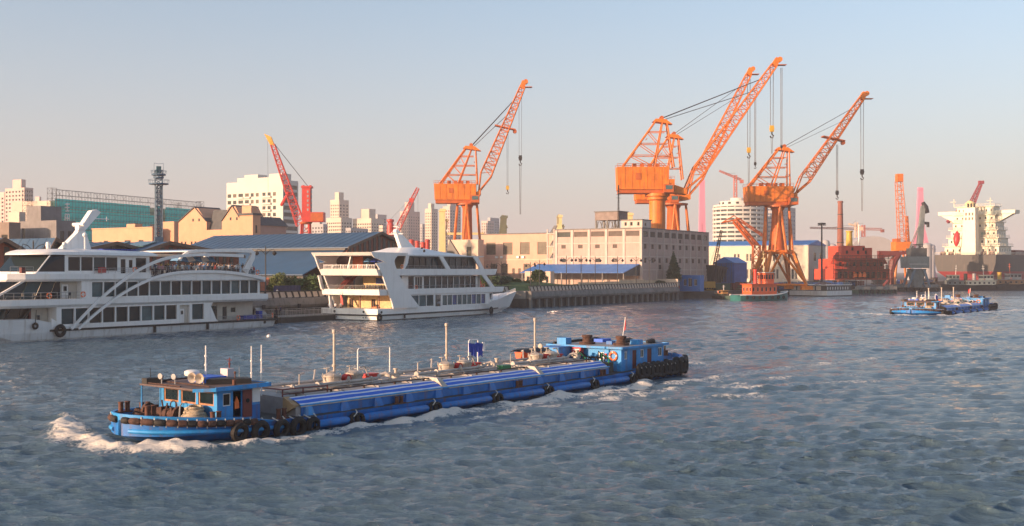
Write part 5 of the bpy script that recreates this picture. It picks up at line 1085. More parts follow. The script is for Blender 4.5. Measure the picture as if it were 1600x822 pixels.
# ---------------------------------------------------------------- street lamps
def lamp_mesh_parts():
    T = thing('street_lamp', 'x', 'street lamp')
    mb = MB(); mb.lathe([(0.18, 0), (0.18, 0.6), (0.09, 0.75), (0.06, 5.9), (0.08, 6.0), (0.02, 6.3)], (0,0,0), 8); mb.build('pole', iron, T, smooth=True)
    for s in (-1, 1):
        mb = MB(); mb.path([(0, 0, 5.2), (0.5*s, 0, 5.75), (0.95*s, 0, 5.9), (1.05*s, 0, 5.6)], 0.04, 5); mb.build('arm', iron, T)
        mb = MB(); mb.lathe([(0.05, 0.25), (0.28, 0.0), (0.26, -0.12), (0.1, -0.3), (0.02, -0.34)], (1.05*s, 0, 5.45), 8); mb.build('lamp_head', iron, T, smooth=True)
    return T
lamp0 = lamp_mesh_parts(); first = True
for px, b, top, lb in ((52, 12, 375, 'double-headed iron street lamp behind the bow of the arched boat'), (415, 9, 384, 'double-headed iron street lamp between the two excursion boats'), (768, 6, 410, 'double street lamp just right of the second boat mast end'), (783, 9, 408, 'double street lamp in front of the peach office windows'), (829, 6, 409, 'double street lamp standing left of the small round tree'), (843, 3, 406, 'double street lamp beside the left end of the lawn'), (885, 3, 399, 'double street lamp before the left warehouse bay'), (908, 3, 399, 'double street lamp before the second warehouse bay'), (930, 3, 400, 'double street lamp before the third warehouse bay'), (965, 3, 400, 'double street lamp before the fourth warehouse bay'), (994, 3, 400, 'double street lamp before the warehouse corner bay'), (1015, 3, 400, 'double street lamp just right of the warehouse corner')):
    a = QA(px, b); p = Q(a, b, GZ); h = PZ(top, p.y)-GZ
    if first: L_ = lamp0; L_.location = p; L_.rotation_euler = (0, 0, QRZ*0.3); first = False
    else: L_ = dup(lamp0, p, QRZ*0.3)
    L_['label'] = lb; L_['group'] = 'promenade street lamps'; L_.scale = (h/6.3,)*3

# ---------------------------------------------------------------- blue-roofed sheds, gables to the river
def shed(label, pxl, pxa, pxr, b, py_e, py_r, Lb, gable=None, aisle=None, skyl=0):
    a0, a1, a2 = QA(pxl, b), QA(pxa, b), QA(pxr, b); ze = QH(pxl, py_e, b); zr = QH(pxa, py_r, b)
    T = thing('shed', label, 'shed', Q(a1, b, GZ), QRZ); x0, x2 = a0-a1, a2-a1; e = ze-GZ; r = zr-GZ
    g = gable or brick
    mb = MB(); mb.prism([(x0+0.8, 0.5, 0), (x2-0.8, 0.5, 0), (x2-0.8, 0.5, e), (0, 0.5, r-0.35), (x0+0.8, 0.5, e)], (0, Lb-1, 0)); mb.build('wall', g, T)
    n = max(3, int((x2-x0)/2.2))
    for k in range(n):
        xx = x0+1.4+(x2-x0-2.8)*k/n; xm = xx+0.5; top = min(e+(r-e)*min((xm-x0)/(-x0), (x2-xm)/x2)-0.7, r)
        mb = MB(); mb.box(xx, xx+0.95, 0.36, 0.48, 0.3, top); mb.build('gable_window', darkgl, T)
    for s, xe in ((-1, x0), (1, x2)):
        mb = MB(); dz = 0.25; mb.hexa([(xe-0.0, -0.6, e-0.1), (0, -0.6, r), (0, Lb, r), (xe, Lb, e-0.1), (xe, -0.6, e-0.1+dz), (0, -0.6, r+dz), (0, Lb, r+dz), (xe, Lb, e-0.1+dz)]); rf = mb.build('roof', roofb, T)
        # standing seams
        nse = int(Lb/2.5); sm = MB(); sm.hexa([(xe, 0, e+dz-0.1), (0, 0, r+dz), (0, 0.14, r+dz), (xe, 0.14, e+dz-0.1), (xe, 0, e+dz-0.02), (0, 0, r+dz+0.08), (0, 0.14, r+dz+0.08), (xe, 0.14, e+dz-0.02)]); sme = sm.mesh('seam', roofb)
        for k in range(1, nse): link('seam', sme, rf, (0, -0.6+k*Lb/nse, 0))
        mb = MB(); mb.hexa([(xe, -0.75, e-0.45), (0, -0.75, r-0.35), (0, -0.6, r-0.35), (xe, -0.6, e-0.45), (xe, -0.75, e+0.25), (0, -0.75, r+0.36), (0, -0.6, r+0.36), (xe, -0.6, e+0.25)]); mb.build('verge', roofe, T)
        if skyl and s < 0:
            for k in range(skyl):
                y = 2+k*(Lb-4)/skyl; t0, t1 = 0.12, 0.5; P = lambda t, y_: (xe*t, y_, r+dz+(e-0.1-r)*t+0.18)
                m2 = MB(); m2.hexa([P(t0, y), P(t1, y), P(t1, y+(Lb-4)/skyl*0.7), P(t0, y+(Lb-4)/skyl*0.7)]+[(q[0], q[1], q[2]+0.25) for q in (P(t0, y), P(t1, y), P(t1, y+(Lb-4)/skyl*0.7), P(t0, y+(Lb-4)/skyl*0.7))]); m2.build('skylight', glass3, T)
    if aisle:
        xa, e2 = x0-aisle, e-0.7-aisle*0.42
        mb = MB(); mb.hexa([(xa, 1.0, e2), (x0+1, 1.0, e-0.7), (x0+1, Lb+12, e-0.7), (xa, Lb+12, e2), (xa, 1.0, e2+0.25), (x0+1, 1.0, e-0.45), (x0+1, Lb+12, e-0.45), (xa, Lb+12, e2+0.25)]); mb.build('aisle_roof', roofb, T)
        mb = MB(); mb.box(xa+1.0, x0+1, 1.8, Lb+10, 0, e2); mb.build('aisle_wall', darkgl, T)
        mb = MB(); mb.box(x0+0.2, x0+0.78, 0.6, Lb-1, e-0.6, e-0.12); mb.build('clerestory', darkgl, T)
        for k in range(6): mb = MB(); mb.box(xa+0.93, xa+0.99, 3+k*5, 6+k*5, 0.4, e2-0.6); mb.build('aisle_window', brick, T)
    return T
shed('gabled shed with dull blue roof, striped gable and lower side roof behind the second boat', 541, 594, 648, 34, 387, 364, 62, brick, 15)
shed('blue-roofed shed with skylights behind the crowded boat canopy', 205, 262, 380, 30, 398, 379.5, 46, brick, None, 5)
shed('blue-roofed shed at the foot of the green scaffold behind the boat mast', 96, 180, 262, 34, 398, 380, 40, darkgl)
shed('blue-roofed shed with brown verge behind the upper wheelhouse of the arched boat', 66, 84, 150, 26, 406, 374, 50, darkgl)
shed('blue-roofed brick shed at the left edge of the picture', -75, 4, 70, 20, 410, 374, 44, brick)

# ---------------------------------------------------------------- quay-aligned block with windows on its two seen faces
def corner(pxL, pxC, pxR, z):
    c = Vector((PX(pxC, z), z))
    def along(px, v):
        k = (px-800)/F; return (k*c.y-c.x)/(v.x-k*v.y)
    return c, along(pxL, -QN), along(pxR, QD)
def grid(W, n, rows, wf=0.55, m0=0.0, m1=None, zs=None):
    m1 = W if m1 is None else m1; s = (m1-m0)/n
    return [(m0+s*(i+0.5-wf/2), m0+s*(i+0.5+wf/2), z0, z1) for z0, z1 in rows for i in range(n)]
frame_w = mat('window_frame_white', (0.55, 0.52, 0.47), 0.5); frame_b = mat('window_frame_brown', (0.10, 0.075, 0.06), 0.6)
glass_b = mat('glass_building', (0.035, 0.045, 0.05), 0.12, var=0.5, scale=0.2, spec=0.35); glass_c = mat('glass_warm', (0.12, 0.10, 0.075), 0.2, var=0.4, spec=0.3)
roofg = mat('flat_roof', (0.16, 0.15, 0.14), 0.9, var=0.3)
def block(name, label, cat, pxL, pxC, pxR, z, pyT, wall, left=(), right=(), base=GZ, parapet=0.6, dep=0.25, gm=None, nx=2, nz=2, fr=0.08, trim=None, wmats=None, group=None, joined=False):
    c, B, A = corner(pxL, pxC, pxR, z); H = PZ(pyT, z)-base
    T = thing(name, label, cat, (c.x, c.y, base), QRZ, group)
    lh = left(B, H) if callable(left) else list(left); rh = right(A, H) if callable(right) else list(right)
    mb = MB(); facade(mb, (0, B, 0), (0, -1), B, H, lh, dep); facade(mb, (0, 0, 0), (1, 0), A, H, rh, dep)
    mb.quad((A, 0, 0), (A, B, 0), (A, B, H), (A, 0, H)); mb.quad((0, B, 0), (A, B, 0), (A, B, H), (0, B, H)); mb.build('wall', wall, T)
    mb = MB(); mb.box(0.3, A-0.3, 0.3, B-0.3, H-parapet-0.15, H-parapet); mb.build('roof', roofg, T)
    if trim:
        mb = MB(); t = 0.18
        mb.box(-t, A+t, -t, 0.3, H, H+0.35); mb.box(-t, 0.3, 0.31, B+t, H, H+0.35); mb.box(A-0.3, A+t, 0.31, B+t, H, H+0.35); mb.box(0.31, A-0.31, B-0.3, B+t, H, H+0.35); mb.build('cornice', trim, T)
    wm_ = wmats or [glass_b, frame_b]
    if joined:      # too far off to tell the panes apart one by one
        mb = MB()
        for x0, x1, z0, z1 in lh: mb.box(dep-0.05, dep, B-x1-0.01, B-x0+0.01, z0-0.01, z1+0.01)
        for x0, x1, z0, z1 in rh: mb.box(x0-0.01, x1+0.01, dep-0.05, dep, z0-0.01, z1+0.01)
        if lh or rh: struct(mb.build('window_rows', wm_[0], T), 'stuff')
    else:
        windows(T, (0, B, 0), (0, -1), lh, dep, wm_, nx, nz, fr, rnd=gm); windows(T, (0, 0, 0), (1, 0), rh, dep, wm_, nx, nz, fr, rnd=gm)
    return T, c, A, B, H
ware = mat('warehouse_render', (0.45, 0.335, 0.285), 0.85, var=0.14, scale=0.3, streak=(0.22, 0.18, 0.15), samt=0.35, bump=0.1)
ware_p = mat('warehouse_pilaster', (0.55, 0.46, 0.40), 0.85, var=0.12, scale=0.4, streak=(0.3, 0.26, 0.22), samt=0.35)
louv = mat('louvre_dark', (0.10, 0.075, 0.06), 0.7, var=0.3)
# cream warehouse with pilasters
WZ = 372
def wl(B, H):
    s = B/5; out = []
    for i in range(5):
        out.append((s*i+s*0.12, s*i+s*0.90, H*0.875, H*0.965))
        if i < 4: out.append((s*i+s*0.36, s*i+s*0.62, H*0.67, H*0.735))
        if i < 4: out.append((s*i+s*0.38, s*i+s*0.62, H*0.425, H*0.49))
    return out
def wr(A, H):
    s = A/10; out = []
    for i in range(10):
        out += [(s*i+s*0.12, s*i+s*0.82, H*0.86, H*0.955)]
        out += [(s*i+s*0.28, s*i+s*0.62, H*0.655, H*0.735), (s*i+s*0.28, s*i+s*0.62, H*0.415, H*0.495)]
    out += [(s*5.3, s*5.6, H*0.78, H*0.845), (s*2.3, s*2.7, H*0.28, H*0.38)]; return out
T, c, A, B, H = block('warehouse', 'four-storey cream warehouse with pilasters and small windows above the river wall', 'warehouse', 868, 1003, 1107, WZ, 357, ware, wl, wr, trim=concrete, gm=[louv, glass_b, louv], wmats=[louv, frame_b], nx=2, nz=1)
WT, Wc, WA, WB, WH = T, c, A, B, H
for i in range(6):
    mb = MB(); y = min(max(B-B*i/5, 0.35), B-0.35); mb.box(-0.22, 0.06, y-0.42, y+0.42, 0, H-0.05); mb.build('pilaster', ware_p, T)
for i in range(11):
    mb = MB(); x = min(max(A*i/10, 0.3), A-0.3); mb.box(x-0.25, x+0.25, -0.2, 0.06, 0, H-0.05); mb.build('pilaster', ware_p, T)
for hh in (0.30, 0.53, 0.765):
    mb = MB(); mb.box(-0.16, 0.05, 0.0, B, H*hh-0.3, H*hh); mb.build('floor_band', ware_p, T)
    mb = MB(); mb.box(0.0, A, -0.15, 0.05, H*hh-0.3, H*hh); mb.build('floor_band', ware_p, T)
# roof tank on legs, stair head, antenna mast
mb = MB(); mb.box(3.0, 9.5, B*0.30, B*0.58, H+3.2, H+6.0); mb.build('roof_tank', mat('tank_grey', (0.24, 0.19, 0.17), 0.8, var=0.3), T)
mb = MB(); mb.box(2.8, 9.7, B*0.29, B*0.59, H+6.0, H+6.3); mb.build('tank_lid', roofg, T)
for x in (3.3, 9.2):
    for y in (B*0.31, B*0.44, B*0.57):
        mb = MB(); mb.box(x-0.25, x+0.25, y-0.25, y+0.25, H-0.6, H+3.2); mb.build('tank_leg', concrete, T)
for y in (B*0.36, B*0.40, B*0.48, B*0.53):
    mb = MB(); mb.path([(3.2, y-1.2, H+0.2), (3.2, y-0.4, H+2.6), (3.2, y+0.5, H+2.8), (3.2, y+1.0, H-0.2)], 0.16, 6); mb.build('roof_pipe', roofg, T)
mb = MB(); facade(mb, (2.0, B*0.26, H-0.5), (0, -1), B*0.235, 3.4, [(1.2, 2.0, 1.6, 2.8), (B*0.1, B*0.1+0.9, 1.6, 2.8), (B*0.18, B*0.18+0.8, 1.6, 2.8)], 0.2); facade(mb, (2.0, B*0.025, H-0.5), (1, 0), 7, 3.4, [(2, 3, 1.4, 2.6)], 0.2); mb.quad((9, B*0.025, H-0.5), (9, B*0.26, H-0.5), (9, B*0.26, H+2.9), (9, B*0.025, H+2.9)); mb.build('stair_head', ware_p, T)
windows(T, (2.0, B*0.26, H-0.5), (0, -1), [(1.2, 2.0, 1.6, 2.8), (B*0.1, B*0.1+0.9, 1.6, 2.8), (B*0.18, B*0.18+0.8, 1.6, 2.8)], 0.2, [dark, frame_b], 1, 1, 0.05)
mb = MB(); mb.box(1.7, 9.3, B*0.02, B*0.265, H+2.9, H+3.2); mb.build('stair_head_roof', roofg, T)
mb = MB(); lattice(mb, (2.5, B*0.30, H), (2.5, B*0.30, H+15), 0.5, 0.25, 12, 0.06, 0.03); 
for k in range(4): mb.tube((2.5, B*0.30-0.9, H+10.5+k*1.1), (2.5, B*0.30+0.9, H+10.7+k*1.1), 0.05)
mb.build('aerial_mast', [iron, iron], T)
# open stair tower at the left end
c2, B2, A2 = corner(858, 869, 872, WZ+22)
ST = thing('stair_tower', 'open concrete stair tower at the left end of the cream warehouse', 'tower', (Wc.x-QN.x*(B+0.3)*1.0, Wc.y-QN.y*(B+0.3), GZ), QRZ)
for y in (0.3, 3.0):
    for x in (0.2, 4.0): mb = MB(); mb.box(x-0.2, x+0.2, y-0.2, y+0.2, 0, H+0.4); mb.build('column', ware_p, ST)
for k in range(5):
    mb = MB(); mb.box(-0.1, 4.3, 0.0, 3.3, k*H/4.4+0.5, k*H/4.4+0.8); mb.build('landing', ware_p, ST)
    mb = MB(); mb.hexa([(0.5, 1.0, k*H/4.4+0.8), (0.5, 2.4, k*H/4.4+0.8), (0.9, 2.4, k*H/4.4+0.8), (0.9, 1.0, k*H/4.4+0.8), (3.6, 1.0, k*H/4.4+3.6), (3.6, 2.4, k*H/4.4+3.6), (4.0, 2.4, k*H/4.4+3.6), (4.0, 1.0, k*H/4.4+3.6)]); mb.build('stair_flight', concrete, ST)
rail(ST, [(0, 0.1, H*0.23+0.8), (0, 3.2, H*0.23+0.8)], 1.0, 0.6, 2, 0.05); rail(ST, [(0, 0.1, H*0.46+0.8), (0, 3.2, H*0.46+0.8)], 1.0, 0.6, 2, 0.05)
# blue lean-to along the sunlit front
c3 = Wc
LT = thing('lean_to', 'long open lean-to with bright blue sheet roof along the warehouse front', 'shed', (Wc.x, Wc.y, GZ), QRZ)
yl, yr = B*1.22, B*0.02; xo = -10.5; zt, zb = 7.5, 3.7
nsh = 14
for k in range(nsh):
    y0 = yr+(yl-yr)*k/nsh; y1 = yr+(yl-yr)*(k+1)/nsh-0.05; mb = MB()
    mb.hexa([(-0.3, y0, zt), (-0.3, y1, zt), (xo, y1+1.0, zb+0.9), (xo, y0+1.0, zb+0.9), (-0.3, y0, zt+0.12), (-0.3, y1, zt+0.12), (xo, y1+1.0, zb+1.02), (xo, y0+1.0, zb+1.02)]); mb.build('roof_sheet', roofb2, LT)
for k in range(6):
    y = yr+1+(yl-yr-1)*k/5; mb = MB(); mb.box(xo+0.4, xo+0.75, y, y+0.35, 0, zb+0.85); mb.build('post', concrete, LT)
mb = MB(); mb.hexa([(xo+0.2, yr+0.9, zb+0.75), (-0.3, yr+0.01, zt-0.02), (-0.3, yr+0.12, zt-0.02), (xo+0.2, yr+1.02, zb+0.75), (xo+0.2, yr+0.9, zb-0.0), (-0.3, yr+0.01, zb), (-0.3, yr+0.12, zb), (xo+0.2, yr+1.02, zb)]); mb.build('end_panel', darkgl, LT)
# cream garden wall in bays behind the balustrade
gwm = mat('garden_wall_cream', (0.56, 0.44, 0.30), 0.85, var=0.2, scale=0.5, streak=(0.3, 0.2, 0.13), samt=0.4)
GW = thing('boundary_wall', 'cream rendered boundary wall with stepped bays in front of the warehouse', 'wall', Q(QA(905, 7), 7, GZ), QRZ)
La = QA(1060, 7)-QA(905, 7)
for k, (f0, f1, h_) in enumerate(((0, 0.10, 1.9), (0.10, 0.22, 1.9), (0.22, 0.36, 2.0), (0.36, 0.62, 2.5), (0.62, 0.86, 2.2), (0.86, 1.0, 2.2))):
    mb = MB(); mb.box(La*f0, La*f1-0.15, 0, 0.35, 0, h_); mb.build('wall_bay', gwm, GW)
    mb = MB(); mb.box(La*f0-0.02, La*f0+0.5, -0.08, 0.42, 0, h_+0.12); mb.build('pier', gwm, GW)
for k in range(5): mb = MB(); mb.box(La*0.88+k*1.6, La*0.88+k*1.6+0.9, -0.05, 0.4, 2.2, 2.7); mb.build('merlon', mat('merlon_yellow', (0.55, 0.36, 0.10), 0.8), GW)

# peach office block left of the warehouse
peach = mat('peach_render', (0.56, 0.355, 0.265), 0.85, var=0.10, scale=0.3, streak=(0.4, 0.27, 0.19), samt=0.3); peach2 = mat('peach_pale', (0.60, 0.46, 0.35), 0.85, var=0.1, scale=0.3)
def ol(B, H):
    s = B/4.6; out = []
    for i in range(4): out.append((s*(i+0.30), s*(i+0.86), H*0.60, H*0.84))
    for i, (u0, u1) in enumerate(((0.55, 0.95), (1.2, 1.6), (1.85, 2.0), (2.2, 2.35), (2.5, 2.9), (3.3, 3.75))): out.append((s*u0, s*u1, H*(0.22 if i not in (2, 3) else 0.23), H*(0.42 if i not in (2, 3) else 0.33)))
    return out
T, c, A, B, H = block('office_building', 'two-storey peach office block with wide windows left of the warehouse', 'building', 752, 876, 884, 404, 364.5, peach, ol, (), trim=roofg, wmats=[glass_c, frame_b], nx=4, nz=2, fr=0.10)
mb = MB(); mb.box(-0.12, 0.02, 0, B, H*0.49, H*0.49+0.35); mb.build('string_course', peach2, T)
for u in (1.25, 2.2, 2.5, 0.95):
    mb = MB(); y = B-B/4.6*u; mb.cbox((-0.35, y, H*0.55), (0.6, 1.0, 0.8)); mb.build('air_conditioner', white, T)
mb = MB(); mb.prism([(-3.5, B*1.0, H*0.16), (-3.5, B*0.2, H*0.10), (-0.1, B*0.2, H*0.22), (-0.1, B*1.0, H*0.22)], (0, 0, 0.25)); mb.build('awning', darkgl, T)
# pale annexe and small hut
T, c, A, B, H = block('annexe', 'pale yellow annexe with a pitched grey roof edge beside the peach offices', 'building', 700, 747, 756, 410, 374, peach2, lambda B, H: [(B*0.62, B*0.78, H*0.62, H*0.84), (B*0.6, B*0.8, H*0.2, H*0.42)], (), wmats=[glass_c, frame_b])
mb = MB(); mb.prism([(-0.6, B*1.02, H*0.72), (-0.6, B*0.55, H*0.52), (-0.6, B*0.6, H*0.66), (-0.6, B*0.92, H*1.0)], (2, 0, 0)); mb.build('pitched_roof', darkgl, T)
T, c, A, B, H = block('garden_hut', 'small white hut with dark windows at the left end of the lean-to', 'hut', 820, 860, 866, 352, 424, peach2, lambda B, H: grid(B, 4, [(H*0.3, H*0.7)], 0.4), (), wmats=[dark, frame_w], nx=1, nz=1)
# bright blue site cabin at the end of the promenade
T, c, A, B, H = block('site_cabin', 'bright blue site cabin under the tree at the promenade end', 'cabin', 1062, 1094, 1100, 388, 430, roofb2, lambda B, H: [(B*0.2, B*0.34, H*0.35, H*0.75), (B*0.42, B*0.6, H*0.3, H*0.8), (B*0.7, B*0.85, H*0.35, H*0.75)], (), base=GZ-1.8, wmats=[glass_c, frame_w], nx=2, nz=1, parapet=0.2)
# lawn and planting
mb = MB(); rr = []
for i in range(25):
    t = i/24; a = QA(770, 8)+(QA(925, 8)-QA(770, 8))*t
    rr.append([Q(a, 5, GZ+0.02), Q(a, 8, GZ+1.3+0.15*math.sin(i)), Q(a, 14, GZ+1.9*math.sin(math.pi*min(1, t*1.1))+0.6), Q(a, 22, GZ+1.2)])
mb.loft(rr, closed=False, cap=False); struct(mb.build('lawn', grassm), 'stuff')

# ---------------------------------------------------------------- trees
leafm = [mat('leaf_a', (0.060, 0.105, 0.026), 0.7, var=0.5, scale=2.5), mat('leaf_b', (0.095, 0.125, 0.030), 0.7, var=0.5, scale=2.5), mat('leaf_c', (0.036, 0.066, 0.028), 0.7, var=0.4, scale=2.5)]
bark = mat('bark', (0.07, 0.05, 0.035), 0.9, var=0.4)
def crown_mesh(seed, n, sx, sz, m_, leaf=0.35, conic=False):
    rnd = random.Random(seed); mb = MB(); cl = [(rnd.uniform(-0.6, 0.6), rnd.uniform(-0.6, 0.6), rnd.uniform(-0.6, 0.7), rnd.uniform(0.35, 0.6)) for _ in range(11)]
    for i in range(n):
        cx, cy, cz, cr = rnd.choice(cl); v = Vector((rnd.gauss(0, 1), rnd.gauss(0, 1), rnd.gauss(0, 1))).normalized()*cr*rnd.uniform(0.55, 1.05)
        p = Vector((cx+v.x, cy+v.y, cz+v.z))
        if conic: k = max(0.12, 0.62-0.5*p.z); p.x *= k; p.y *= k
        p = Vector((p.x*sx, p.y*sx, p.z*sz)); d = Vector((rnd.gauss(0, 1), rnd.gauss(0, 1), rnd.gauss(0, 0.7))).normalized(); e = d.orthogonal().normalized(); s = leaf*rnd.uniform(0.6, 1.3)
        mb.add([p-d*s, p+e*s*0.45, p+d*s, p-e*s*0.45], [(0, 1, 2, 3)])
    me = bpy.data.meshes.new('crown'); me.from_pydata(mb.v, [], mb.f); me.materials.append(m_); return me
CR = {}
def tree(name, label, a, b, h, wd, k=0, trunk=0.35, n=1500, conic=False, base=GZ, cat='tree', group=None):
    key = (k, round(h), round(wd), conic)
    if key not in CR: CR[key] = crown_mesh(len(CR)+5, n, wd/2, h*(1-trunk)/2, leafm[k], 0.16+wd*0.045, conic)
    T = thing(name, label, cat, Q(a, b, base), random.uniform(0, 6), group)
    mb = MB(); top = h*0.75; mb.path([(0, 0, -0.1), (0.05, 0.02, h*trunk*0.6), (-0.05, 0.06, top)], [0.05*h*0.45, 0.035*h*0.45, 0.012*h*0.45], 7)
    for q in range(5): an = q*1.3; mb.path([(0, 0, h*trunk*(0.8+0.15*q)), (wd*0.16*math.cos(an), wd*0.16*math.sin(an), h*trunk+h*0.1+q*0.08*h), (wd*0.3*math.cos(an), wd*0.3*math.sin(an), h*trunk+h*0.2+q*0.09*h)], [0.014*h*0.5, 0.009*h*0.5, 0.004*h*0.5], 5)
    mb.build('trunk', bark, T); link('crown', CR[key], T, (0, 0, h*trunk+h*(1-trunk)*0.5)); return T
random.seed(3)
for px, b, h, wd, k, lb in ((437, 14, 4.8, 3.4, 1, 'thin yellow-green tree between the two boats, left of the shrub bank'), (840, 8, 5.6, 4.6, 0, 'small round tree left of the blue lean-to'), (42, 12, 4.6, 4.0, 1, 'small tree in front of the brick shed at far left'), (62, 20, 5.0, 3.5, 2, 'dark small tree behind the left street lamp'), (424, 16, 3.4, 2.0, 0, 'slender sapling beside the street lamp between the boats'), (758, 12, 4.0, 5.0, 0, 'bushy tree just behind the bow of the second boat'), (782, 13, 4.0, 6.0, 2, 'dark bushy tree on the lawn left of the small hut'), (800, 15, 3.6, 5.0, 0, 'low bushy tree on the lawn under the office awning'), (824, 12, 3.0, 2.6, 1, 'pale sapling on the lawn by the white hut')):
    tree('tree', lb, QA(px, b), b, h, wd, k, 0.3 if h > 4.2 else 0.2, group='promenade trees')
tree('conifer_tree', 'tall grey-green tree against the shaded side of the warehouse', QA(1053, 4), 4, 11.0, 7.5, 2, 0.1, 2200, True)
for px, b, h, wd, k, lb in ((475, 12, 4.2, 8, 0, 'large green shrub bank behind the second boat stern'), (492, 12, 4.0, 7, 2, 'dark shrub touching the second boat stern'), (462, 13, 3.2, 5, 0, 'green shrub right of the thin yellow-green tree'), (1030, 6, 2.0, 4, 2, 'low dark bush under the tall grey-green tree'), (1048, 5, 2.2, 4, 0, 'low green bush at the promenade end')):
    tree('shrub', lb, QA(px, b), b, h, wd, k, 0.06, 1300, cat='shrub', group='promenade shrubs')
for k in range(5):
    a0 = QA(-30+k*28, 9); mb = crown_mesh(70+k, 900, 1.0, 1.0, leafm[0], 0.16); T = thing('hedge', 'clipped green hedge section behind the arched boat bow, %s from the left edge' % ('first', 'second', 'third', 'fourth', 'fifth')[k], 'hedge', Q(a0, 9, GZ), QRZ, 'clipped promenade hedges')
    o = link('foliage', mb, T, (0, 0, 0.8)); o.scale = (4.5, 1.3, 0.9); m2 = MB(); m2.box(-3.6, 3.6, -0.8, 0.8, 0, 1.1); m2.build('hedge_core', leafm[2], T)
# blue hoarding between the boats
mb = MB(); p0, p1 = QA(428, 10), QA(470, 10); T = thing('hoarding', 'dark blue panelled hoarding between the two boats', 'fence', Q(p0, 10, GZ), QRZ)
for k in range(8): L8 = (p1-p0)/8; mb = MB(); mb.box(k*L8, (k+1)*L8-0.06, 0, 0.1, 0.1, 2.4); mb.build('panel', mat('hoarding_navy', (0.015, 0.03, 0.11), 0.6, var=0.2), T)

# ---------------------------------------------------------------- floating landing stage between the boats
T = thing('landing_stage', 'floating grey landing stage with railings between the two boats', 'pontoon', Q(QA(424, -1.0), -1.0, 0), QRZ); L_ = 26
mb = MB(); mb.box(0, L_, -2.5, 4.5, -0.5, 1.0); mb.build('float', conc_d, T); mb = MB(); mb.box(-0.1, L_+0.1, -2.6, 4.6, 1.0, 1.15); mb.build('deck', concrete, T)
rail(T, [(0, -2.4, 1.15), (L_, -2.4, 1.15)], 1.1, 1.3, 4, 0.04); rail(T, [(0, 4.4, 1.15), (L_, 4.4, 1.15)], 1.1, 1.3, 4, 0.04)
for x in (3, 13, 22): mb = MB(); mb.tube((x, 4.9, -1), (x, 4.9, 3.2), 0.35, n=10); mb.build('guide_pile', iron, T)
mb = MB(); mb.hexa([(1, 4.0, 1.2), (3, 4.0, 1.2), (3, 7.2, 4.4), (1, 7.2, 4.4), (1, 4.0, 1.4), (3, 4.0, 1.4), (3, 7.2, 4.6), (1, 7.2, 4.6)]); mb.build('gangway', railm, T)
for k, (x, c_) in enumerate(((4.0, 'black'), (5.2, 'navy'))):
    person(3, c_, Q(QA(424, -1.0)+x, 1.6, 1.15), QRZ-R(90), 'person in %s clothes standing on the landing stage' % c_, 'people on the landing stage', 1.1)
person(0, 'white', Q(QA(433, 7), 7, GZ), QRZ-R(90), 'person in white top walking on the promenade by the lamp', None, 1.1)
# ================================================================ town behind the sheds
greyw = mat('grey_render', (0.20, 0.19, 0.19), 0.85, var=0.2, scale=0.3, streak=(0.1, 0.09, 0.09), samt=0.4)
peach3 = mat('orange_render', (0.60, 0.33, 0.205), 0.85, var=0.1, scale=0.3, streak=(0.42, 0.25, 0.15), samt=0.3)
slate = mat('slate_roof', (0.055, 0.06, 0.065), 0.7, var=0.3)
netm = mat('green_netting', (0.06, 0.68, 0.60), 0.8, var=0.35, scale=0.25, bump=0.2, bscale=0.8)
scafm = mat('scaffold_steel', (0.11, 0.11, 0.11), 0.6, var=0.3)
bluest = mat('steel_blue', (0.02, 0.085, 0.16), 0.6, var=0.3)
cityw = mat('tower_white', (0.56, 0.53, 0.48), 0.8, var=0.06, scale=0.1); cityp = mat('tower_pink', (0.56, 0.42, 0.37), 0.8, var=0.1, scale=0.1); citycream = mat('tower_cream', (0.58, 0.48, 0.39), 0.8, var=0.1, scale=0.1); cityg = mat('tower_grey', (0.36, 0.35, 0.36), 0.8, var=0.1, scale=0.1)
glass_blue = mat('glass_blue_tower', (0.05, 0.12, 0.22), 0.12, var=0.4, scale=0.05, spec=0.4)
# orange-peach customs-style building: gabled bays, tower, side wing
Zp = 380
def pl(B, H): return [(B*u, B*(u+0.028), H*v0, H*v1) for v0, v1 in ((0.30, 0.44), (0.66, 0.80)) for u in (0.06, 0.12, 0.22, 0.28, 0.40, 0.46, 0.56, 0.62, 0.72, 0.78, 0.88, 0.94)]
T, c, A, B, H = block('town_house', 'long orange-peach building with gabled bays and a square tower behind the sheds', 'building', 277, 376, 404, Zp, 358, peach3, pl, (), wmats=[glass_b, frame_b], nx=1, nz=1, fr=0.06)
for u0, u1, um, hh in ((0.0, 0.46, 0.27, 1.40), (0.70, 1.0, 0.86, 1.40)):
    y0, y1, ym = B*(1-u0), B*(1-u1), B*(1-um)
    mb = MB(); mb.prism([(0.4, y0, H*0.98), (0.4, y1, H*0.98), (0.4, y1, H*1.15), (0.4, ym-1.5, H*hh), (0.4, ym+1.5, H*hh), (0.4, y0, H*1.15)], (11, 0, 0)); mb.build('gable_wall', peach3, T)
    for s, yy in ((0, y0), (1, y1)):
        mb = MB(); mb.hexa([(0.0, yy, H*1.15), (0.0, ym, H*hh+0.25), (12, ym, H*hh+0.25), (12, yy, H*1.15), (0.0, yy, H*1.15+0.3), (0.0, ym, H*hh+0.6), (12, ym, H*hh+0.6), (12, yy, H*1.15+0.3)]); mb.build('roof', slate, T)
    for du in (-1.8, 1.2): windows(T, (0.4, ym+du, H*1.16), (0, -1), [(0, 0.8, 0, 1.0)], 0.03, [glass_b, frame_b], 1, 1, 0.05)
mb = MB(); mb.hexa([(1.5, B*0.54, H*0.98), (1.5, B*0.30, H*0.98), (10, B*0.30, H*0.98), (10, B*0.54, H*0.98), (3.5, B*0.54, H*1.36), (3.5, B*0.30, H*1.36), (8, B*0.30, H*1.36), (8, B*0.54, H*1.36)]); mb.build('valley_roof', slate, T)
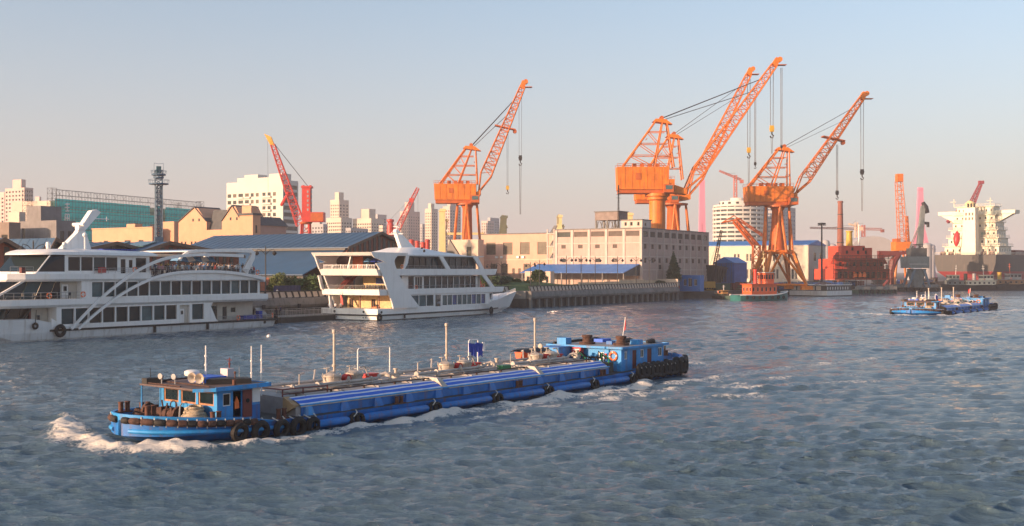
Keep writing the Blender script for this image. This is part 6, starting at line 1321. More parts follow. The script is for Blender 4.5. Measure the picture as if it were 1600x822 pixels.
mb = MB(); mb.box(-0.25, 0.02, 0, B, H*0.56, H*0.6); mb.build('string_course', peach3, T)
T2, c, A, B, H = block('square_tower', 'square peach stair tower with a smaller upper stage, behind the sheds', 'tower', 374, 395, 407, Zp-6, 336, peach3, (), lambda A, H: [(A*0.35, A*0.6, H*0.75, H*0.86)], wmats=[glass_b, frame_b], nx=1, nz=1)
mb = MB(); mb.box(-0.4, A+0.4, -0.4, B+0.4, H, H+0.7); mb.build('cornice', slate, T2); mb = MB(); mb.box(0.8, A-0.2, B*0.25, B-0.4, H+0.7, H+3.2); mb.build('upper_stage', peach3, T2)
T, c, A, B, H = block('side_wing', 'pinkish side wing with slate roof right of the square tower', 'building', 400, 405, 447, Zp+4, 352, mat('pink_render', (0.42, 0.27, 0.22), 0.85, var=0.1, scale=0.3), (), lambda A, H: grid(A, 6, [(H*0.62, H*0.80)], 0.3), wmats=[glass_b, frame_b], nx=1, nz=1)
mb = MB(); mb.hexa([(-0.5, -0.6, H), (A+0.6, -0.6, H), (A+0.6, 9, H), (-0.5, 9, H), (-0.5, 3.4, H+3.2), (A+0.6, 3.4, H+3.2), (A+0.6, 4.4, H+3.2), (-0.5, 4.4, H+3.2)]); mb.build('pitched_roof', slate, T)
# tan flat-roofed building and lift shaft
T, c, A, B, H = block('tan_building', 'flat-roofed tan building behind the excursion boat mast', 'building', 144, 238, 248, 360, 356, peach3, lambda B, H: [(B*0.55, B*0.65, H*0.62, H*0.80), (B*0.78, B*0.86, H*0.62, H*0.80), (B*0.2, B*0.27, H*0.62, H*0.8)], (), wmats=[glass_b, frame_b], trim=peach3)
mb = MB(); mb.box(2, 5, B*0.36, B*0.50, H, H+1.6); mb.build('roof_hut', peach3, T)
block('lift_shaft', 'plain peach shaft right of the blue lattice tower', 'tower', 253, 272, 279, 362, 346, peach3, (), ())
# low pink wall-roof and grey building at far left
T, c, A, B, H = block('grey_building', 'grey concrete building with a set-back upper block at far left', 'building', 30, 88, 118, 300, 344, greyw, lambda B, H: [(B*0.08, B*0.16, H*0.62, H*0.9)]+grid(B, 8, [(H*0.42, H*0.56)], 0.6, B*0.3, B), lambda A, H: [(A*0.2, A*0.4, H*0.7, H*0.85), (A*0.6, A*0.8, H*0.7, H*0.85)], wmats=[glass_b, frame_b], nx=1, nz=1)
mb = MB(); facade(mb, (1.5, B*0.94, H), (0, -1), B*0.40, 4.2, [(1, 1.9, 1.6, 3.2), (2.6, 3.5, 1.6, 3.2)], 0.2); mb.box(1.52, 8, B*0.541, B*0.939, H+0.01, H+4.19); mb.build('upper_block', greyw, T)
block('brown_building', 'brown-grey low block with dark openings at the left picture edge', 'building', -40, 14, 32, 296, 347, mat('tan_grey', (0.22, 0.17, 0.14), 0.85, var=0.2, scale=0.3), lambda B, H: grid(B, 4, [(H*0.66, H*0.82)], 0.7), (), wmats=[dark, frame_b], nx=1, nz=1)
block('cream_slab', 'plain cream slab block behind the grey building at far left', 'building', 14, 30, 40, 320, 331, citycream, (), ())
# green scaffolding over a long building
P0 = Vector((PX(86, 470), 470)); P1 = Vector((PX(312, 560), 560)); dv = (P1-P0); Ls = dv.length; rzs = math.atan2(dv.y, dv.x); Hs = PZ(296, 470)-GZ; Hn = Hs-3.6
T = thing('scaffolding', 'long steel scaffold hung with green netting round a building site', 'scaffolding', (P0.x, P0.y, GZ), rzs)
ncol, nrow = 26, 5; pw = Ls/ncol; net = MB(); ph = (Hn-14)/nrow
net.loft([[(pw*i/4, 0.25*math.sin(i*1.57), 0.1), (pw*i/4, 0.4*math.sin(i*1.57+0.5), ph*0.5), (pw*i/4, 0.25*math.sin(i*1.57), ph-0.15)] for i in range(5)], closed=False, cap=False); nme = net.mesh('netting_sheet', netm, True)
for i in range(ncol):
    for j in range(nrow):
        if i in (16, 17, 18) and (i*3+j) % 4 < 3: continue
        link('netting_sheet', nme, T, (i*pw, 0, 14+j*ph))
mb = MB()
for i in range(ncol*2+1):
    for y in (-0.7, 1.4): mb.tube((i*pw/2, y, 0), (i*pw/2, y, Hs), 0.07, n=4)
struct(mb.build('standard', scafm, T), 'stuff')
mb = MB(); nz_ = int(Hs/2.2)
for j in range(3, nz_+1):
    for y in (-0.7, 1.4): mb.tube((0, y, j*Hs/nz_), (Ls, y, j*Hs/nz_), 0.07, n=4)
for i in range(0, ncol*2, 3): mb.tube((i*pw/2, -0.75, Hs-3.4), (i*pw/2+pw, -0.75, Hs), 0.06, n=4); mb.tube((i*pw/2+pw, -0.75, Hs-3.4), (i*pw/2, -0.75, Hs), 0.06, n=4)
struct(mb.build('ledger', scafm, T), 'stuff')
wch = mat('banner_white', (0.75, 0.75, 0.72), 0.8)
for j in range(4):       # worn white characters running down the netting, too small to read
    mb = MB(); zc = Hn-3.6-j*4.6; xc = pw*1.6
    for (x0, z0, x1, z1) in (((-1.3, 1.2, 1.3, 1.4), (-0.2, 1.9, 0.1, -1.8), (-1.3, -0.2, 1.2, 0.0), (-1.0, -1.7, 1.1, -1.5)), ((-1.2, 1.6, 1.2, 1.6), (-1.2, 1.6, -1.3, -1.7), (1.2, 1.6, 1.2, -1.7), (-1.2, 0, 1.2, 0), (0.0, 1.6, 0.0, -1.2)), ((-1.3, 0.6, 1.3, 0.9), (0.1, 1.9, -1.2, -1.8), (-0.1, 0.6, 1.3, -1.8), (-0.6, -0.6, 0.7, -0.6)), ((-1.3, 1.5, -0.4, 1.2), (-1.3, 0.3, -0.4, 0.4), (-1.3, -1.6, -0.4, -0.9), (0.4, 1.8, 0.4, -1.7), (-0.2, 0.9, 1.3, 1.0), (0.0, -0.5, 1.3, -0.4)))[j]:
        mb.tube((xc+x0, -0.95, zc+z0), (xc+x1, -0.95, zc+z1), 0.24, n=4)
    mb.build('banner_character', wch, T)
mb = MB(); mb.box(0.5, Ls-0.5, 3, 24, 0, Hn-1); mb.build('building_core', citycream, T)
for x in (-1.2, Ls+1.0):
    mb = MB(); lattice(mb, (x, 0.5, 0), (x, 0.5, Hs+0.5), 2.6, 2.6, 18, 0.10, 0.05); mb.build('scaffold_tower', [scafm, scafm], T)
    mb = MB(); lattice(mb, (x, 14, 0), (x, 14, Hs), 2.6, 2.6, 18, 0.10, 0.05); mb.build('scaffold_tower', [scafm, scafm], T)
# blue lattice lift tower with platforms
T = thing('lattice_tower', 'tall dark blue lattice tower with round platforms near its top', 'tower', (PX(248, 355), 355, GZ), 0.4); Ht = PZ(261, 355)-GZ
mb = MB(); lattice(mb, (0, 0, 0), (0, 0, Ht-1.0), 2.1, 2.1, 26, 0.14, 0.08); mb.build('mast', [bluest, bluest], T)
mb = MB(); lattice(mb, (0, 0, 0), (0, 0, Ht-6), 1.2, 1.2, 20, 0.16, 0.1); mb.build('lift_guide', [bluest, bluest], T)
for z, r in ((Ht-5.6, 3.0), (Ht-2.7, 2.2), (Ht-3.6, 1.6)):
    mb = MB(); mb.lathe([(0.3, 0), (r, 0.05), (r, 0.4), (0.3, 0.45)], (0, 0, z), 14); mb.build('platform', bluest, T)
    mb = MB()
    for k in range(12): a = k*0.524; mb.tube((r*math.cos(a), r*math.sin(a), z+0.4), (r*1.08*math.cos(a), r*1.08*math.sin(a), z+1.5), 0.04, n=4)
    mb.torus((0, 0, z+1.5), r*1.08, 0.05, (0, 0, 1), 14, 4); mb.build('platform_rail', bluest, T)
mb = MB(); mb.box(-0.7, 0.7, -0.7, 0.7, Ht-2.0, Ht+0.2); mb.build('winch_cabin', mat('teal_paint', (0.015, 0.09, 0.11), 0.6), T)
for x in (-1.4, 1.4): mb = MB(); mb.tube((x, 0, Ht-2.4), (x, 0, Ht+1.3), 0.06, n=4); mb.tube((x, 0, Ht+1.2), (0, 0, Ht+1.0), 0.05, n=4); mb.build('aerial', bluest, T)
for z in (6, 13): mb = MB(); mb.box(-1.3, 1.3, -1.3, 1.3, z, z+3.0); mb.build('lift_cage', bluest, T)
# white apartment block with balconies
Zt = 640
def al(B, H):
    out = []; fl = H/14.5
    for r in range(4, 13):
        for u0, u1 in ((0.02, 0.085), (0.12, 0.18), (0.215, 0.30), (0.335, 0.405), (0.44, 0.49), (0.53, 0.58), (0.645, 0.70), (0.735, 0.79), (0.83, 0.88)): out.append((B*u0, B*u1, fl*(r+0.25), fl*(r+0.78)))
    return out
T, c, A, B, H = block('apartment_block', 'white twelve-storey apartment block with rows of small windows behind the red crane', 'building', 354, 442, 466, Zt, 281, cityw, al, lambda A, H: [(A*0.06, A*0.94, H/14.5*(r+0.2), H/14.5*(r+0.8)) for r in range(3, 14)], wmats=[glass_b, frame_w], gm=[glass_b, glass_c, glass_b], nx=1, nz=1, fr=0.0)
for r in range(4, 13):
    for u in (0.205, 0.325, 0.64):
        mb = MB(); w_ = 0.11 if u < 0.6 else 0.16; mb.box(-0.9, 0.02, B-B*(u+w_), B-B*u, H/14.5*r, H/14.5*(r+0.28)); mb.build('balcony', cityw, T)
for u0, u1, h_ in ((0.28, 0.52, 4.2), (0.72, 0.94, 4.0), (0.15, 0.28, 2.6), (0.52, 0.72, 2.2)):
    mb = MB(); mb.box(2, A-3, B*(1-u1), B*(1-u0), H, H+h_); mb.build('penthouse', cityw, T)
# distant towers
def tw(label, pxL, pxC, pxR, z, py, wall, nl, nr, fl=3.2, cap=0, wf=0.5, gmat=None, r0=0.35):
    def rows(H): return [(fl*r+0.9, fl*r+2.4) for r in range(int(H*r0/fl), int((H-1.5)/fl))]
    T, c, A, B, H = block('tower_block', label, 'building', pxL, pxC, pxR, z, py, wall, lambda B, H: grid(B, nl, rows(H), wf), lambda A, H: grid(A, nr, rows(H), wf), joined=True, wmats=[gmat or glass_b, frame_b], dep=0.4, group='distant tower blocks')
    if cap:
        mb = MB(); mb.box(A*0.2, A*0.7, B*0.25, B*0.7, H, H+cap); mb.build('roof_house', wall, T)
    return T
tw('pink tower block at the far left with a stepped top', 8, 38, 52, 900, 293, cityp, 6, 4, cap=7)
tw('pinkish tower block at the left picture edge', -30, 7, 15, 940, 300, cityp, 6, 2)
tw('lower pink tower block beside the left scaffold end', 49, 64, 70, 1000, 314, cityp, 5, 3, cap=4)
tw('cream tower block just left of the scaffold', 64, 80, 84, 1050, 319, citycream, 5, 2)
tw('small cream block left of the white apartments', 342, 352, 356, 900, 328, cityw, 3, 1)
tw('tiny pale block seen past the scaffold end', 326, 339, 341, 1100, 336, cityw, 4, 1)
tw('cream tower with blue glass side right of the red crane', 516, 530, 545, 1150, 312, citycream, 4, 3, cap=8)
tw('broad cream block with many balconies below the blue-sided tower', 510, 533, 550, 1050, 340, citycream, 7, 4, wf=0.6)
tw('cream stepped block left of the far red crane', 551, 580, 600, 1150, 341, citycream, 8, 5, cap=10, wf=0.6)
tw('grey-blue block rising behind the stepped block', 585, 590, 604, 1250, 335, cityg, 3, 3)
tw('small cream block at the foot of the far red crane', 592, 598, 606, 1100, 352, citycream, 3, 2)
tw('slim block behind the far red crane jib', 625, 638, 656, 1200, 330, cityp, 4, 5, cap=10, wf=0.35)
tw('tall cream tower with a blue-grey right side', 664, 674, 684, 1250, 326, citycream, 3, 3, cap=6)
tw('tall twin-topped tower behind the pale yellow post', 692, 703, 720, 1200, 322, cityp, 3, 4, cap=8)
tw('hazy tower right of the first orange crane legs', 752, 762, 772, 1300, 345, cityp, 3, 3)
tw('hazy lower block beside the pale yellow posts', 762, 766, 780, 1400, 340, cityg, 2, 4)
tw('hazy block showing left of the first orange crane leg', 655, 660, 668, 1350, 350, cityg, 2, 2)
tw('low hazy block beneath the red crane counterweight', 478, 505, 512, 1000, 350, cityg, 6, 2, cap=3)
tw('low hazy blue-roofed block right of the red crane', 540, 548, 575, 1000, 356, cityg, 3, 6)
# round tower and glass tower beyond the shipyard
def round_tower():
    z = 1000; r = (1190-1112)/2*z/F; H = PZ(322, z)-2.4
    T = thing('round_tower', 'round white office tower with ring balconies beyond the shipyard', 'building', (PX(1153, z), z, 2.4)); fl = H/17
    mb = MB(); mb.lathe([(r-0.9, 0), (r-0.9, H-1)], n=40); mb.build('glazing', glass_b, T, smooth=True)
    for k in range(4, 17): mb = MB(); mb.lathe([(r-1.0, k*fl), (r, k*fl), (r, k*fl+fl*0.52), (r-1.0, k*fl+fl*0.52)], n=40); mb.build('storey_band', cityw, T, smooth=True)
    for k in range(20): a = k*math.pi/10; mb = MB(); mb.box(-0.5, 0.5, -0.35, 0.35, 0, H-1); o = mb.build('mullion', cityw, T); o.location = ((r-0.5)*math.cos(a), (r-0.5)*math.sin(a), 0); o.rotation_euler = (0, 0, a)
    mb = MB(); mb.lathe([(r*0.98, H-1), (r*0.98, H+0.6), (r*0.72, H+0.7), (r*0.72, H+4), (r*0.3, H+4.2), (r*0.3, H+7), (0.1, H+7)], n=40); mb.build('crown', cityw, T, smooth=True)
    for k in range(14): a = k*math.pi/7; mb = MB(); mb.box(-1.2, 1.2, -0.15, 0.15, H+1.2, H+3.0); o = mb.build('crown_window', dark, T); o.location = ((r*0.725)*math.cos(a), (r*0.725)*math.sin(a), 0); o.rotation_euler = (0, 0, a+R(90))
round_tower()
tw('blue glass office tower behind the third orange crane', 1186, 1192, 1222, 1060, 312, glass_blue, 2, 8, fl=4, wf=0.7, gmat=glass3)
tw('lower blue-white glass tower behind the crane legs', 1200, 1206, 1243, 1040, 320, cityg, 2, 9, fl=4, wf=0.75, gmat=glass_blue)
# pink bridge pylons
pinkm = mat('bridge_pink', (0.62, 0.22, 0.33), 0.7, var=0.05)
def pylon(label, px, py, z, spread, base_py, flare):
    T = thing('bridge_pylon', label, 'bridge tower', (PX(px, z), z, 2.4), 0, 'pink bridge pylons'); H = PZ(py, z)-2.4; w_ = z/F
    for s in (-1, 1):
        mb = MB(); mb.hexa([(s*spread*flare-1.9, -3, 0), (s*spread*flare+1.9, -3, 0), (s*spread*flare+1.9, 3, 0), (s*spread*flare-1.9, 3, 0), (s*spread-1.8, -2, H*0.55), (s*spread+1.8, -2, H*0.55), (s*spread+1.8, 2, H*0.55), (s*spread-1.8, 2, H*0.55)]); mb.build('leg', pinkm, T)
    mb = MB(); mb.hexa([(-spread-1.8, -2, H*0.55), (spread+1.8, -2, H*0.55), (spread+1.8, 2, H*0.55), (-spread-1.8, 2, H*0.55), (-2.4, -1.6, H*0.97), (2.4, -1.6, H*0.97), (2.4, 1.6, H*0.97), (-2.4, 1.6, H*0.97)]); mb.build('shaft', pinkm, T)
    mb = MB(); mb.hexa([(-2.8, -2, H*0.97), (2.8, -2, H*0.97), (2.8, 2, H*0.97), (-2.8, 2, H*0.97), (-2.2, -1.6, H), (2.2, -1.6, H), (2.2, 1.6, H), (-2.2, 1.6, H)]); mb.build('cap', pinkm, T)
pylon('slim pink bridge pylon right of the cream warehouse', 1097, 281, 1100, 1.2, 365, 2.2)
pylon('pink bridge pylon behind the grey dockside crane', 1438, 293, 1150, 2.2, 400, 6.5)
# ================================================================ cranes
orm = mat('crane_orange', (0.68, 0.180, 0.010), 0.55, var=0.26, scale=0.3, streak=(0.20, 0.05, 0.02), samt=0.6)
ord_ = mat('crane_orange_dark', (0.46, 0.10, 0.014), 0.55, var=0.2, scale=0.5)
orl = mat('crane_lattice_orange', (0.60, 0.145, 0.012), 0.55, var=0.38, scale=0.6)
redc = mat('crane_red', (0.52, 0.035, 0.022), 0.5, var=0.15, scale=0.4, streak=(0.2, 0.03, 0.02))
cable = mat('steel_cable', (0.06, 0.062, 0.07), 0.5, metal=0.3)
hookm = mat('hook_black', (0.02, 0.02, 0.022), 0.5); hooky = mat('hook_yellow', (0.55, 0.33, 0.03), 0.5)
grey_c = mat('crane_grey', (0.19, 0.215, 0.21), 0.6, var=0.25, scale=0.4, streak=(0.1, 0.1, 0.09)); yel = mat('crane_yellow', (0.68, 0.34, 0.03), 0.5)
def boom(T, p, q, w0, w1, n, r, rb, m_, h0=None, h1=None, side=(0, 1, 0), name='boom'):
    mb = MB(); pt = lattice(mb, p, q, w0, w1, n, r, rb, side, h0, h1)
    # chords apart from the web
    for mi, nm in ((0, None), (1, 'bracing')): pass
    v, f, m = mb.v, mb.f, mb.m
    a = MB(); a.v = list(v); a.f = [x for x, k in zip(f, m) if k == 1]; a.m = [0]*len(a.f)
    for i in range(4): c_ = MB(); c_.tube(pt(0, i), pt(1, i), r, n=5); c_.build(name+'_chord', m_, T)
    # keep only used verts
    used = sorted({i for x in a.f for i in x}); mp = {o: k for k, o in enumerate(used)}; a.v = [v[i] for i in used]; a.f = [[mp[i] for i in x] for x in a.f]
    struct(a.build(name+'_bracing', m_, T), 'stuff'); return pt
def cables(T, pairs, r=0.05, name='cable'):
    for p, q in pairs:
        mb = MB(); mb.tube(p, q, r, n=4); mb.build(name, cable, T)
def hook_block(T, x, y, z, s=1.0, ym=True):
    mb = MB(); mb.box(x-0.7*s, x+0.7*s, y-0.4*s, y+0.4*s, z-0.2*s, z+2.0*s, 0)
    mb.tube((x, y-0.45*s, z+0.9*s), (x, y+0.45*s, z+0.9*s), 0.85*s, n=12, mi=0); mb.build('hook_block', hooky if ym else hookm, T)
    mb = MB(); mb.tube((x, y, z-0.1*s), (x, y, z-1.1*s), 0.28*s, n=8); mb.path([(x, y, z-1.1*s), (x+0.6*s, y, z-1.6*s), (x+0.3*s, y, z-2.4*s), (x-0.4*s, y, z-2.3*s), (x-0.6*s, y, z-1.7*s)], 0.22*s, 6); mb.build('hook', hookm, T)
def luffing(label, z, pxb0, pxb1, pyb0, pyb1, apex, foot, tip, platform_t, hooks, yaw=0.0, base='portal', ground=2.6, geo=None, col=orm, lat=orl, nb=13, jw=3.4, group='orange luffing dock cranes', knee=None):
    """Level-luffing dock crane measured on the photo: machinery house, A-frame, lattice jib, ropes and hooks."""
    X = lambda px: PX(px, z); Z = lambda py: PZ(py, z)-ground
    x0, x1, z0, z1 = X(pxb0), X(pxb1), Z(pyb1), Z(pyb0); xc = X(geo['cx']); dp = geo.get('dp', 8.0)
    T = thing('dock_crane', label, 'crane', (xc, z, ground), 0, group); L = lambda px, py, y=0: (X(px)-xc, y, Z(py))
    hx0, hx1 = x0-xc, x1-xc
    # machinery house with seams, emblem patch and underside step
    mb = MB(); mb.hexa([(hx0+0.3, -dp/2, z0), (hx1, -dp/2, z0), (hx1, dp/2, z0), (hx0+0.3, dp/2, z0), (hx0, -dp/2, z1), (hx1, -dp/2, z1), (hx1, dp/2, z1), (hx0, dp/2, z1)]); mb.build('machinery_house', col, T)
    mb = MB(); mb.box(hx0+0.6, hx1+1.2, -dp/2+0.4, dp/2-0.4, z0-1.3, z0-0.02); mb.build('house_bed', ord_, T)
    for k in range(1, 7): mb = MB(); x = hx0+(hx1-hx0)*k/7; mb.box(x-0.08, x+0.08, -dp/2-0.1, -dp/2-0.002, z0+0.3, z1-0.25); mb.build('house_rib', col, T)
    mb = MB(); mb.box(hx0+(hx1-hx0)*0.36, hx0+(hx1-hx0)*0.46, -dp/2-0.14, -dp/2-0.105, z0+(z1-z0)*0.42, z0+(z1-z0)*0.72); mb.build('house_window', ord_, T)  # plain darker orange patch in place of the emblem on the house
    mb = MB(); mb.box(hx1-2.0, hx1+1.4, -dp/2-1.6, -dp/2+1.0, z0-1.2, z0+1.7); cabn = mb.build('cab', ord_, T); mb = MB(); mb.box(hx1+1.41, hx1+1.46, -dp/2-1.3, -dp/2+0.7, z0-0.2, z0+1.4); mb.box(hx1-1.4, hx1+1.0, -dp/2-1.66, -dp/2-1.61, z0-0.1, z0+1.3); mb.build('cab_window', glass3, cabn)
    rail(T, [(hx0, -dp/2, z1), (hx1, -dp/2, z1)], 1.1, 1.8, 2, 0.06, ord_); rail(T, [(hx0, dp/2, z1), (hx1, dp/2, z1)], 1.1, 1.8, 2, 0.06, ord_)
    for k in range(4): mb = MB(); x = hx0+(hx1-hx0)*(0.35+0.15*k); mb.cbox((x, 0, z1+0.7), (1.4, 2.4, 1.4)); mb.build('winch_cover', ord_, T)
    # A-frame
    ap = Vector(L(*apex)); bl = geo['af']
    for y in (-2.0, 2.0):
        A_ = Vector((L(bl[0], pyb0)[0], y*1.6, z1)); B_ = Vector((L(bl[1], pyb0)[0], y*1.4, z1)); top = Vector((ap.x, y*0.8, ap.z)); C_ = Vector((L(bl[2], pyb0)[0], y*1.2, z1))
        for a, b, r in ((A_, top-Vector((2.2, 0, 0)), 0.38), (B_, top, 0.30), (C_, top+Vector((1.3, 0, 0)), 0.34)): mb = MB(); mb.tube(a, b, r, r*0.8, n=6); mb.build('a_frame_leg', lat, T)
        mb = MB(); h = top-A_
        for t0, t1 in ((0.25, 0.15), (0.5, 0.42), (0.75, 0.72)):
            mb.tube(A_+(top-Vector((2.2, 0, 0))-A_)*t0, B_+(top-B_)*t0, 0.16, n=5); mb.tube(A_+(top-Vector((2.2, 0, 0))-A_)*t0, B_+(top-B_)*max(0, t0-0.25), 0.14, n=5); mb.tube(B_+(top-B_)*t0, C_+(top-C_)*t0, 0.16, n=5)
        mb.build('a_frame_bracing', lat, T)
    mb = MB()
    for t in (0.3, 0.6, 0.95):
        for p in (Vector((L(bl[0], pyb0)[0], 0, z1)), Vector((L(bl[1], pyb0)[0], 0, z1)), Vector((L(bl[2], pyb0)[0], 0, z1))): q = p+(ap-p)*t; wv = 3.2-1.6*t; mb.tube((q.x, -wv, q.z), (q.x, wv, q.z), 0.15, n=5)
    mb.build('a_frame_tie', lat, T)
    mb = MB(); mb.hexa([(ap.x-3.6, -2.2, ap.z-0.6), (ap.x+3.4, -2.0, ap.z-1.6), (ap.x+3.4, 2.0, ap.z-1.6), (ap.x-3.6, 2.2, ap.z-0.6), (ap.x-2.6, -1.8, ap.z+0.4), (ap.x+1.0, -1.8, ap.z+0.2), (ap.x+1.0, 1.8, ap.z+0.2), (ap.x-2.6, 1.8, ap.z+0.4)]); mb.build('apex_platform', col, T)
    mb = MB(); mb.tube((ap.x-0.4, -1.6, ap.z+0.7), (ap.x-0.4, 1.6, ap.z+0.7), 0.75, n=12); mb.build('apex_sheave', ord_, T)
    # jib
    f = Vector(L(*foot)); mb = MB(); mb.hexa([(hx1-0.5, -jw*0.75, z0-0.9), (f.x+0.8, -jw*0.7, f.z-1.0), (f.x+0.8, jw*0.7, f.z-1.0), (hx1-0.5, jw*0.75, z0-0.9), (hx1-0.5, -jw*0.75, z0+2.6), (f.x+0.8, -jw*0.7, f.z+0.8), (f.x+0.8, jw*0.7, f.z+0.8), (hx1-0.5, jw*0.75, z0+2.6)]); mb.build('jib_pivot', col, T)
    f = Vector(L(*foot)); t = Vector(L(*tip)); d = (t-f); mid = f+d*0.16
    boom(T, mid, t-d*0.02, jw, jw*0.42, nb, 0.24, 0.13, lat, h0=jw*0.95, h1=jw*0.42, name='jib')
    for y in (-1, 1):
        up = Vector((-d.z, 0, d.x)).normalized()
        for s in (-1, 1): mb = MB(); mb.tube(f+Vector((0, y*jw*0.6, 0)), mid+Vector((0, y*jw*0.5, 0))+up*(s*jw*0.47), 0.28, n=5); mb.build('jib_heel', lat, T)
    mb = MB(); dn = d.normalized(); up = Vector((-dn.z, 0, dn.x)); p = t
    mb.hexa([p-dn*1.6-up*1.0+Vector((0,-1.1,0)), p+dn*1.6-up*0.6+Vector((0,-1.1,0)), p+dn*1.6-up*0.6+Vector((0,1.1,0)), p-dn*1.6-up*1.0+Vector((0,1.1,0)), p-dn*1.6+up*1.0+Vector((0,-1.1,0)), p+dn*1.2+up*1.1+Vector((0,-1.1,0)), p+dn*1.2+up*1.1+Vector((0,1.1,0)), p-dn*1.6+up*1.0+Vector((0,1.1,0))])
    mb.tube(p+dn*1.3-up*0.4+Vector((0,-1.2,0)), p+dn*1.3-up*0.4+Vector((0,1.2,0)), 0.9, n=12); mb.build('jib_head', col, T)
    mb = MB(); hx = p+Vector((1.4, 0, -1.0)); mb.box(hx.x-1.2, hx.x+2.0, -1.3, 1.3, hx.z-0.2, hx.z); mb.build('head_walkway', ord_, T)
    if platform_t:
        q = f+d*platform_t; mb = MB(); mb.hexa([q+Vector((-4.2, -2, 0.6)), q+Vector((4.0, -2, -1.2)), q+Vector((4.0, 2, -1.2)), q+Vector((-4.2, 2, 0.6)), q+Vector((-4.2, -2, 1.0)), q+Vector((4.0, -2, -0.8)), q+Vector((4.0, 2, -0.8)), q+Vector((-4.2, 2, 1.0))]); mb.build('jib_platform', ord_, T)
        mb = MB(); mb.tube(q+Vector((3.6, -0.6, -1.6)), q+Vector((3.6, 0.6, -1.6)), 0.8, n=10); mb.build('jib_sheave', ord_, T)
    # luffing ropes
    att = f+d*geo.get('att', 0.8); at2 = f+d*geo.get('att', 0.8)*0.97
    for y in (-1.5, -0.5, 0.5, 1.5): cables(T, [(ap+Vector((0, y, 0.8)), att+up*0.8+Vector((0, y*0.6, 0)))], 0.075, 'luffing_rope')
    for y in (-1, 1): cables(T, [(ap+Vector((0.5, y, 0.2)), at2+Vector((0, y*0.6, 0))-dn*3)], 0.06, 'luffing_rope')
    for hp in hooks:
        (pxh, pyt, pyh, s, low, ym) = hp; xh = L(pxh, pyt)
        for dx_ in ((-0.45, 0.45) if s > 0.8 else (-0.2, 0.2)):
            cables(T, [((xh[0]+dx_*1.2, -0.3, xh[2]), (xh[0]+dx_, -0.3, L(pxh, pyh)[2]+1.5*s)), ((xh[0]+dx_*1.2, 0.3, xh[2]), (xh[0]+dx_, 0.3, L(pxh, pyh)[2]+1.5*s))], 0.055, 'hoist_rope')
        hook_block(T, xh[0], 0, L(pxh, pyh)[2], s, ym)
        if low: cables(T, [((xh[0]-0.3, 0, L(pxh, pyh)[2]-1.6*s), (xh[0]-0.15, 0, L(pxh, low)[2])), ((xh[0]+0.3, 0, L(pxh, pyh)[2]-1.6*s), (xh[0]+0.15, 0, L(pxh, low)[2]))], 0.09, 'sling')
    # support
    if base == 'portal':
        zt = z0-1.3; zb = geo['zb']; r0 = geo['r0']; r1 = geo['r1']
        mb = MB(); mb.lathe([(r0*0.62, zb), (r0*0.46, zt-2), (r0*0.7, zt)], (0, 0, 0), 14); mb.build('centre_post', ord_, T, smooth=True)
        mb = MB(); mb.lathe([(r0*1.1, zt-0.6), (r0*1.1, zt)], (0, 0, 0), 20); mb.build('slewing_ring', ord_, T, smooth=True)
        for k in range(8):
            a = R(22.5+45*k); a2 = a+R(22.5*(1 if k % 2 else -1)); mb = MB(); mb.tube((r0*math.cos(a2)*0.95, r0*math.sin(a2)*0.95, zt-0.5), (r1*math.cos(a), r1*math.sin(a), zb), 0.5, n=6); mb.build('tower_strut', lat, T)
        for k in range(4):
            a = R(45+90*k+geo.get('rot', 12)); b_ = R(45+90*(k+1)+geo.get('rot', 12)); R2 = geo['r2']; R1 = r1*1.12
            mb = MB(); p_ = [Vector((R1*math.cos(a), R1*math.sin(a), zb)), Vector((R2*math.cos(a), R2*math.sin(a), 1.6))]; mb.tube(p_[0], p_[1], 0.75, 0.6, n=4); mb.build('portal_leg', col, T)
            mb = MB(); mb.tube((R1*math.cos(a), R1*math.sin(a), zb), (R1*math.cos(b_), R1*math.sin(b_), zb), 0.7, n=4); mb.build('portal_beam', col, T)
            mp = Vector(((R1*math.cos(a)+R1*math.cos(b_))/2, (R1*math.sin(a)+R1*math.sin(b_))/2, zb)); 
            for e in (a, b_): mb = MB(); mb.tube(mp, (R2*math.cos(e)*0.98, R2*math.sin(e)*0.98, 2.4), 0.45, n=4); mb.build('portal_brace', col, T)
            mb = MB(); mb.tube((R2*math.cos(a), R2*math.sin(a), 1.8), (R2*math.cos(b_), R2*math.sin(b_), 1.8), 0.4, n=4); mb.build('sill_beam', col, T)
            mb = MB(); mb.cbox((R2*math.cos(a), R2*math.sin(a), 0.75), (4.2, 2.4, 1.4)); mb.build('bogie', col, T)
        mb = MB(); mb.lathe([(r1*0.9, zb-0.5), (r1*1.15, zb-0.5), (r1*1.15, zb), (r1*0.9, zb)], (0, 0, 0), 4); mb.build('portal_deck', ord_, T)
    elif base == 'column':
        zt = z0-1.3; r = geo['r0']
        mb = MB(); mb.lathe([(r*1.35, 0), (r*1.2, zt*0.35), (r, zt*0.6), (r, zt-2.6), (r*1.25, zt-2.2), (r*1.25, zt-1.2), (r*1.5, zt-1.0), (r*1.5, zt)], (geo.get('ox', 0), 0, 0), 24); mb.build('column', col, T, smooth=True)
    return T
GR = 2.4
luffing('orange lattice-jib dock crane standing above the excursion boats and peach offices', 440, 679, 744, 288, 313, (738, 230), (748, 300), (818, 132), 0.60,
        [(813, 137, 250, 0.9, 335, False), (793, 208, 296, 0.75, None, True)], geo=dict(cx=730, af=(688, 716, 746), zb=2.0, r0=4.0, r1=7.0, r2=8.0, att=0.86), nb=16, jw=4.6)
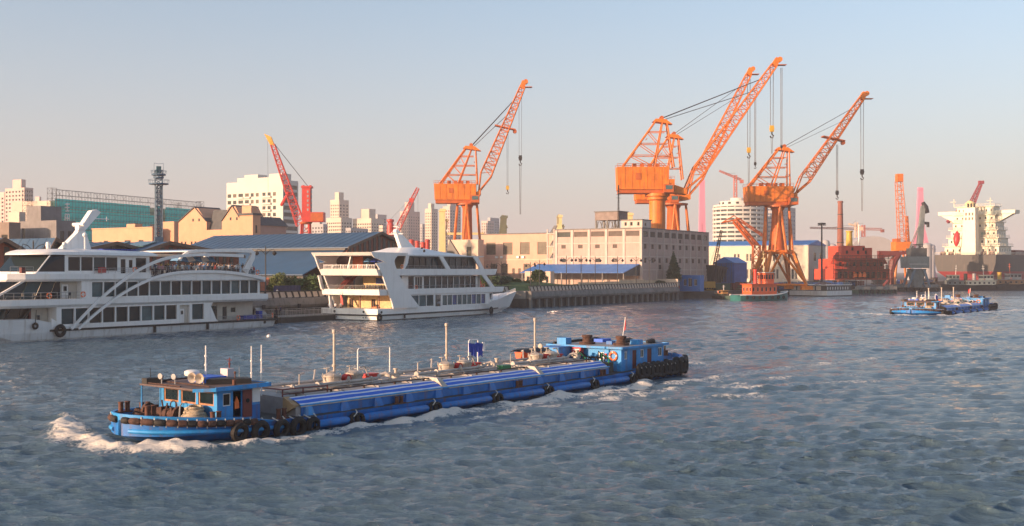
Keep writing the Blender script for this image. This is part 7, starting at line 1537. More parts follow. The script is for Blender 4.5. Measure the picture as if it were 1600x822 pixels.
luffing('nearer of the two overlapping giant orange cranes, with a round column', 400, 963, 1043, 262, 297, (1035, 188), (1068, 300), (1213, 97), None,
        [(1206, 106, 205, 1.0, 240, True), (1221, 106, 231, 0.5, None, False)], base='column', geo=dict(cx=1027, af=(972, 1022, 1052), r0=2.9, att=0.86), nb=20, jw=4.6)
luffing('farther of the two overlapping giant orange cranes, on splayed legs', 440, 991, 1052, 281, 313, (1054, 212), (1074, 308), (1172, 112), None,
        [(1170, 118, 238, 0.95, 290, True), (1180, 150, 258, 0.6, None, False)], geo=dict(cx=1052, af=(1002, 1040, 1066), zb=6.0, r0=5.2, r1=8.2, r2=9.0, att=0.88), nb=18, jw=4.6)
luffing('orange dock crane on a splayed portal behind the orange and teal tug', 425, 1164, 1236, 292, 316, (1226, 232), (1240, 305), (1349, 150), 0.57,
        [(1347, 158, 272, 0.9, 330, False), (1308, 226, 304, 0.75, None, False)], geo=dict(cx=1215, af=(1170, 1206, 1232), zb=14.2, r0=4.6, r1=5.6, r2=11.5, att=0.86, rot=8), nb=17, jw=4.0)
# red tower-slewing crane behind the blue-roofed shed
def red_crane():
    z = 460; X = lambda px: PX(px, z)-PX(482, z); Z = lambda py: PZ(py, z)-GZ
    T = thing('dock_crane', 'red tower crane with yellow jib tip in front of the white apartments', 'crane', (PX(482, z), z, GZ))
    mb = MB(); mb.box(X(473), X(486), -2, 2, Z(335), Z(294)); mb.build('tower_column', redc, T)
    mb = MB(); mb.box(X(472), X(488), -2.3, 2.3, Z(294), Z(291)); mb.tube((X(474), 0, Z(291)), (X(474), 0, Z(289.5)), 0.5); mb.tube((X(485), 0, Z(291)), (X(485), 0, Z(289.5)), 0.5); mb.build('column_head', redc, T)
    for k in range(5): mb = MB(); zz = Z(330-k*7); mb.box(X(486)+0.01, X(486)+0.25, -0.9, 0.9, zz, zz+1.1); mb.box(X(481), X(483.5), -2.06, -2.005, zz, zz+1.0); mb.build('lettering_patch', grey, T)  # plain grey patches standing in for the lettering on the column
    mb = MB(); mb.box(X(474), X(507), -2.6, 2.6, Z(347), Z(332)); mb.build('machinery_house', redc, T)
    mb = MB(); mb.box(X(487), X(506.5), -2.66, -2.605, Z(346), Z(333)); mb.build('house_panel', ord_, T)
    mb = MB(); mb.lathe([(2.2, Z(350)), (2.6, Z(348)), (2.6, Z(347))], (X(478), 0, 0), 14); mb.build('slewing_ring', ord_, T)
    for k in range(4): a = R(45+90*k); mb = MB(); mb.tube((X(478)+1.8*math.cos(a), 1.8*math.sin(a), Z(349)), (X(478)+5.5*math.cos(a), 5.5*math.sin(a), 0), 0.4, n=5); mb.build('leg', redc, T)
    mb = MB(); lattice(mb, (X(478), 0, 0), (X(478), 0, Z(350)), 5, 3.4, 7, 0.2, 0.12); struct(mb.build('leg_bracing', [redc, redc], T), 'stuff')
    f = Vector((X(470), 0, Z(352))); t = Vector((X(426), 0, Z(226)))
    boom(T, f, t, 3.0, 1.7, 16, 0.2, 0.11, redc, 3.4, 1.6, name='jib')
    mb = MB(); mb.hexa([t+Vector((-1.0,-0.9,0)), t+Vector((0.9,-0.9,-0.6)), t+Vector((0.9,0.9,-0.6)), t+Vector((-1.0,0.9,0)), Vector((X(413),-0.5,Z(209))), Vector((X(424),-0.8,Z(214))), Vector((X(424),0.8,Z(214))), Vector((X(413),0.5,Z(209)))]); mb.build('jib_tip', yel, T)
    q = f+(t-f)*0.42; mb = MB(); mb.path([q, q+Vector((-3.0, 0, -5.5)), Vector((X(439), 0, Z(322)))], [0.5, 0.7, 0.3], 6); mb.build('jib_strut', redc, T)
    cables(T, [((X(481), y, Z(291)), (X(428), y*0.6, Z(224))) for y in (-0.8, 0.8)], 0.06, 'luffing_rope'); cables(T, [((X(418), 0, Z(212)), (X(419), 0, Z(300)))], 0.05, 'hoist_rope')
    return T
red_crane()
def far_red():
    z = 620; X = lambda px: PX(px, z)-PX(610, z); Z = lambda py: PZ(py, z)-GZ
    T = thing('dock_crane', 'smaller faded red crane beyond the big blue-roofed shed', 'crane', (PX(610, z), z, GZ))
    mb = MB(); mb.lathe([(2.4, 0), (1.9, Z(352)), (1.4, Z(348)), (2.0, Z(346)), (2.0, Z(343)), (0.6, Z(342))], (0, 0, 0), 10); mb.build('column', redc, T)
    boom(T, (X(616), 0, Z(368)), (X(653), 0, Z(294)), 3.2, 1.6, 13, 0.22, 0.13, redc, 3.2, 1.5, name='jib')
    mb = MB(); mb.cbox((X(643), 0, Z(313)), (2.4, 2.4, 2.2)); mb.build('jib_platform', redc, T); cables(T, [((0, 0, Z(343)), (X(648), 0, Z(303))), ((X(653), 0, Z(295)), (X(653), 0, Z(345)))], 0.06)
far_red()
# orange crane with upright jib and grey dockside crane near the big ship
def upright():
    z = 600; X = lambda px: PX(px, z)-PX(1407, z); Z = lambda py: PZ(py, z)-GR
    T = thing('dock_crane', 'orange crane with its lattice jib raised almost upright left of the grey crane', 'crane', (PX(1407, z), z, GR))
    mb = MB(); mb.box(X(1396), X(1420), -4, 4, Z(392), Z(378)); mb.build('machinery_house', orm, T); mb = MB(); mb.box(X(1397), X(1403), -4.3, 3, Z(378), Z(373)); mb.build('cab', ord_, T)
    boom(T, (X(1410), 0, Z(380)), (X(1404.5), 0, Z(284)), 4.0, 3.4, 14, 0.2, 0.09, orl, 3.6, 3.0, name='jib')
    mb = MB(); mb.box(X(1400.5), X(1409.5), -2, 2, Z(284), Z(272)); mb.build('jib_head', orl, T)
    mb = MB(); lattice(mb, (X(1418), 0, Z(380)), (X(1417), 0, Z(338)), 1.6, 0.8, 8, 0.25, 0.14); mb.build('a_frame', [orl, orl], T)
    cables(T, [((X(1417), 0, Z(338)), (X(1409), 0, Z(275)))], 0.07)
    for k in range(4): a = R(45+90*k); mb = MB(); mb.tube((X(1407)+3.0*math.cos(a), 3*math.sin(a), Z(392)), (7*math.cos(a), 7*math.sin(a), 0), 0.6, n=5); mb.build('leg', orm, T)
upright()
def grey_crane():
    z = 520; X = lambda px: PX(px, z)-PX(1432, z); Z = lambda py: PZ(py, z)-2.0
    T = thing('dock_crane', 'grey dockside crane with folded jib standing on a pontoon left of the big ship', 'crane', (PX(1432, z), z, 2.0))
    mb = MB(); mb.hexa([(X(1413), -5, Z(419)), (X(1446), -5, Z(419)), (X(1446), 5, Z(419)), (X(1413), 5, Z(419)), (X(1412), -5, Z(401)), (X(1446), -5, Z(401)), (X(1446), 5, Z(401)), (X(1412), 5, Z(401))]); mb.build('machinery_house', grey_c, T)
    mb = MB(); mb.box(X(1415), X(1442), -5.08, -5.005, Z(413.5), Z(412)); mb.build('house_band', mat('pale_grey', (0.33, 0.34, 0.33), 0.6), T)
    mb = MB(); mb.box(X(1420), X(1444), -3.5, 3.5, Z(401), Z(388)); lattice(mb, (X(1432), 0, Z(401)), (X(1432), 0, Z(382)), 7, 3.5, 5, 0.25, 0.15); mb.build('winch_deck', [mat('grey_dark', (0.075, 0.08, 0.08), 0.6, var=0.3), mat('grey_dark', (0, 0, 0))], T)
    mb = MB(); mb.hexa([(X(1433), -1.4, Z(384)), (X(1441), -1.4, Z(384)), (X(1441), 1.4, Z(384)), (X(1433), 1.4, Z(384)), (X(1439), -0.9, Z(322)), (X(1445), -0.9, Z(320)), (X(1445), 0.9, Z(320)), (X(1439), 0.9, Z(322))]); mb.build('jib', grey_c, T)
    mb = MB(); mb.path([(X(1442), 0, Z(316)), (X(1446), 0, Z(324)), (X(1449), 0, Z(333))], [0.8, 1.3, 1.0], 8); mb.tube((X(1439), 0, Z(348)), (X(1450), 0, Z(349)), 0.7); mb.tube((X(1450), 0, Z(347)), (X(1450), 0, Z(355)), 0.7); mb.build('jib_head', iron, T)
    mb = MB(); mb.tube((X(1422), -1, Z(388)), (X(1441), -0.5, Z(340)), 0.22); mb.tube((X(1422), 1, Z(388)), (X(1441), 0.5, Z(340)), 0.22); mb.build('tie_rod', grey_c, T)
    for s in (-1, 1):
        for y in (-3.5, 3.5): mb = MB(); mb.hexa([(s*2-0.6, y-0.5, Z(420)), (s*2+0.6, y-0.5, Z(420)), (s*2+0.6, y+0.5, Z(420)), (s*2-0.6, y+0.5, Z(420)), (s*5-0.4, y-0.4, 0), (s*5+0.4, y-0.4, 0), (s*5+0.4, y+0.4, 0), (s*5-0.4, y+0.4, 0)]); mb.build('leg', mat('crane_leg_blue', (0.13, 0.20, 0.25), 0.6, var=0.2), T)
    mb = MB(); mb.hexa([(-1.6, -2, 0), (1.6, -2, 0), (1.6, 2, 0), (-1.6, 2, 0), (-3.6, -3, Z(420)), (3.6, -3, Z(420)), (3.6, 3, Z(420)), (-3.6, 3, Z(420))]); mb.build('pedestal', grey_c, T)
grey_crane()
# tower crane and bent red-brown derrick in the distance
def tower_crane(label, px, pyt, z, pxl, pyl, pxr, m_, sc=1.0):
    X = lambda p: PX(p, z)-PX(px, z); Z = lambda py: PZ(py, z)-GR; T = thing('tower_crane', label, 'crane', (PX(px, z), z, GR))
    mb = MB(); lattice(mb, (0, 0, 0), (0, 0, Z(pyt)), 3*sc, 2.4*sc, 22, 0.3*sc, 0.18*sc); mb.build('mast', [m_, m_], T)
    mb = MB(); jy = Z(pyt)-4; lattice(mb, (X(pxr), 0, jy), (X(pxl), 0, Z(pyl)), 1.8*sc, 1.2*sc, 16, 0.22*sc, 0.13*sc); mb.build('jib', [m_, m_], T)
    cables(T, [((0, 0, Z(pyt)+2), (X(pxl)*0.7, 0, (Z(pyl)*0.7+jy*0.3)))], 0.1); mb = MB(); mb.box(X(pxr)-1, X(pxr)+2, -1.5, 1.5, jy-3, jy); mb.build('counterweight', m_, T)
far_r = mat('far_crane_red', (0.42, 0.10, 0.07), 0.7)
tower_crane('thin red tower crane rising behind the round white tower', 1149, 274, 1000, 1124, 267, 1158, far_r)
tower_crane('faint far tower crane right of the brick chimney', 1349, 352, 1100, 1266, 356, 1378, far_r, 1.1)
tower_crane('faint cream tower crane behind the red ship block', 1338, 348, 1000, 1326, 350, 1345, peach2, 0.9)
def derrick():
    z = 520; X = lambda px: PX(px, z)-PX(1176, z); Z = lambda py: PZ(py, z)-GR; T = thing('derrick', 'rust-brown derrick with bent jib in front of the round tower', 'crane', (PX(1176, z), z, GR))
    mb = MB(); lattice(mb, (X(1182), 0, Z(385)), (X(1148), 0, Z(345)), 2.0, 1.6, 6, 0.55, 0.3); mb.build('jib', [ord_, ord_], T)
    mb = MB(); mb.path([(X(1128), 0, Z(348)), (X(1148), 0, Z(344)), (X(1155), 0, Z(342))], 0.4, 5); mb.path([(X(1128), 0, Z(348)), (X(1147), 0, Z(337)), (X(1154), 0, Z(342))], 0.25, 5); mb.build('jib_head', ord_, T)
    mb = MB(); lattice(mb, (X(1153), 0, Z(342)), (X(1192), 0, Z(368)), 0.9, 0.9, 8, 0.2, 0.12); mb.build('back_stay', [ord_, ord_], T); mb = MB(); lattice(mb, (X(1182), 0, 0), (X(1182), 0, Z(383)), 4, 3, 6, 0.3, 0.2); mb.build('tower', [ord_, ord_], T)
derrick()
# ================================================================ shipyard, big ship and harbour craft
cream_w = mat('workshop_cream', (0.62, 0.55, 0.44), 0.85, var=0.1, scale=0.2, streak=(0.4, 0.33, 0.25), samt=0.3)
yb = mat('yard_blue', (0.02, 0.10, 0.34), 0.6, var=0.3, scale=0.4); yb2 = mat('yard_blue_grey', (0.05, 0.11, 0.17), 0.7, var=0.4, scale=0.4)
shipred = mat('ship_primer_red', (0.55, 0.062, 0.028), 0.6, var=0.22, scale=0.25, streak=(0.25, 0.03, 0.02), samt=0.4)
T, c, A, B, H = block('workshop', 'long cream workshop with paired windows behind the third orange crane', 'building', 1085, 1263, 1290, 520, 383, cream_w,
      lambda B, H: [(B*u, B*(u+0.018), H*v0, H*v1) for v0, v1 in ((0.62, 0.80), (0.18, 0.42)) for u in (0.22, 0.36, 0.392, 0.47, 0.50, 0.57, 0.60, 0.70, 0.73, 0.86, 0.89)],
      lambda A, H: [(A*0.3, A*0.45, H*0.62, H*0.82), (A*0.65, A*0.8, H*0.62, H*0.82), (A*0.3, A*0.62, 0.01, H*0.42)], base=GR, wmats=[glass_b, frame_w], nx=2, nz=2, trim=roofb2)
mb = MB(); mb.prism([(-0.3, -0.4, H+0.36), (A+0.3, -0.4, H+0.36), (A/2, -0.4, H+2.6)], (0, B+0.8, 0)); mb.build('pitched_roof', roofb2, T)
T, c, A, B, H = block('blue_shed', 'saturated blue sheet-metal shed beside the crawler crane', 'shed', 1116, 1147, 1167, 440, 411, yb, (), (), base=GR)
for k in range(1, 8): mb = MB(); mb.box(-0.12, -0.01, B*k/8-0.12, B*k/8+0.12, 0, H); mb.build('wall_rib', yb2, T)
mb = MB(); mb.prism([(-0.5, -0.5, H), (-0.5, B+0.5, H), (-0.5, B*0.5, H+2.4)], (A+1, 0, 0)); mb.build('pitched_roof', roofb2, T)
T = thing('hopper', 'black tapering hopper next to the shaded end of the warehouse', 'hopper', (PX(1112, 420), 420, GR), QRZ)
mb = MB(); mb.hexa([(0, 0, 0), (6, 0, 0), (6, 6, 0), (0, 6, 0), (-2, -2, 9.5), (12, -2, 8.5), (12, 8, 8.5), (-2, 8, 9.5)]); mb.build('body', darkgl, T)
for k in range(5): mb = MB(); mb.box(-1+k*2.5, -0.7+k*2.5, -1.9, -1.6, 3, 9); mb.build('rib', iron, T)
T = thing('crawler_crane', 'crawler crane with thin dark lattice boom beside the black hopper', 'crane', (PX(1110, 410), 410, GR), 0)
mb = MB(); lattice(mb, (0, 0, 1.6), (PX(1127, 410)-PX(1110, 410), 0, PZ(360, 410)-GR), 1.2, 0.6, 14, 0.12, 0.07); mb.build('boom', [iron, iron], T)
mb = MB(); mb.box(-2.6, 1.6, -1.4, 1.4, 1.1, 3.4); mb.build('house', mat('machine_yellow', (0.45, 0.24, 0.03), 0.6), T)
for y in (-1.5, 1.5): mb = MB(); mb.loft([[(x, y-0.35, z_), (x, y+0.35, z_)] for x, z_ in ((-2.4, 0.3), (-2.7, 0.6), (-2.4, 1.0), (2.4, 1.0), (2.7, 0.6), (2.4, 0.3), (2.0, 0.05), (-2.0, 0.05), (-2.4, 0.3))], closed=False, cap=False); mb.build('track', iron, T)
mb = MB(); mb.tube((PX(1127, 410)-PX(1110, 410), 0, PZ(360, 410)-GR), (-2.2, 0, 3.4), 0.05, n=4); mb.build('pendant', cable, T)
# lamp mast, brick chimney, arched hall
T = thing('lamp_mast', 'tall grey floodlight mast with a flat round head by the workshop', 'floodlight', (PX(1284, 480), 480, GR)); h = PZ(349, 480)-GR
mb = MB(); mb.lathe([(0.5, 0), (0.3, h-0.6)], n=8); mb.build('mast', iron, T, smooth=True); mb = MB(); mb.lathe([(0.3, 0), (1.7, 0.2), (1.7, 0.7), (0.3, 0.9)], (0, 0, h-0.6), 12); mb.build('head_ring', iron, T)
for k in range(8): a = k*0.785; mb = MB(); mb.cbox((1.5*math.cos(a), 1.5*math.sin(a), h-0.75), (0.5, 0.5, 0.4)); mb.build('floodlight', grey, T)
T = thing('chimney', 'tall tapering red-brick chimney behind the red ship block', 'chimney', (PX(1313, 640), 640, GR)); h = PZ(314, 640)-GR
mb = MB(); mb.lathe([(2.3, 0), (1.35, h-1.2), (1.6, h-1.1), (1.6, h-0.2), (1.3, h), (0.9, h)], n=18); mb.build('shaft', mat('chimney_brick', (0.24, 0.085, 0.06), 0.85, var=0.2, scale=0.4), T, smooth=True)
for k in range(5): mb = MB(); mb.lathe([(2.32-k*0.19, h*(0.15+k*0.17)), (2.36-k*0.19, h*(0.15+k*0.17)+0.1), (2.32-k*0.19, h*(0.15+k*0.17)+0.5)], n=18); mb.build('iron_band', iron, T)
z = 900; T = thing('arched_hall', 'pale arched-roof hall low on the skyline behind the red ship block', 'building', (PX(1365, z), z, GR)); r0 = 34*z/F
mb = MB(); mb.prism([(-r0, 0, 0), (r0, 0, 0)]+[(r0*math.cos(R(t_)), 0, PZ(388, z)-GR+(PZ(369, z)-PZ(388, z))*math.sin(R(t_))) for t_ in range(0, 181, 15)], (0, 60, 0)); mb.build('shell', cityg, T)
for k in range(7): mb = MB(); x = -r0*0.85+k*r0*0.28; mb.box(x, x+r0*0.2, -0.1, 0.05, 6, 12); mb.build('window', glass_b, T)
for k, (px, pyt, wd) in enumerate(((1290, 378, 9), (1300, 384, 10), (1421, 388, 8), (1448, 383, 12), (1455, 385, 9))):
    z = 850; T = thing('storage_tank', 'pale round storage tank on the skyline, %s' % ('left of the brick chimney', 'just left of the red ship block', 'right of the upright orange crane', 'behind the grey crane house', 'nearest the big ship on its left')[k], 'tank', (PX(px, z), z, GR), 0, 'skyline storage tanks')
    rr = wd*z/F/2*1.4; h = PZ(pyt, z)-GR; mb = MB(); mb.lathe([(rr, 0), (rr, h), (rr*0.7, h+1.2), (0.1, h+1.8)], n=20); mb.build('shell', cityg, T, smooth=True); mb = MB(); mb.lathe([(rr+0.05, h*0.9), (rr+0.4, h*0.9), (rr+0.4, h*0.9+0.4), (rr+0.05, h*0.9+0.4)], n=20); mb.build('wind_girder', cityg, T)
# red ship block under construction
z = 500; X = lambda px: PX(px, z)-PX(1340, z); Z = lambda py: PZ(py, z)-GR
T = thing('ship_block', 'red-primed ship superstructure under construction with scaffold walkways', 'ship', (PX(1340, z), z, GR), R(8))
def tier(nm, x0, x1, y0, y1, z0, z1, holes):
    mb = MB(); facade(mb, (x0, y0, z0), (1, 0), x1-x0, z1-z0, holes, 0.4); mb.quad((x0, y0, z0), (x0, y1, z0), (x0, y1, z1), (x0, y0, z1)); mb.quad((x1, y0, z0), (x1, y1, z0), (x1, y1, z1), (x1, y0, z1)); mb.quad((x0, y1, z0), (x1, y1, z0), (x1, y1, z1), (x0, y1, z1)); mb.quad((x0, y0, z1), (x1, y0, z1), (x1, y1, z1), (x0, y1, z1)); mb.build(nm, shipred, T)
    windows(T, (x0, y0, z0), (1, 0), holes, 0.4, [dark, shipred], 1, 1, 0.06)
tier('upper_tier', X(1313), X(1352), 0, 14, Z(404), Z(384), [(2.2+k*2.6, 3.4+k*2.6, 2.0+1.5*(k % 2), 3.6+1.5*(k % 2)) for k in range(4)])
tier('upper_tier', X(1353), X(1369), 3, 15, Z(404), Z(387), [(1, 2.2, 2, 3.6)])
tier('middle_tier', X(1300), X(1380), -2, 16, Z(420), Z(404.2), [(2+k*3.2, 3.3+k*3.2, 1.2, 3.0) for k in range(7)])
tier('lower_tier', X(1296), X(1386), -4, 18, Z(437), Z(420.2), [(1.5+k*2.6, 3.5+k*2.6, 0.6, 3.6) for k in range(9)])
for k, py in enumerate((434, 427, 420, 412, 404)):
    rail(T, [(X(1292), -5.2, Z(py)), (X(1390), -5.2, Z(py))], 1.2, 2.2, 2, 0.09, rust); mb = MB(); mb.box(X(1292), X(1390), -5.6, -4.4 if k < 2 else -2.4, Z(py)-0.2, Z(py)); mb.build('walkway', rust, T)
for k in range(12): mb = MB(); x = X(1292)+k*(X(1390)-X(1292))/11; mb.tube((x, -5.5, 0), (x, -5.5, Z(400)), 0.1, n=4); mb.build('scaffold_pole', rust, T)
for s in (-1, 1): mb = MB(); mb.prism([(X(1340)+s*9.5, -1.4, Z(412)), (X(1340)+s*13.5, -1.4, Z(412)), (X(1340)+s*10.5, -1.4, Z(394)), (X(1340)+s*9.5, -1.4, Z(394))], (0, 0.5, 0)); mb.build('buttress', shipred, T)
mb = MB(); mb.lathe([(1.5, 0), (1.3, Z(362)-Z(385)), (1.6, Z(362)-Z(385)), (1.6, Z(360)-Z(385))], (X(1336), 6, Z(385)), 12); mb.build('yellow_funnel', hooky, T, smooth=True)
mb = MB(); mb.tube((X(1352), 6, Z(386)), (X(1352), 6, Z(350)), 0.35, 0.2, n=6); mb.build('mast', white, T)
for k, px in enumerate((1328, 1336, 1343)): mb = MB(); mb.lathe([(0.9, 0), (0.9, 1.6), (0.3, 2.2)], (X(px), -4.8, Z(433)), 10); mb.build('orange_drum', orange_b, T, smooth=True)
T = thing('red_gantry', 'dark red cantilever gantry joining the ship block to the upright crane', 'gantry', (PX(1400, 540), 540, GR))
X = lambda px: PX(px, 540)-PX(1400, 540); Z = lambda py: PZ(py, 540)-GR
mb = MB(); mb.hexa([(X(1372), -1.5, Z(404)), (X(1416), -1.5, Z(397)), (X(1416), 1.5, Z(397)), (X(1372), 1.5, Z(404)), (X(1372), -1.5, Z(392)), (X(1416), -1.5, Z(393)), (X(1416), 1.5, Z(393)), (X(1372), 1.5, Z(392))]); mb.build('beam', redb, T)
mb = MB(); mb.path([(X(1404), 0, Z(397)), (X(1396), 0, Z(408)), (X(1392), 0, Z(425)), (X(1393), 0, 0)], [1.6, 1.9, 1.5, 1.3], 8); mb.build('leg', redb, T); mb = MB(); mb.path([(X(1393), 0, Z(432)), (X(1380), -1, 0)], 0.9, 6); mb.build('strut', redb, T)
# quay-side clutter: blue tank row, containers, stacks
random.seed(21)
clut = [yb, yb2, iron, rust, grey, conc_d, redb, mat('olive', (0.10, 0.10, 0.05), 0.8), mat('dull_green', (0.04, 0.09, 0.06), 0.8), stone_p]
for k in range(11):
    px = 1238+k*9.3; z = 452+k*5; T = thing('pipe_tank', 'blue horizontal tank in the row along the shipyard quay, number %s from the crane' % ('one','two','three','four','five','six','seven','eight','nine','ten','eleven')[k], 'tank', (PX(px, z), z, GR), 0.15, 'blue quay tanks')
    L = 9.0*z/F; mb = MB(); mb.lathe([(0.2, -L/2+0.05), (0.85, -L/2+0.2), (0.85, L/2-0.2), (0.2, L/2-0.05)], (0, 0, 1.5), 10, 0, (1, 0, 0)); mb.build('shell', yb if k % 3 else yb2, T, smooth=True)
    for s in (-0.6, 0.6): mb = MB(); mb.box(s-0.2, s+0.2, -0.6, 0.6, 0, 0.9); mb.build('cradle', iron, T)
kinds = (('container', 'steel container'), ('crate', 'timber-framed crate'), ('steel_stack', 'stack of steel sections'), ('drum_rack', 'rack of drums'))
pxs = sorted([random.uniform(1112, 1180) for _ in range(13)]+[random.uniform(1180, 1270) for _ in range(12)]+[random.uniform(1270, 1400) for _ in range(16)]+[random.uniform(1390, 1462) for _ in range(11)])
seen = {}
for k, px in enumerate(pxs):
    zq = 408 if px < 1120 else (408+(px-1120)*0.40 if px < 1250 else (460+(px-1250)*0.7 if px < 1330 else 520+(px-1330)*1.35)); z = zq+random.uniform(2, 16)
    kd = random.choice(kinds); m_ = random.choice(clut); seen[kd[0]] = seen.get(kd[0], 0)+1
    T = thing(kd[0], '%s from the left among the shipyard quay clutter, %s coloured' % (ORD[seen[kd[0]]-1]+' '+kd[1], m_.name.split('_')[-1] if m_.name not in ('balustrade_stone', 'grey_paint', 'rusty_steel', 'red_brown_paint', 'quay_dark', 'dark_iron', 'yard_blue_grey') else {'balustrade_stone': 'tan', 'grey_paint': 'grey', 'rusty_steel': 'rust', 'red_brown_paint': 'dark red', 'quay_dark': 'dark grey', 'dark_iron': 'black', 'yard_blue_grey': 'blue grey'}[m_.name]), kd[0].replace('_', ' '), (PX(px, z), z, GR), random.uniform(-0.5, 0.5), 'quay clutter')
    if kd[0] == 'container':
        w_, h_ = random.uniform(4, 7), random.uniform(2.2, 2.8); mb = MB(); mb.box(-w_/2, w_/2, -1.2, 1.2, 0.1, h_); mb.build('box', m_, T)
        rb = MB(); rb.box(-0.06, 0.06, -1.27, -1.21, 0.2, h_-0.1); rm = rb.mesh('rib', m_)
        for q in range(int(w_/0.6)): link('rib', rm, T, (-w_/2+0.3+q*0.6, 0, 0))
        for s in (-1, 1): mb = MB(); mb.box(s*w_/2-0.09, s*w_/2+0.09, -1.29, -1.16, 0, h_+0.08); mb.build('corner_post', iron, T)
    elif kd[0] == 'crate':
        w_, h_ = random.uniform(2, 3.6), random.uniform(1.4, 3.2); mb = MB(); mb.box(-w_/2, w_/2, -w_/2, w_/2, 0.1, h_); mb.build('box', m_, T)
        for s in (-1, 0, 1): mb = MB(); mb.box(s*w_*0.45-0.1, s*w_*0.45+0.1, -w_/2-0.08, -w_/2-0.003, 0.05, h_+0.03); mb.build('batten', rust, T)
    elif kd[0] == 'steel_stack':
        for q in range(random.randint(4, 7)): mb = MB(); l_ = random.uniform(4, 7); mb.box(-l_/2, l_/2, -0.9+0.1*q, 0.9-0.1*q, q*0.42, q*0.42+0.34); mb.build('section', m_ if q % 2 else rust, T)
    else:
        for q in range(5):
            for r_ in range(2): mb = MB(); mb.lathe([(0.5, 0), (0.5, 0.5), (0.53, 0.52), (0.5, 0.55), (0.5, 1.05), (0.1, 1.06)], (-2.2+q*1.1, 0, 0.1+r_*1.12), 10); mb.build('drum', m_, T, smooth=True)
# ---------------------------------------------------------------- pale yellow derrick posts of a ship behind the offices
paley = mat('pale_yellow', (0.72, 0.60, 0.30), 0.5, var=0.1, scale=0.5)
for k, (px, w_, pt, pb, lean, lb) in enumerate(((691, 12, 326, 373, 0, 'pale yellow ship derrick post on a red base left of the first orange crane'), (783, 13, 336, 368, 4, 'leaning pale yellow ship derrick post above the peach offices'), (874, 10, 335, 358, 0, 'short pale yellow ship post at the left end of the warehouse roof'), (983, 11, 332, 348, 1, 'pale yellow ship post showing over the warehouse roof hut'))):
    z = 450; T = thing('derrick_post', lb, 'post', (PX(px, z), z, GR), 0, 'pale yellow ship posts'); s = z/F; h0, h1 = PZ(pb+25, z)-GR, PZ(pt, z)-GR
    mb = MB(); mb.hexa([(-w_*s*0.45, -1.2, h0), (w_*s*0.45, -1.2, h0), (w_*s*0.45, 1.2, h0), (-w_*s*0.45, 1.2, h0), (-w_*s*0.38+lean*s, -1, h1-1.2), (w_*s*0.38+lean*s, -1, h1-1.2), (w_*s*0.38+lean*s, 1, h1-1.2), (-w_*s*0.38+lean*s, 1, h1-1.2)]); mb.build('post', paley, T)
    mb = MB(); mb.hexa([(-w_*s*0.5+lean*s, -1.3, h1-1.2), (w_*s*0.5+lean*s, -1.3, h1-1.2), (w_*s*0.5+lean*s, 1.3, h1-1.2), (-w_*s*0.5+lean*s, 1.3, h1-1.2), (-w_*s*0.2+lean*s, -1, h1), (w_*s*0.5+lean*s, -1, h1-0.3), (w_*s*0.5+lean*s, 1, h1-0.3), (-w_*s*0.2+lean*s, 1, h1)]); mb.tube((w_*s*0.45, 0, h1-5), (w_*s*0.75, 0, h1-4.6), 0.6); mb.tube((w_*s*0.6, 0, h1-8), (w_*s*0.6, 0, h1-4), 0.3); mb.build('post_head', paley, T)
    mb = MB(); mb.lathe([(w_*s*0.62, 0), (w_*s*0.62, h0-0.4), (w_*s*0.7, h0-0.3), (w_*s*0.7, h0)], n=12); mb.build('base', redc, T, smooth=True)
    if k == 0: mb = MB(); mb.box(w_*s*0.5, PX(757, z)-PX(px, z), -0.6, 0.6, PZ(367, z)-GR, PZ(363.5, z)-GR); mb.build('derrick_boom', paley, T)
for k, px in enumerate((643, 652, 661, 668, 707, 712)):
    z = 520; T = thing('red_silo', 'red painted post in the row behind the second boat roof, %s from the left' % ('first', 'second', 'third', 'fourth', 'fifth', 'sixth')[k], 'post', (PX(px, z), z, GR), 0, 'row of red posts'); h = PZ(375+(k % 3)*2, z)-GR
    mb = MB(); mb.lathe([(1.1, 0), (1.1, h-0.6), (1.3, h-0.5), (1.3, h), (0.5, h+0.3)], n=10); mb.build('shaft', redc, T, smooth=True); mb = MB(); mb.lathe([(1.35, h*0.7), (1.35, h*0.7+0.6)], n=10); mb.build('collar', ord_, T)

# ---------------------------------------------------------------- bulk carrier
hullb = mat('ship_black', (0.015, 0.016, 0.019), 0.55, var=0.25, scale=0.12, streak=(0.16, 0.08, 0.05), samt=0.35); hullr = mat('ship_antifouling', (0.34, 0.045, 0.05), 0.6, var=0.2, scale=0.12)
shipw = mat('ship_cream', (0.74, 0.67, 0.52), 0.55, var=0.08, scale=0.2, streak=(0.5, 0.36, 0.22), samt=0.3)
zs = 625; T = thing('bulk_carrier', 'huge black and red bulk carrier with cream superstructure, seen from astern', 'ship', (PX(1558, zs), zs, 0), QRZ-R(10)); T.scale = (1.15,)*3; BB = 31.0
def hull_ring(x, zlist): return zlist
def sect(x):     # half-breadth fractions at heights, filled towards midships
    t = min(1, max(0, x/34)); f = lambda s: s+(1-s)*t
    return [(16.3, f(0.97)), (12, f(0.95)), (8, f(0.88))], [(8, f(0.88)), (5, f(0.66)), (2, f(0.36)), (-1, f(0.12))]
for part, mm, ix in (('upper_hull', hullb, 0), ('lower_hull', hullr, 1)):
    rr = []
    for x in (0, 2, 6, 12, 20, 34, 80, 220, 280):
        s = sect(x)[ix]; bow = 1 if x < 280 else 0.4
        rr.append([(x-(0 if x else 0)+max(0, (8-z_)*0.9 if x < 10 else 0), BB/2-BB/2*k*bow, z_) for z_, k in s]+[(x+max(0, (8-z_)*0.9 if x < 10 else 0), BB/2+BB/2*k*bow, z_) for z_, k in reversed(s)])
    mb = MB(); mb.loft(rr); mb.build(part, mm, T, smooth=True)
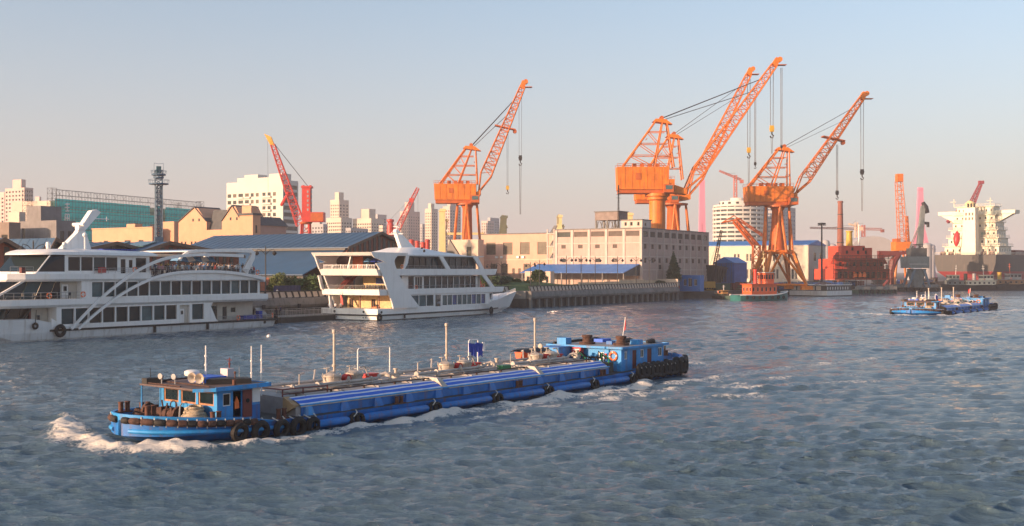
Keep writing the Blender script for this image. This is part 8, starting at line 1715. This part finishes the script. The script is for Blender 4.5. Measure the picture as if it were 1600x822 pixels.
def box_tier(nm, x0, x1, y0, y1, z0, z1, nl=0, nr=0):
    lh = grid(y1-y0, nl, [((z1-z0)*0.38, (z1-z0)*0.68)], 0.28) if nl else []; rh = grid(x1-x0, nr, [((z1-z0)*0.38, (z1-z0)*0.68)], 0.28) if nr else []
    mb = MB(); facade(mb, (x0, y1, z0), (0, -1), y1-y0, z1-z0, lh, 0.3); facade(mb, (x0, y0, z0), (1, 0), x1-x0, z1-z0, rh, 0.3); mb.quad((x1, y0, z0), (x1, y1, z0), (x1, y1, z1), (x1, y0, z1)); mb.quad((x0, y1, z0), (x1, y1, z0), (x1, y1, z1), (x0, y1, z1)); mb.build(nm, shipw, T)
    windows(T, (x0, y1, z0), (0, -1), lh, 0.3, [glass_b, shipw], 1, 1, 0); windows(T, (x0, y0, z0), (1, 0), rh, 0.3, [glass_b, shipw], 1, 1, 0)
    mb = MB(); mb.box(x0-1.0, x1+0.6, y0-0.9, y1+0.9, z1-0.02, z1+0.28); mb.build('tier_deck', shipw, T); rail(T, [(x1, y0-0.8, z1+0.28), (x0-0.9, y0-0.8, z1+0.28), (x0-0.9, y1+0.8, z1+0.28)], 1.1, 2.2, 2, 0.07, shipw)
zt = 16.3
box_tier('deckhouse_tier', 9, 27, 2.2, BB-2.2, zt, zt+4.2, 9, 5); box_tier('deckhouse_tier', 11, 26, 3.4, BB-3.4, zt+4.5, zt+8.4, 8, 5); box_tier('deckhouse_tier', 12, 25, 4.2, BB-4.2, zt+8.7, zt+12.4, 8, 4); box_tier('deckhouse_tier', 12.5, 25, 5.0, BB-5.0, zt+12.7, zt+16.3, 7, 4); box_tier('deckhouse_tier', 13, 24.5, 5.6, BB-5.6, zt+16.6, zt+20.0, 7, 4)
mb = MB(); mb.hexa([(15, -3.4, zt+20.4), (22, -3.4, zt+20.4), (22, BB+3.4, zt+20.4), (15, BB+3.4, zt+20.4), (15, -3.6, zt+22.2), (22, -3.6, zt+22.2), (22, BB+3.6, zt+22.2), (15, BB+3.6, zt+22.2)]); mb.build('bridge_wing', shipw, T)
for s, y0 in ((1, 5.5), (-1, BB-5.5)): mb = MB(); mb.prism([(15.5, y0, zt+16), (15.5, y0, zt+20.4), (15.5, y0-s*8, zt+20.4)], (4, 0, 0)); mb.build('wing_bracket', shipw, T)
box_tier('wheelhouse', 14, 23, 6.5, BB-6.5, zt+20.3, zt+24.2, 8, 4)
mb = MB(); mb.hexa([(3.5, 11.5, zt), (8.9, 11.5, zt), (8.9, 18.5, zt), (3.5, 18.5, zt), (5.0, 12.3, zt+23.5), (8.9, 12.3, zt+23.5), (8.9, 17.7, zt+23.5), (5.0, 17.7, zt+23.5)]); mb.build('funnel_casing', shipw, T)
for y in (13.2, 14.7, 16.2): mb = MB(); mb.tube((6.6, y, zt+23.5), (6.6, y, zt+25.6), 0.5, n=8); mb.build('exhaust_pipe', black, T)
for q in range(2):
    for y in (13.4, 15.0, 16.6): mb = MB(); mb.box(4.6-0.2*(1-q)*0+0.1*q, 4.9+0.1*q, y-0.35, y+0.35, zt+17.2+q*2.3, zt+18.6+q*2.3); mb.build('louvre', frame_b, T)
mb = MB(); rr = []
for i in range(9): t = i/8; k = max(0.12, math.sin(math.pi*min(0.97, max(0.03, t)))**0.55); rr.append([(2.2+3.2*t*0.4+1.5*k*math.cos(a_), 20.5+1.6*k*math.sin(a_), zt+4.2+7.6*t) for a_ in np.linspace(0, 2*math.pi, 10, endpoint=False)])
mb.loft(rr); mb.build('free_fall_lifeboat', red, T, smooth=True)
mb = MB(); mb.tube((5, 19, zt), (7, 19, zt+13), 0.3); mb.tube((5, 22, zt), (7, 22, zt+13), 0.3); mb.tube((7, 19, zt+13), (7, 22, zt+13), 0.3); mb.build('lifeboat_davit', shipw, T)
for y in (3.5, 7.5, 23.5, 27.5): mb = MB(); mb.cbox((4, y, zt+0.9), (2.4, 1.6, 1.6)); mb.tube((2, y-0.6, zt), (2, y-0.6, zt+1.4), 0.35); mb.tube((2, y+0.6, zt), (2, y+0.6, zt+1.4), 0.35); mb.build('mooring_winch', redb, T)
rail(T, [(60, 0.6, zt), (0.4, 0.6, zt), (0.4, BB-0.6, zt)], 1.2, 2.0, 2, 0.08, shipw)
mb = MB(); mb.box(12, 14, 9, 12, zt+8.7, zt+12); mb.build('green_tank', mat('pale_green', (0.25, 0.38, 0.28), 0.6), T)
for s, y in ((1, 8.0), (-1, 26.0)): mb = MB(); mb.path([(14, y, zt+24.4), (14, y, zt+28.5)], 0.22, 5); mb.tube((13, y-1.5, zt+27), (13, y+1.5, zt+27), 0.15); mb.build('signal_mast', shipw, T)
for k in range(3): mb = MB(); mb.box(45+k*30, 65+k*30, 6, BB-6, zt, zt+2.8); mb.build('hatch_cover', redb, T)
mb = MB(); mb.box(95, 150, 0.4, BB-0.4, zt, zt+1.4); mb.build('red_deck', redb, T)
# deck cranes on the carrier
purp = mat('derrick_red', (0.26, 0.045, 0.06), 0.6, var=0.2)
Xs = lambda px, y=700: PX(px, y)
T = thing('ship_crane', 'dark red twin derricks rising above the left of the carrier superstructure', 'crane', (PX(1500, 690), 690, 15.5)); z_ = 690
for a_, b_, c_ in (((1480, 347), (1500, 325), (1491, 342)), ((1499, 345), (1509, 324), (1505, 345))):
    P = lambda p: (PX(p[0], z_)-PX(1500, z_), 0, PZ(p[1], z_)-15.5)
    mb = MB(); mb.tube(P(a_), P(b_), 1.0, 0.7, n=6); mb.tube(P(c_), (P(c_)[0], 0, 0), 0.9, n=6); mb.tube(P(c_), P(b_), 0.5, n=5); mb.build('derrick', purp, T)
mb = MB(); mb.tube((PX(1480, z_)-PX(1500, z_), 0, PZ(347, z_)-15.5), (PX(1492, z_)-PX(1500, z_), 0, PZ(345, z_)-15.5), 1.0, n=6); mb.build('derrick_head', purp, T)
T = thing('ship_crane', 'lattice deck crane with cream pedestal rising above the carrier wheelhouse', 'crane', (PX(1516, 700), 700, 15.5)); z_ = 700; P = lambda px, py, y=0: Vector((PX(px, z_)-PX(1516, z_), y, PZ(py, z_)-15.5))
mb = MB(); mb.lathe([(2.2, 0), (2.0, P(0, 330).z), (3.2, P(0, 328).z), (3.2, P(0, 318).z), (1.5, P(0, 314).z)], n=12); mb.build('pedestal', paley, T, smooth=True); mb = MB(); mb.cbox((P(1519, 0).x, 0, P(0, 324).z), (5, 5, 4)); mb.build('cab', shipw, T)
boom(T, P(1517, 322), P(1532, 288), 3.2, 1.8, 9, 0.3, 0.16, purp, 3.0, 1.6, name='jib'); mb = MB(); mb.cbox(P(1533, 285), (3.0, 2.2, 2.0)); mb.build('jib_head', purp, T); cables(T, [(P(1514, 316), P(1531, 286))], 0.09)

# ---------------------------------------------------------------- tugs and moored craft
def tug(name, label, px, py, L, rz, hullm, housem, topm, funnel, tall=1.0, trim=None, mastm=None, cat='boat', group=None):
    z = WD(py); T = thing(name, label, cat, (PX(px, z), z, 0), rz, group); W = L*0.30
    HBt = [(-0.5, 0.8), (-0.42, 0.97), (0.1, 1.0), (0.3, 0.82), (0.42, 0.5), (0.5, 0.06)]; xs = (-0.5, -0.42, -0.2, 0.1, 0.22, 0.3, 0.37, 0.42, 0.47, 0.5)
    mb = MB(); rr = []
    for t in xs:
        b = interp(HBt, t)*W/2; top = L*(0.075+0.16*max(0, t)**1.5+0.02*max(0, -t)); x = t*L
        rr.append([(x, -b, top), (x, -b*0.96, 0.2), (x-0.04*L*max(0, t*2), -b*0.75, -0.8), (x-0.04*L*max(0, t*2), b*0.75, -0.8), (x, b*0.96, 0.2), (x, b, top)])
    mb.loft(rr); mb.build('hull', hullm, T, smooth=True)
    mb = MB(); rr = []
    for t in xs: b = interp(HBt, t)*W/2; top = L*(0.075+0.16*max(0, t)**1.5+0.02*max(0, -t)); rr.append((t*L, b*1.01, top+0.05))
    mb.path(rr, 0.22, 6); mb.path([(x, -y, z_) for x, y, z_ in rr], 0.22, 6); mb.build('fender_rail', trim or rubber, T)
    for k in range(7):
        t = -0.4+k*0.12; o = link('fender_tyre', tyre_me, T, (t*L, -interp(HBt, t)*W/2-0.15, L*0.05)); o.scale = (1.0,)*3; o = link('fender_tyre', tyre_me, T, (t*L, interp(HBt, t)*W/2+0.15, L*0.05)); o.scale = (1.0,)*3
    d0 = L*0.07; h1 = L*0.105*tall
    mb = MB(); wd = W*0.36; x0, x1 = -L*0.28, L*0.20; hs = grid(x1-x0, 6, [(h1*0.4, h1*0.75)], 0.45)
    facade(mb, (x0, -wd, d0), (1, 0), x1-x0, h1, hs, 0.12); facade(mb, (x1, wd, d0), (-1, 0), x1-x0, h1, hs, 0.12); fh = grid(2*wd, 3, [(h1*0.4, h1*0.75)], 0.5); facade(mb, (x1, -wd, d0), (0, 1), 2*wd, h1, fh, 0.12); facade(mb, (x0, wd, d0), (0, -1), 2*wd, h1, fh, 0.12); mb.build('deckhouse', housem, T)
    for o_, d_, hh in (((x0, -wd, d0), (1, 0), hs), ((x1, wd, d0), (-1, 0), hs), ((x1, -wd, d0), (0, 1), fh), ((x0, wd, d0), (0, -1), fh)): windows(T, o_, d_, hh, 0.12, [dark, frame_w], 1, 1, 0.05)
    mb = MB(); mb.box(x0-0.5, x1+0.5, -wd-0.5, wd+0.5, d0+h1, d0+h1+0.15); mb.build('house_roof', topm, T)
    z1 = d0+h1+0.15; h2 = L*0.10*tall; w2 = wd*0.75; a0, a1 = L*0.0, L*0.17; hw = grid(a1-a0, 3, [(h2*0.42, h2*0.82)], 0.75); fw = grid(2*w2, 4, [(h2*0.42, h2*0.82)], 0.78)
    mb = MB(); facade(mb, (a0, -w2, z1), (1, 0), a1-a0, h2, hw, 0.1); facade(mb, (a1, w2, z1), (-1, 0), a1-a0, h2, hw, 0.1); facade(mb, (a1, -w2, z1), (0, 1), 2*w2, h2, fw, 0.1); facade(mb, (a0, w2, z1), (0, -1), 2*w2, h2, fw, 0.1); mb.build('wheelhouse', topm, T)
    for o_, d_, hh in (((a0, -w2, z1), (1, 0), hw), ((a1, w2, z1), (-1, 0), hw), ((a1, -w2, z1), (0, 1), fw), ((a0, w2, z1), (0, -1), fw)): windows(T, o_, d_, hh, 0.1, [glass, frame_d], 1, 1, 0.04)
    mb = MB(); mb.box(a0-0.4, a1+0.5, -w2-0.4, w2+0.4, z1+h2, z1+h2+0.14); mb.build('wheelhouse_roof', trim or topm, T)
    mb = MB(); mb.lathe([(L*0.03, 0), (L*0.028, h2*1.1), (L*0.033, h2*1.12), (L*0.033, h2*1.3), (L*0.01, h2*1.32)], (-L*0.12, 0, z1), 10); mb.build('funnel', funnel, T, smooth=True)
    zt_ = z1+h2; mb = MB(); mb.tube((L*0.04, 0, zt_), (L*0.03, 0, zt_+L*0.2*tall), 0.12, 0.07, n=6); mb.tube((L*0.035, -L*0.05, zt_+L*0.13*tall), (L*0.035, L*0.05, zt_+L*0.13*tall), 0.06); mb.tube((L*0.035, -L*0.035, zt_+L*0.17*tall), (L*0.035, L*0.035, zt_+L*0.17*tall), 0.05); mb.build('mast', mastm or white, T)
    mb = MB(); mb.lathe([(0.4, 0), (0.4, 0.7), (0.5, 0.75), (0.5, 0.9)], (L*0.34, 0, L*0.095), 8); mb.lathe([(0.35, 0), (0.35, 0.8)], (-L*0.38, 0, L*0.075), 8); mb.build('towing_bitt', rust, T)
    rail(T, [(x0, -wd-0.4, z1), (a0, -wd-0.4, z1)], 0.9, 1.2, 2, 0.04); ring_at(T, a0-0.2, -wd-0.45, z1+0.5)
    return T
teal = mat('hull_teal', (0.02, 0.15, 0.15), 0.5, var=0.2, scale=0.5, streak=(0.1, 0.06, 0.04)); dgreen = mat('hull_dark_green', (0.02, 0.06, 0.045), 0.6, var=0.3, scale=0.5); blackh = mat('hull_black', (0.016, 0.016, 0.02), 0.6, var=0.3)
orb = mat('boat_orange', (0.66, 0.11, 0.03), 0.5, var=0.15)
tug('harbour_tug', 'orange-housed harbour boat with teal hull moored below the third orange crane', 1190, 469.5, 22, R(28), teal, orb, orb, redc, 1.65, white, paley)
tug('work_boat', 'small dark green work boat with an open bow beside the promenade end', 1130, 467.5, 12, R(-78), dgreen, dgreen, mat('boat_tan', (0.36, 0.2, 0.07), 0.6), rust, 0.8)
tug('work_boat', 'rusty low boat with a small yellow cabin left of the orange-housed boat', 1116, 464, 16, R(160), conc_d, mat('boat_grey', (0.14, 0.13, 0.12), 0.7), hooky, rust, 0.7)
tug('harbour_tug', 'white-wheelhouse boat half hidden behind the orange-housed harbour boat', 1172, 463, 17, R(25), blackh, white, white, rust, 1.0)
tug('harbour_tug', 'dark blue boat lying behind the bow of the orange-housed boat', 1222, 462, 15, R(20), mat('hull_blue', (0.02, 0.07, 0.14), 0.6, var=0.3), yb2, yb, redb, 0.9)
tug('harbour_tug', 'grey-black tug lying left of the white tug under the big ship stern', 1497, 453.5, 30, R(175), blackh, grey_c, grey_c, rubber, 0.85, None, None, group='tugs under the big ship')
tug('harbour_tug', 'tug with a white box-like house in front of the big ship', 1533, 453.6, 30, R(5), blackh, shipw, shipw, grey, 0.85, None, None, group='tugs under the big ship')
tug('harbour_tug', 'tug with an orange mast at the right end of the tug row', 1574, 453.4, 34, R(4), blackh, mat('boat_brown', (0.30, 0.16, 0.08), 0.6, var=0.3), grey, hooky, 0.8, None, orb, group='tugs under the big ship')
# white flat passenger pontoon boat
def flat_boat():
    z = WD(463.5); T = thing('flat_boat', 'low white flat boat with square panels and rusty gear on its roof', 'boat', (PX(1293, z), z, 0), R(6)); L, W = 26.0, 12
    px0 = -14.0; s = 0
    # corner turned towards the viewer: left end sunlit, right side shaded
    T.location = (PX(1292, z), z, 0); T.rotation_euler = (0, 0, R(42)); A, B = 17.5, 16.5
    mb = MB(); mb.box(0, A, 0, B, -0.6, 2.1); mb.build('hull', ferh, T); mb = MB(); mb.box(-0.06, A+0.06, -0.06, B+0.06, -0.2, 0.35); mb.build('boot_top', strake, T)
    mb = MB(); lh = grid(B, 6, [(0.25, 1.75)], 0.8); rh = grid(A, 10, [(0.4, 1.5)], 0.45); facade(mb, (0.3, B-0.3, 2.1), (0, -1), B-0.6, 2.1, [h for h in lh if h[1] < B-0.6], 0.15); facade(mb, (0.3, 0.3, 2.1), (1, 0), A-0.6, 2.1, [h for h in rh if h[1] < A-0.6], 0.15); mb.quad((A-0.3, 0.3, 2.1), (A-0.3, B-0.3, 2.1), (A-0.3, B-0.3, 4.2), (A-0.3, 0.3, 4.2)); mb.quad((0.3, B-0.3, 2.1), (A-0.3, B-0.3, 2.1), (A-0.3, B-0.3, 4.2), (0.3, B-0.3, 4.2)); mb.build('house_wall', frame_d, T)
    windows(T, (0.3, B-0.3, 2.1), (0, -1), [h for h in lh if h[1] < B-0.6], 0.15, [stone_p, frame_w], 1, 1, 0.1, 'panel'); windows(T, (0.3, 0.3, 2.1), (1, 0), [h for h in rh if h[1] < A-0.6], 0.15, [white, frame_d], 1, 1, 0.05)
    mb = MB(); mb.box(-0.1, A+0.1, -0.1, B+0.1, 4.2, 4.4); mb.build('roof', ferh, T)
    for k in range(7): mb = MB(); x = 2+k*2; mb.path([(x, 3+k, 4.4), (x+1.5, 5+k, 5.0+0.5*(k % 2)), (x+2.5, 8, 4.5)], 0.22, 5); mb.build('roof_gear', rust if k % 2 else redb, T)
    rail(T, [(0.2, B, 4.4), (0.2, 0.2, 4.4), (A, 0.2, 4.4)], 0.8, 1.6, 2, 0.05)
flat_boat()
# long pontoons under the grey crane
for k, (px0, px1, py, lb) in enumerate(((1340, 1402, 458.5, 'dull green floating stage below the red ship block'), (1384, 1470, 455.5, 'low grey pontoon with pale boxes under the grey crane'))):
    z = WD(py); x0, x1 = PX(px0, z), PX(px1, z); T = thing('pontoon', lb, 'pontoon', ((x0+x1)/2, z, 0), 0.03); L = x1-x0
    mb = MB(); mb.box(-L/2, L/2, 0, 9, -0.5, 1.5+k*0.3); mb.build('float', clut[8] if k == 0 else conc_d, T); mb = MB(); mb.box(-L/2-0.1, L/2+0.1, -0.1, 9.1, 1.5+k*0.3, 1.75+k*0.3); mb.build('deck', concrete, T)
    for q in range(6):
        mb = MB(); x = -L/2+L*(q+0.5)/6; mb.box(x-1.6, x+1.6, 0.8, 3.2, 1.75+k*0.3, 2.9+k*0.3); mb.build('deck_box', stone_p if (q+k) % 2 else grey_c, T)
    rail(T, [(-L/2, 0.2, 1.75+k*0.3), (L/2, 0.2, 1.75+k*0.3)], 1.0, 2.0, 2, 0.06)
    for q in range(7): o = link('fender_tyre', tyre_me, T, (-L/2+L*(q+0.5)/7, -0.2, 0.8)); o.scale = (1.6,)*3
# marker float
z = WD(527); T = thing('mooring_float', 'small white round mooring float on the water off the arched boat stern', 'float', (PX(420, z), z, 0)); mb = MB(); mb.ball((0, 0, 0.12), 0.32, 12, 8); mb.build('ball', white, T, smooth=True); mb = MB(); mb.torus((0, 0, 0.5), 0.09, 0.03, (0, 1, 0), 10, 5); mb.build('eye', rust, T)
# ================================================================ haze
hz = MB(); hz.box(-3300, 3300, -1650, 3300, -3.0, 105)
hm = bpy.data.materials.new('haze_air'); hm.use_nodes = True; t = hm.node_tree; t.nodes.remove(t.nodes['Principled BSDF'])
pv = t.nodes.new('ShaderNodeVolumePrincipled'); pv.inputs['Color'].default_value = (0.93, 0.90, 0.92, 1); pv.inputs['Density'].default_value = HAZE
t.links.new(pv.outputs[0], t.nodes['Material Output'].inputs['Volume'])
struct(hz.build('haze', hm), 'stuff')
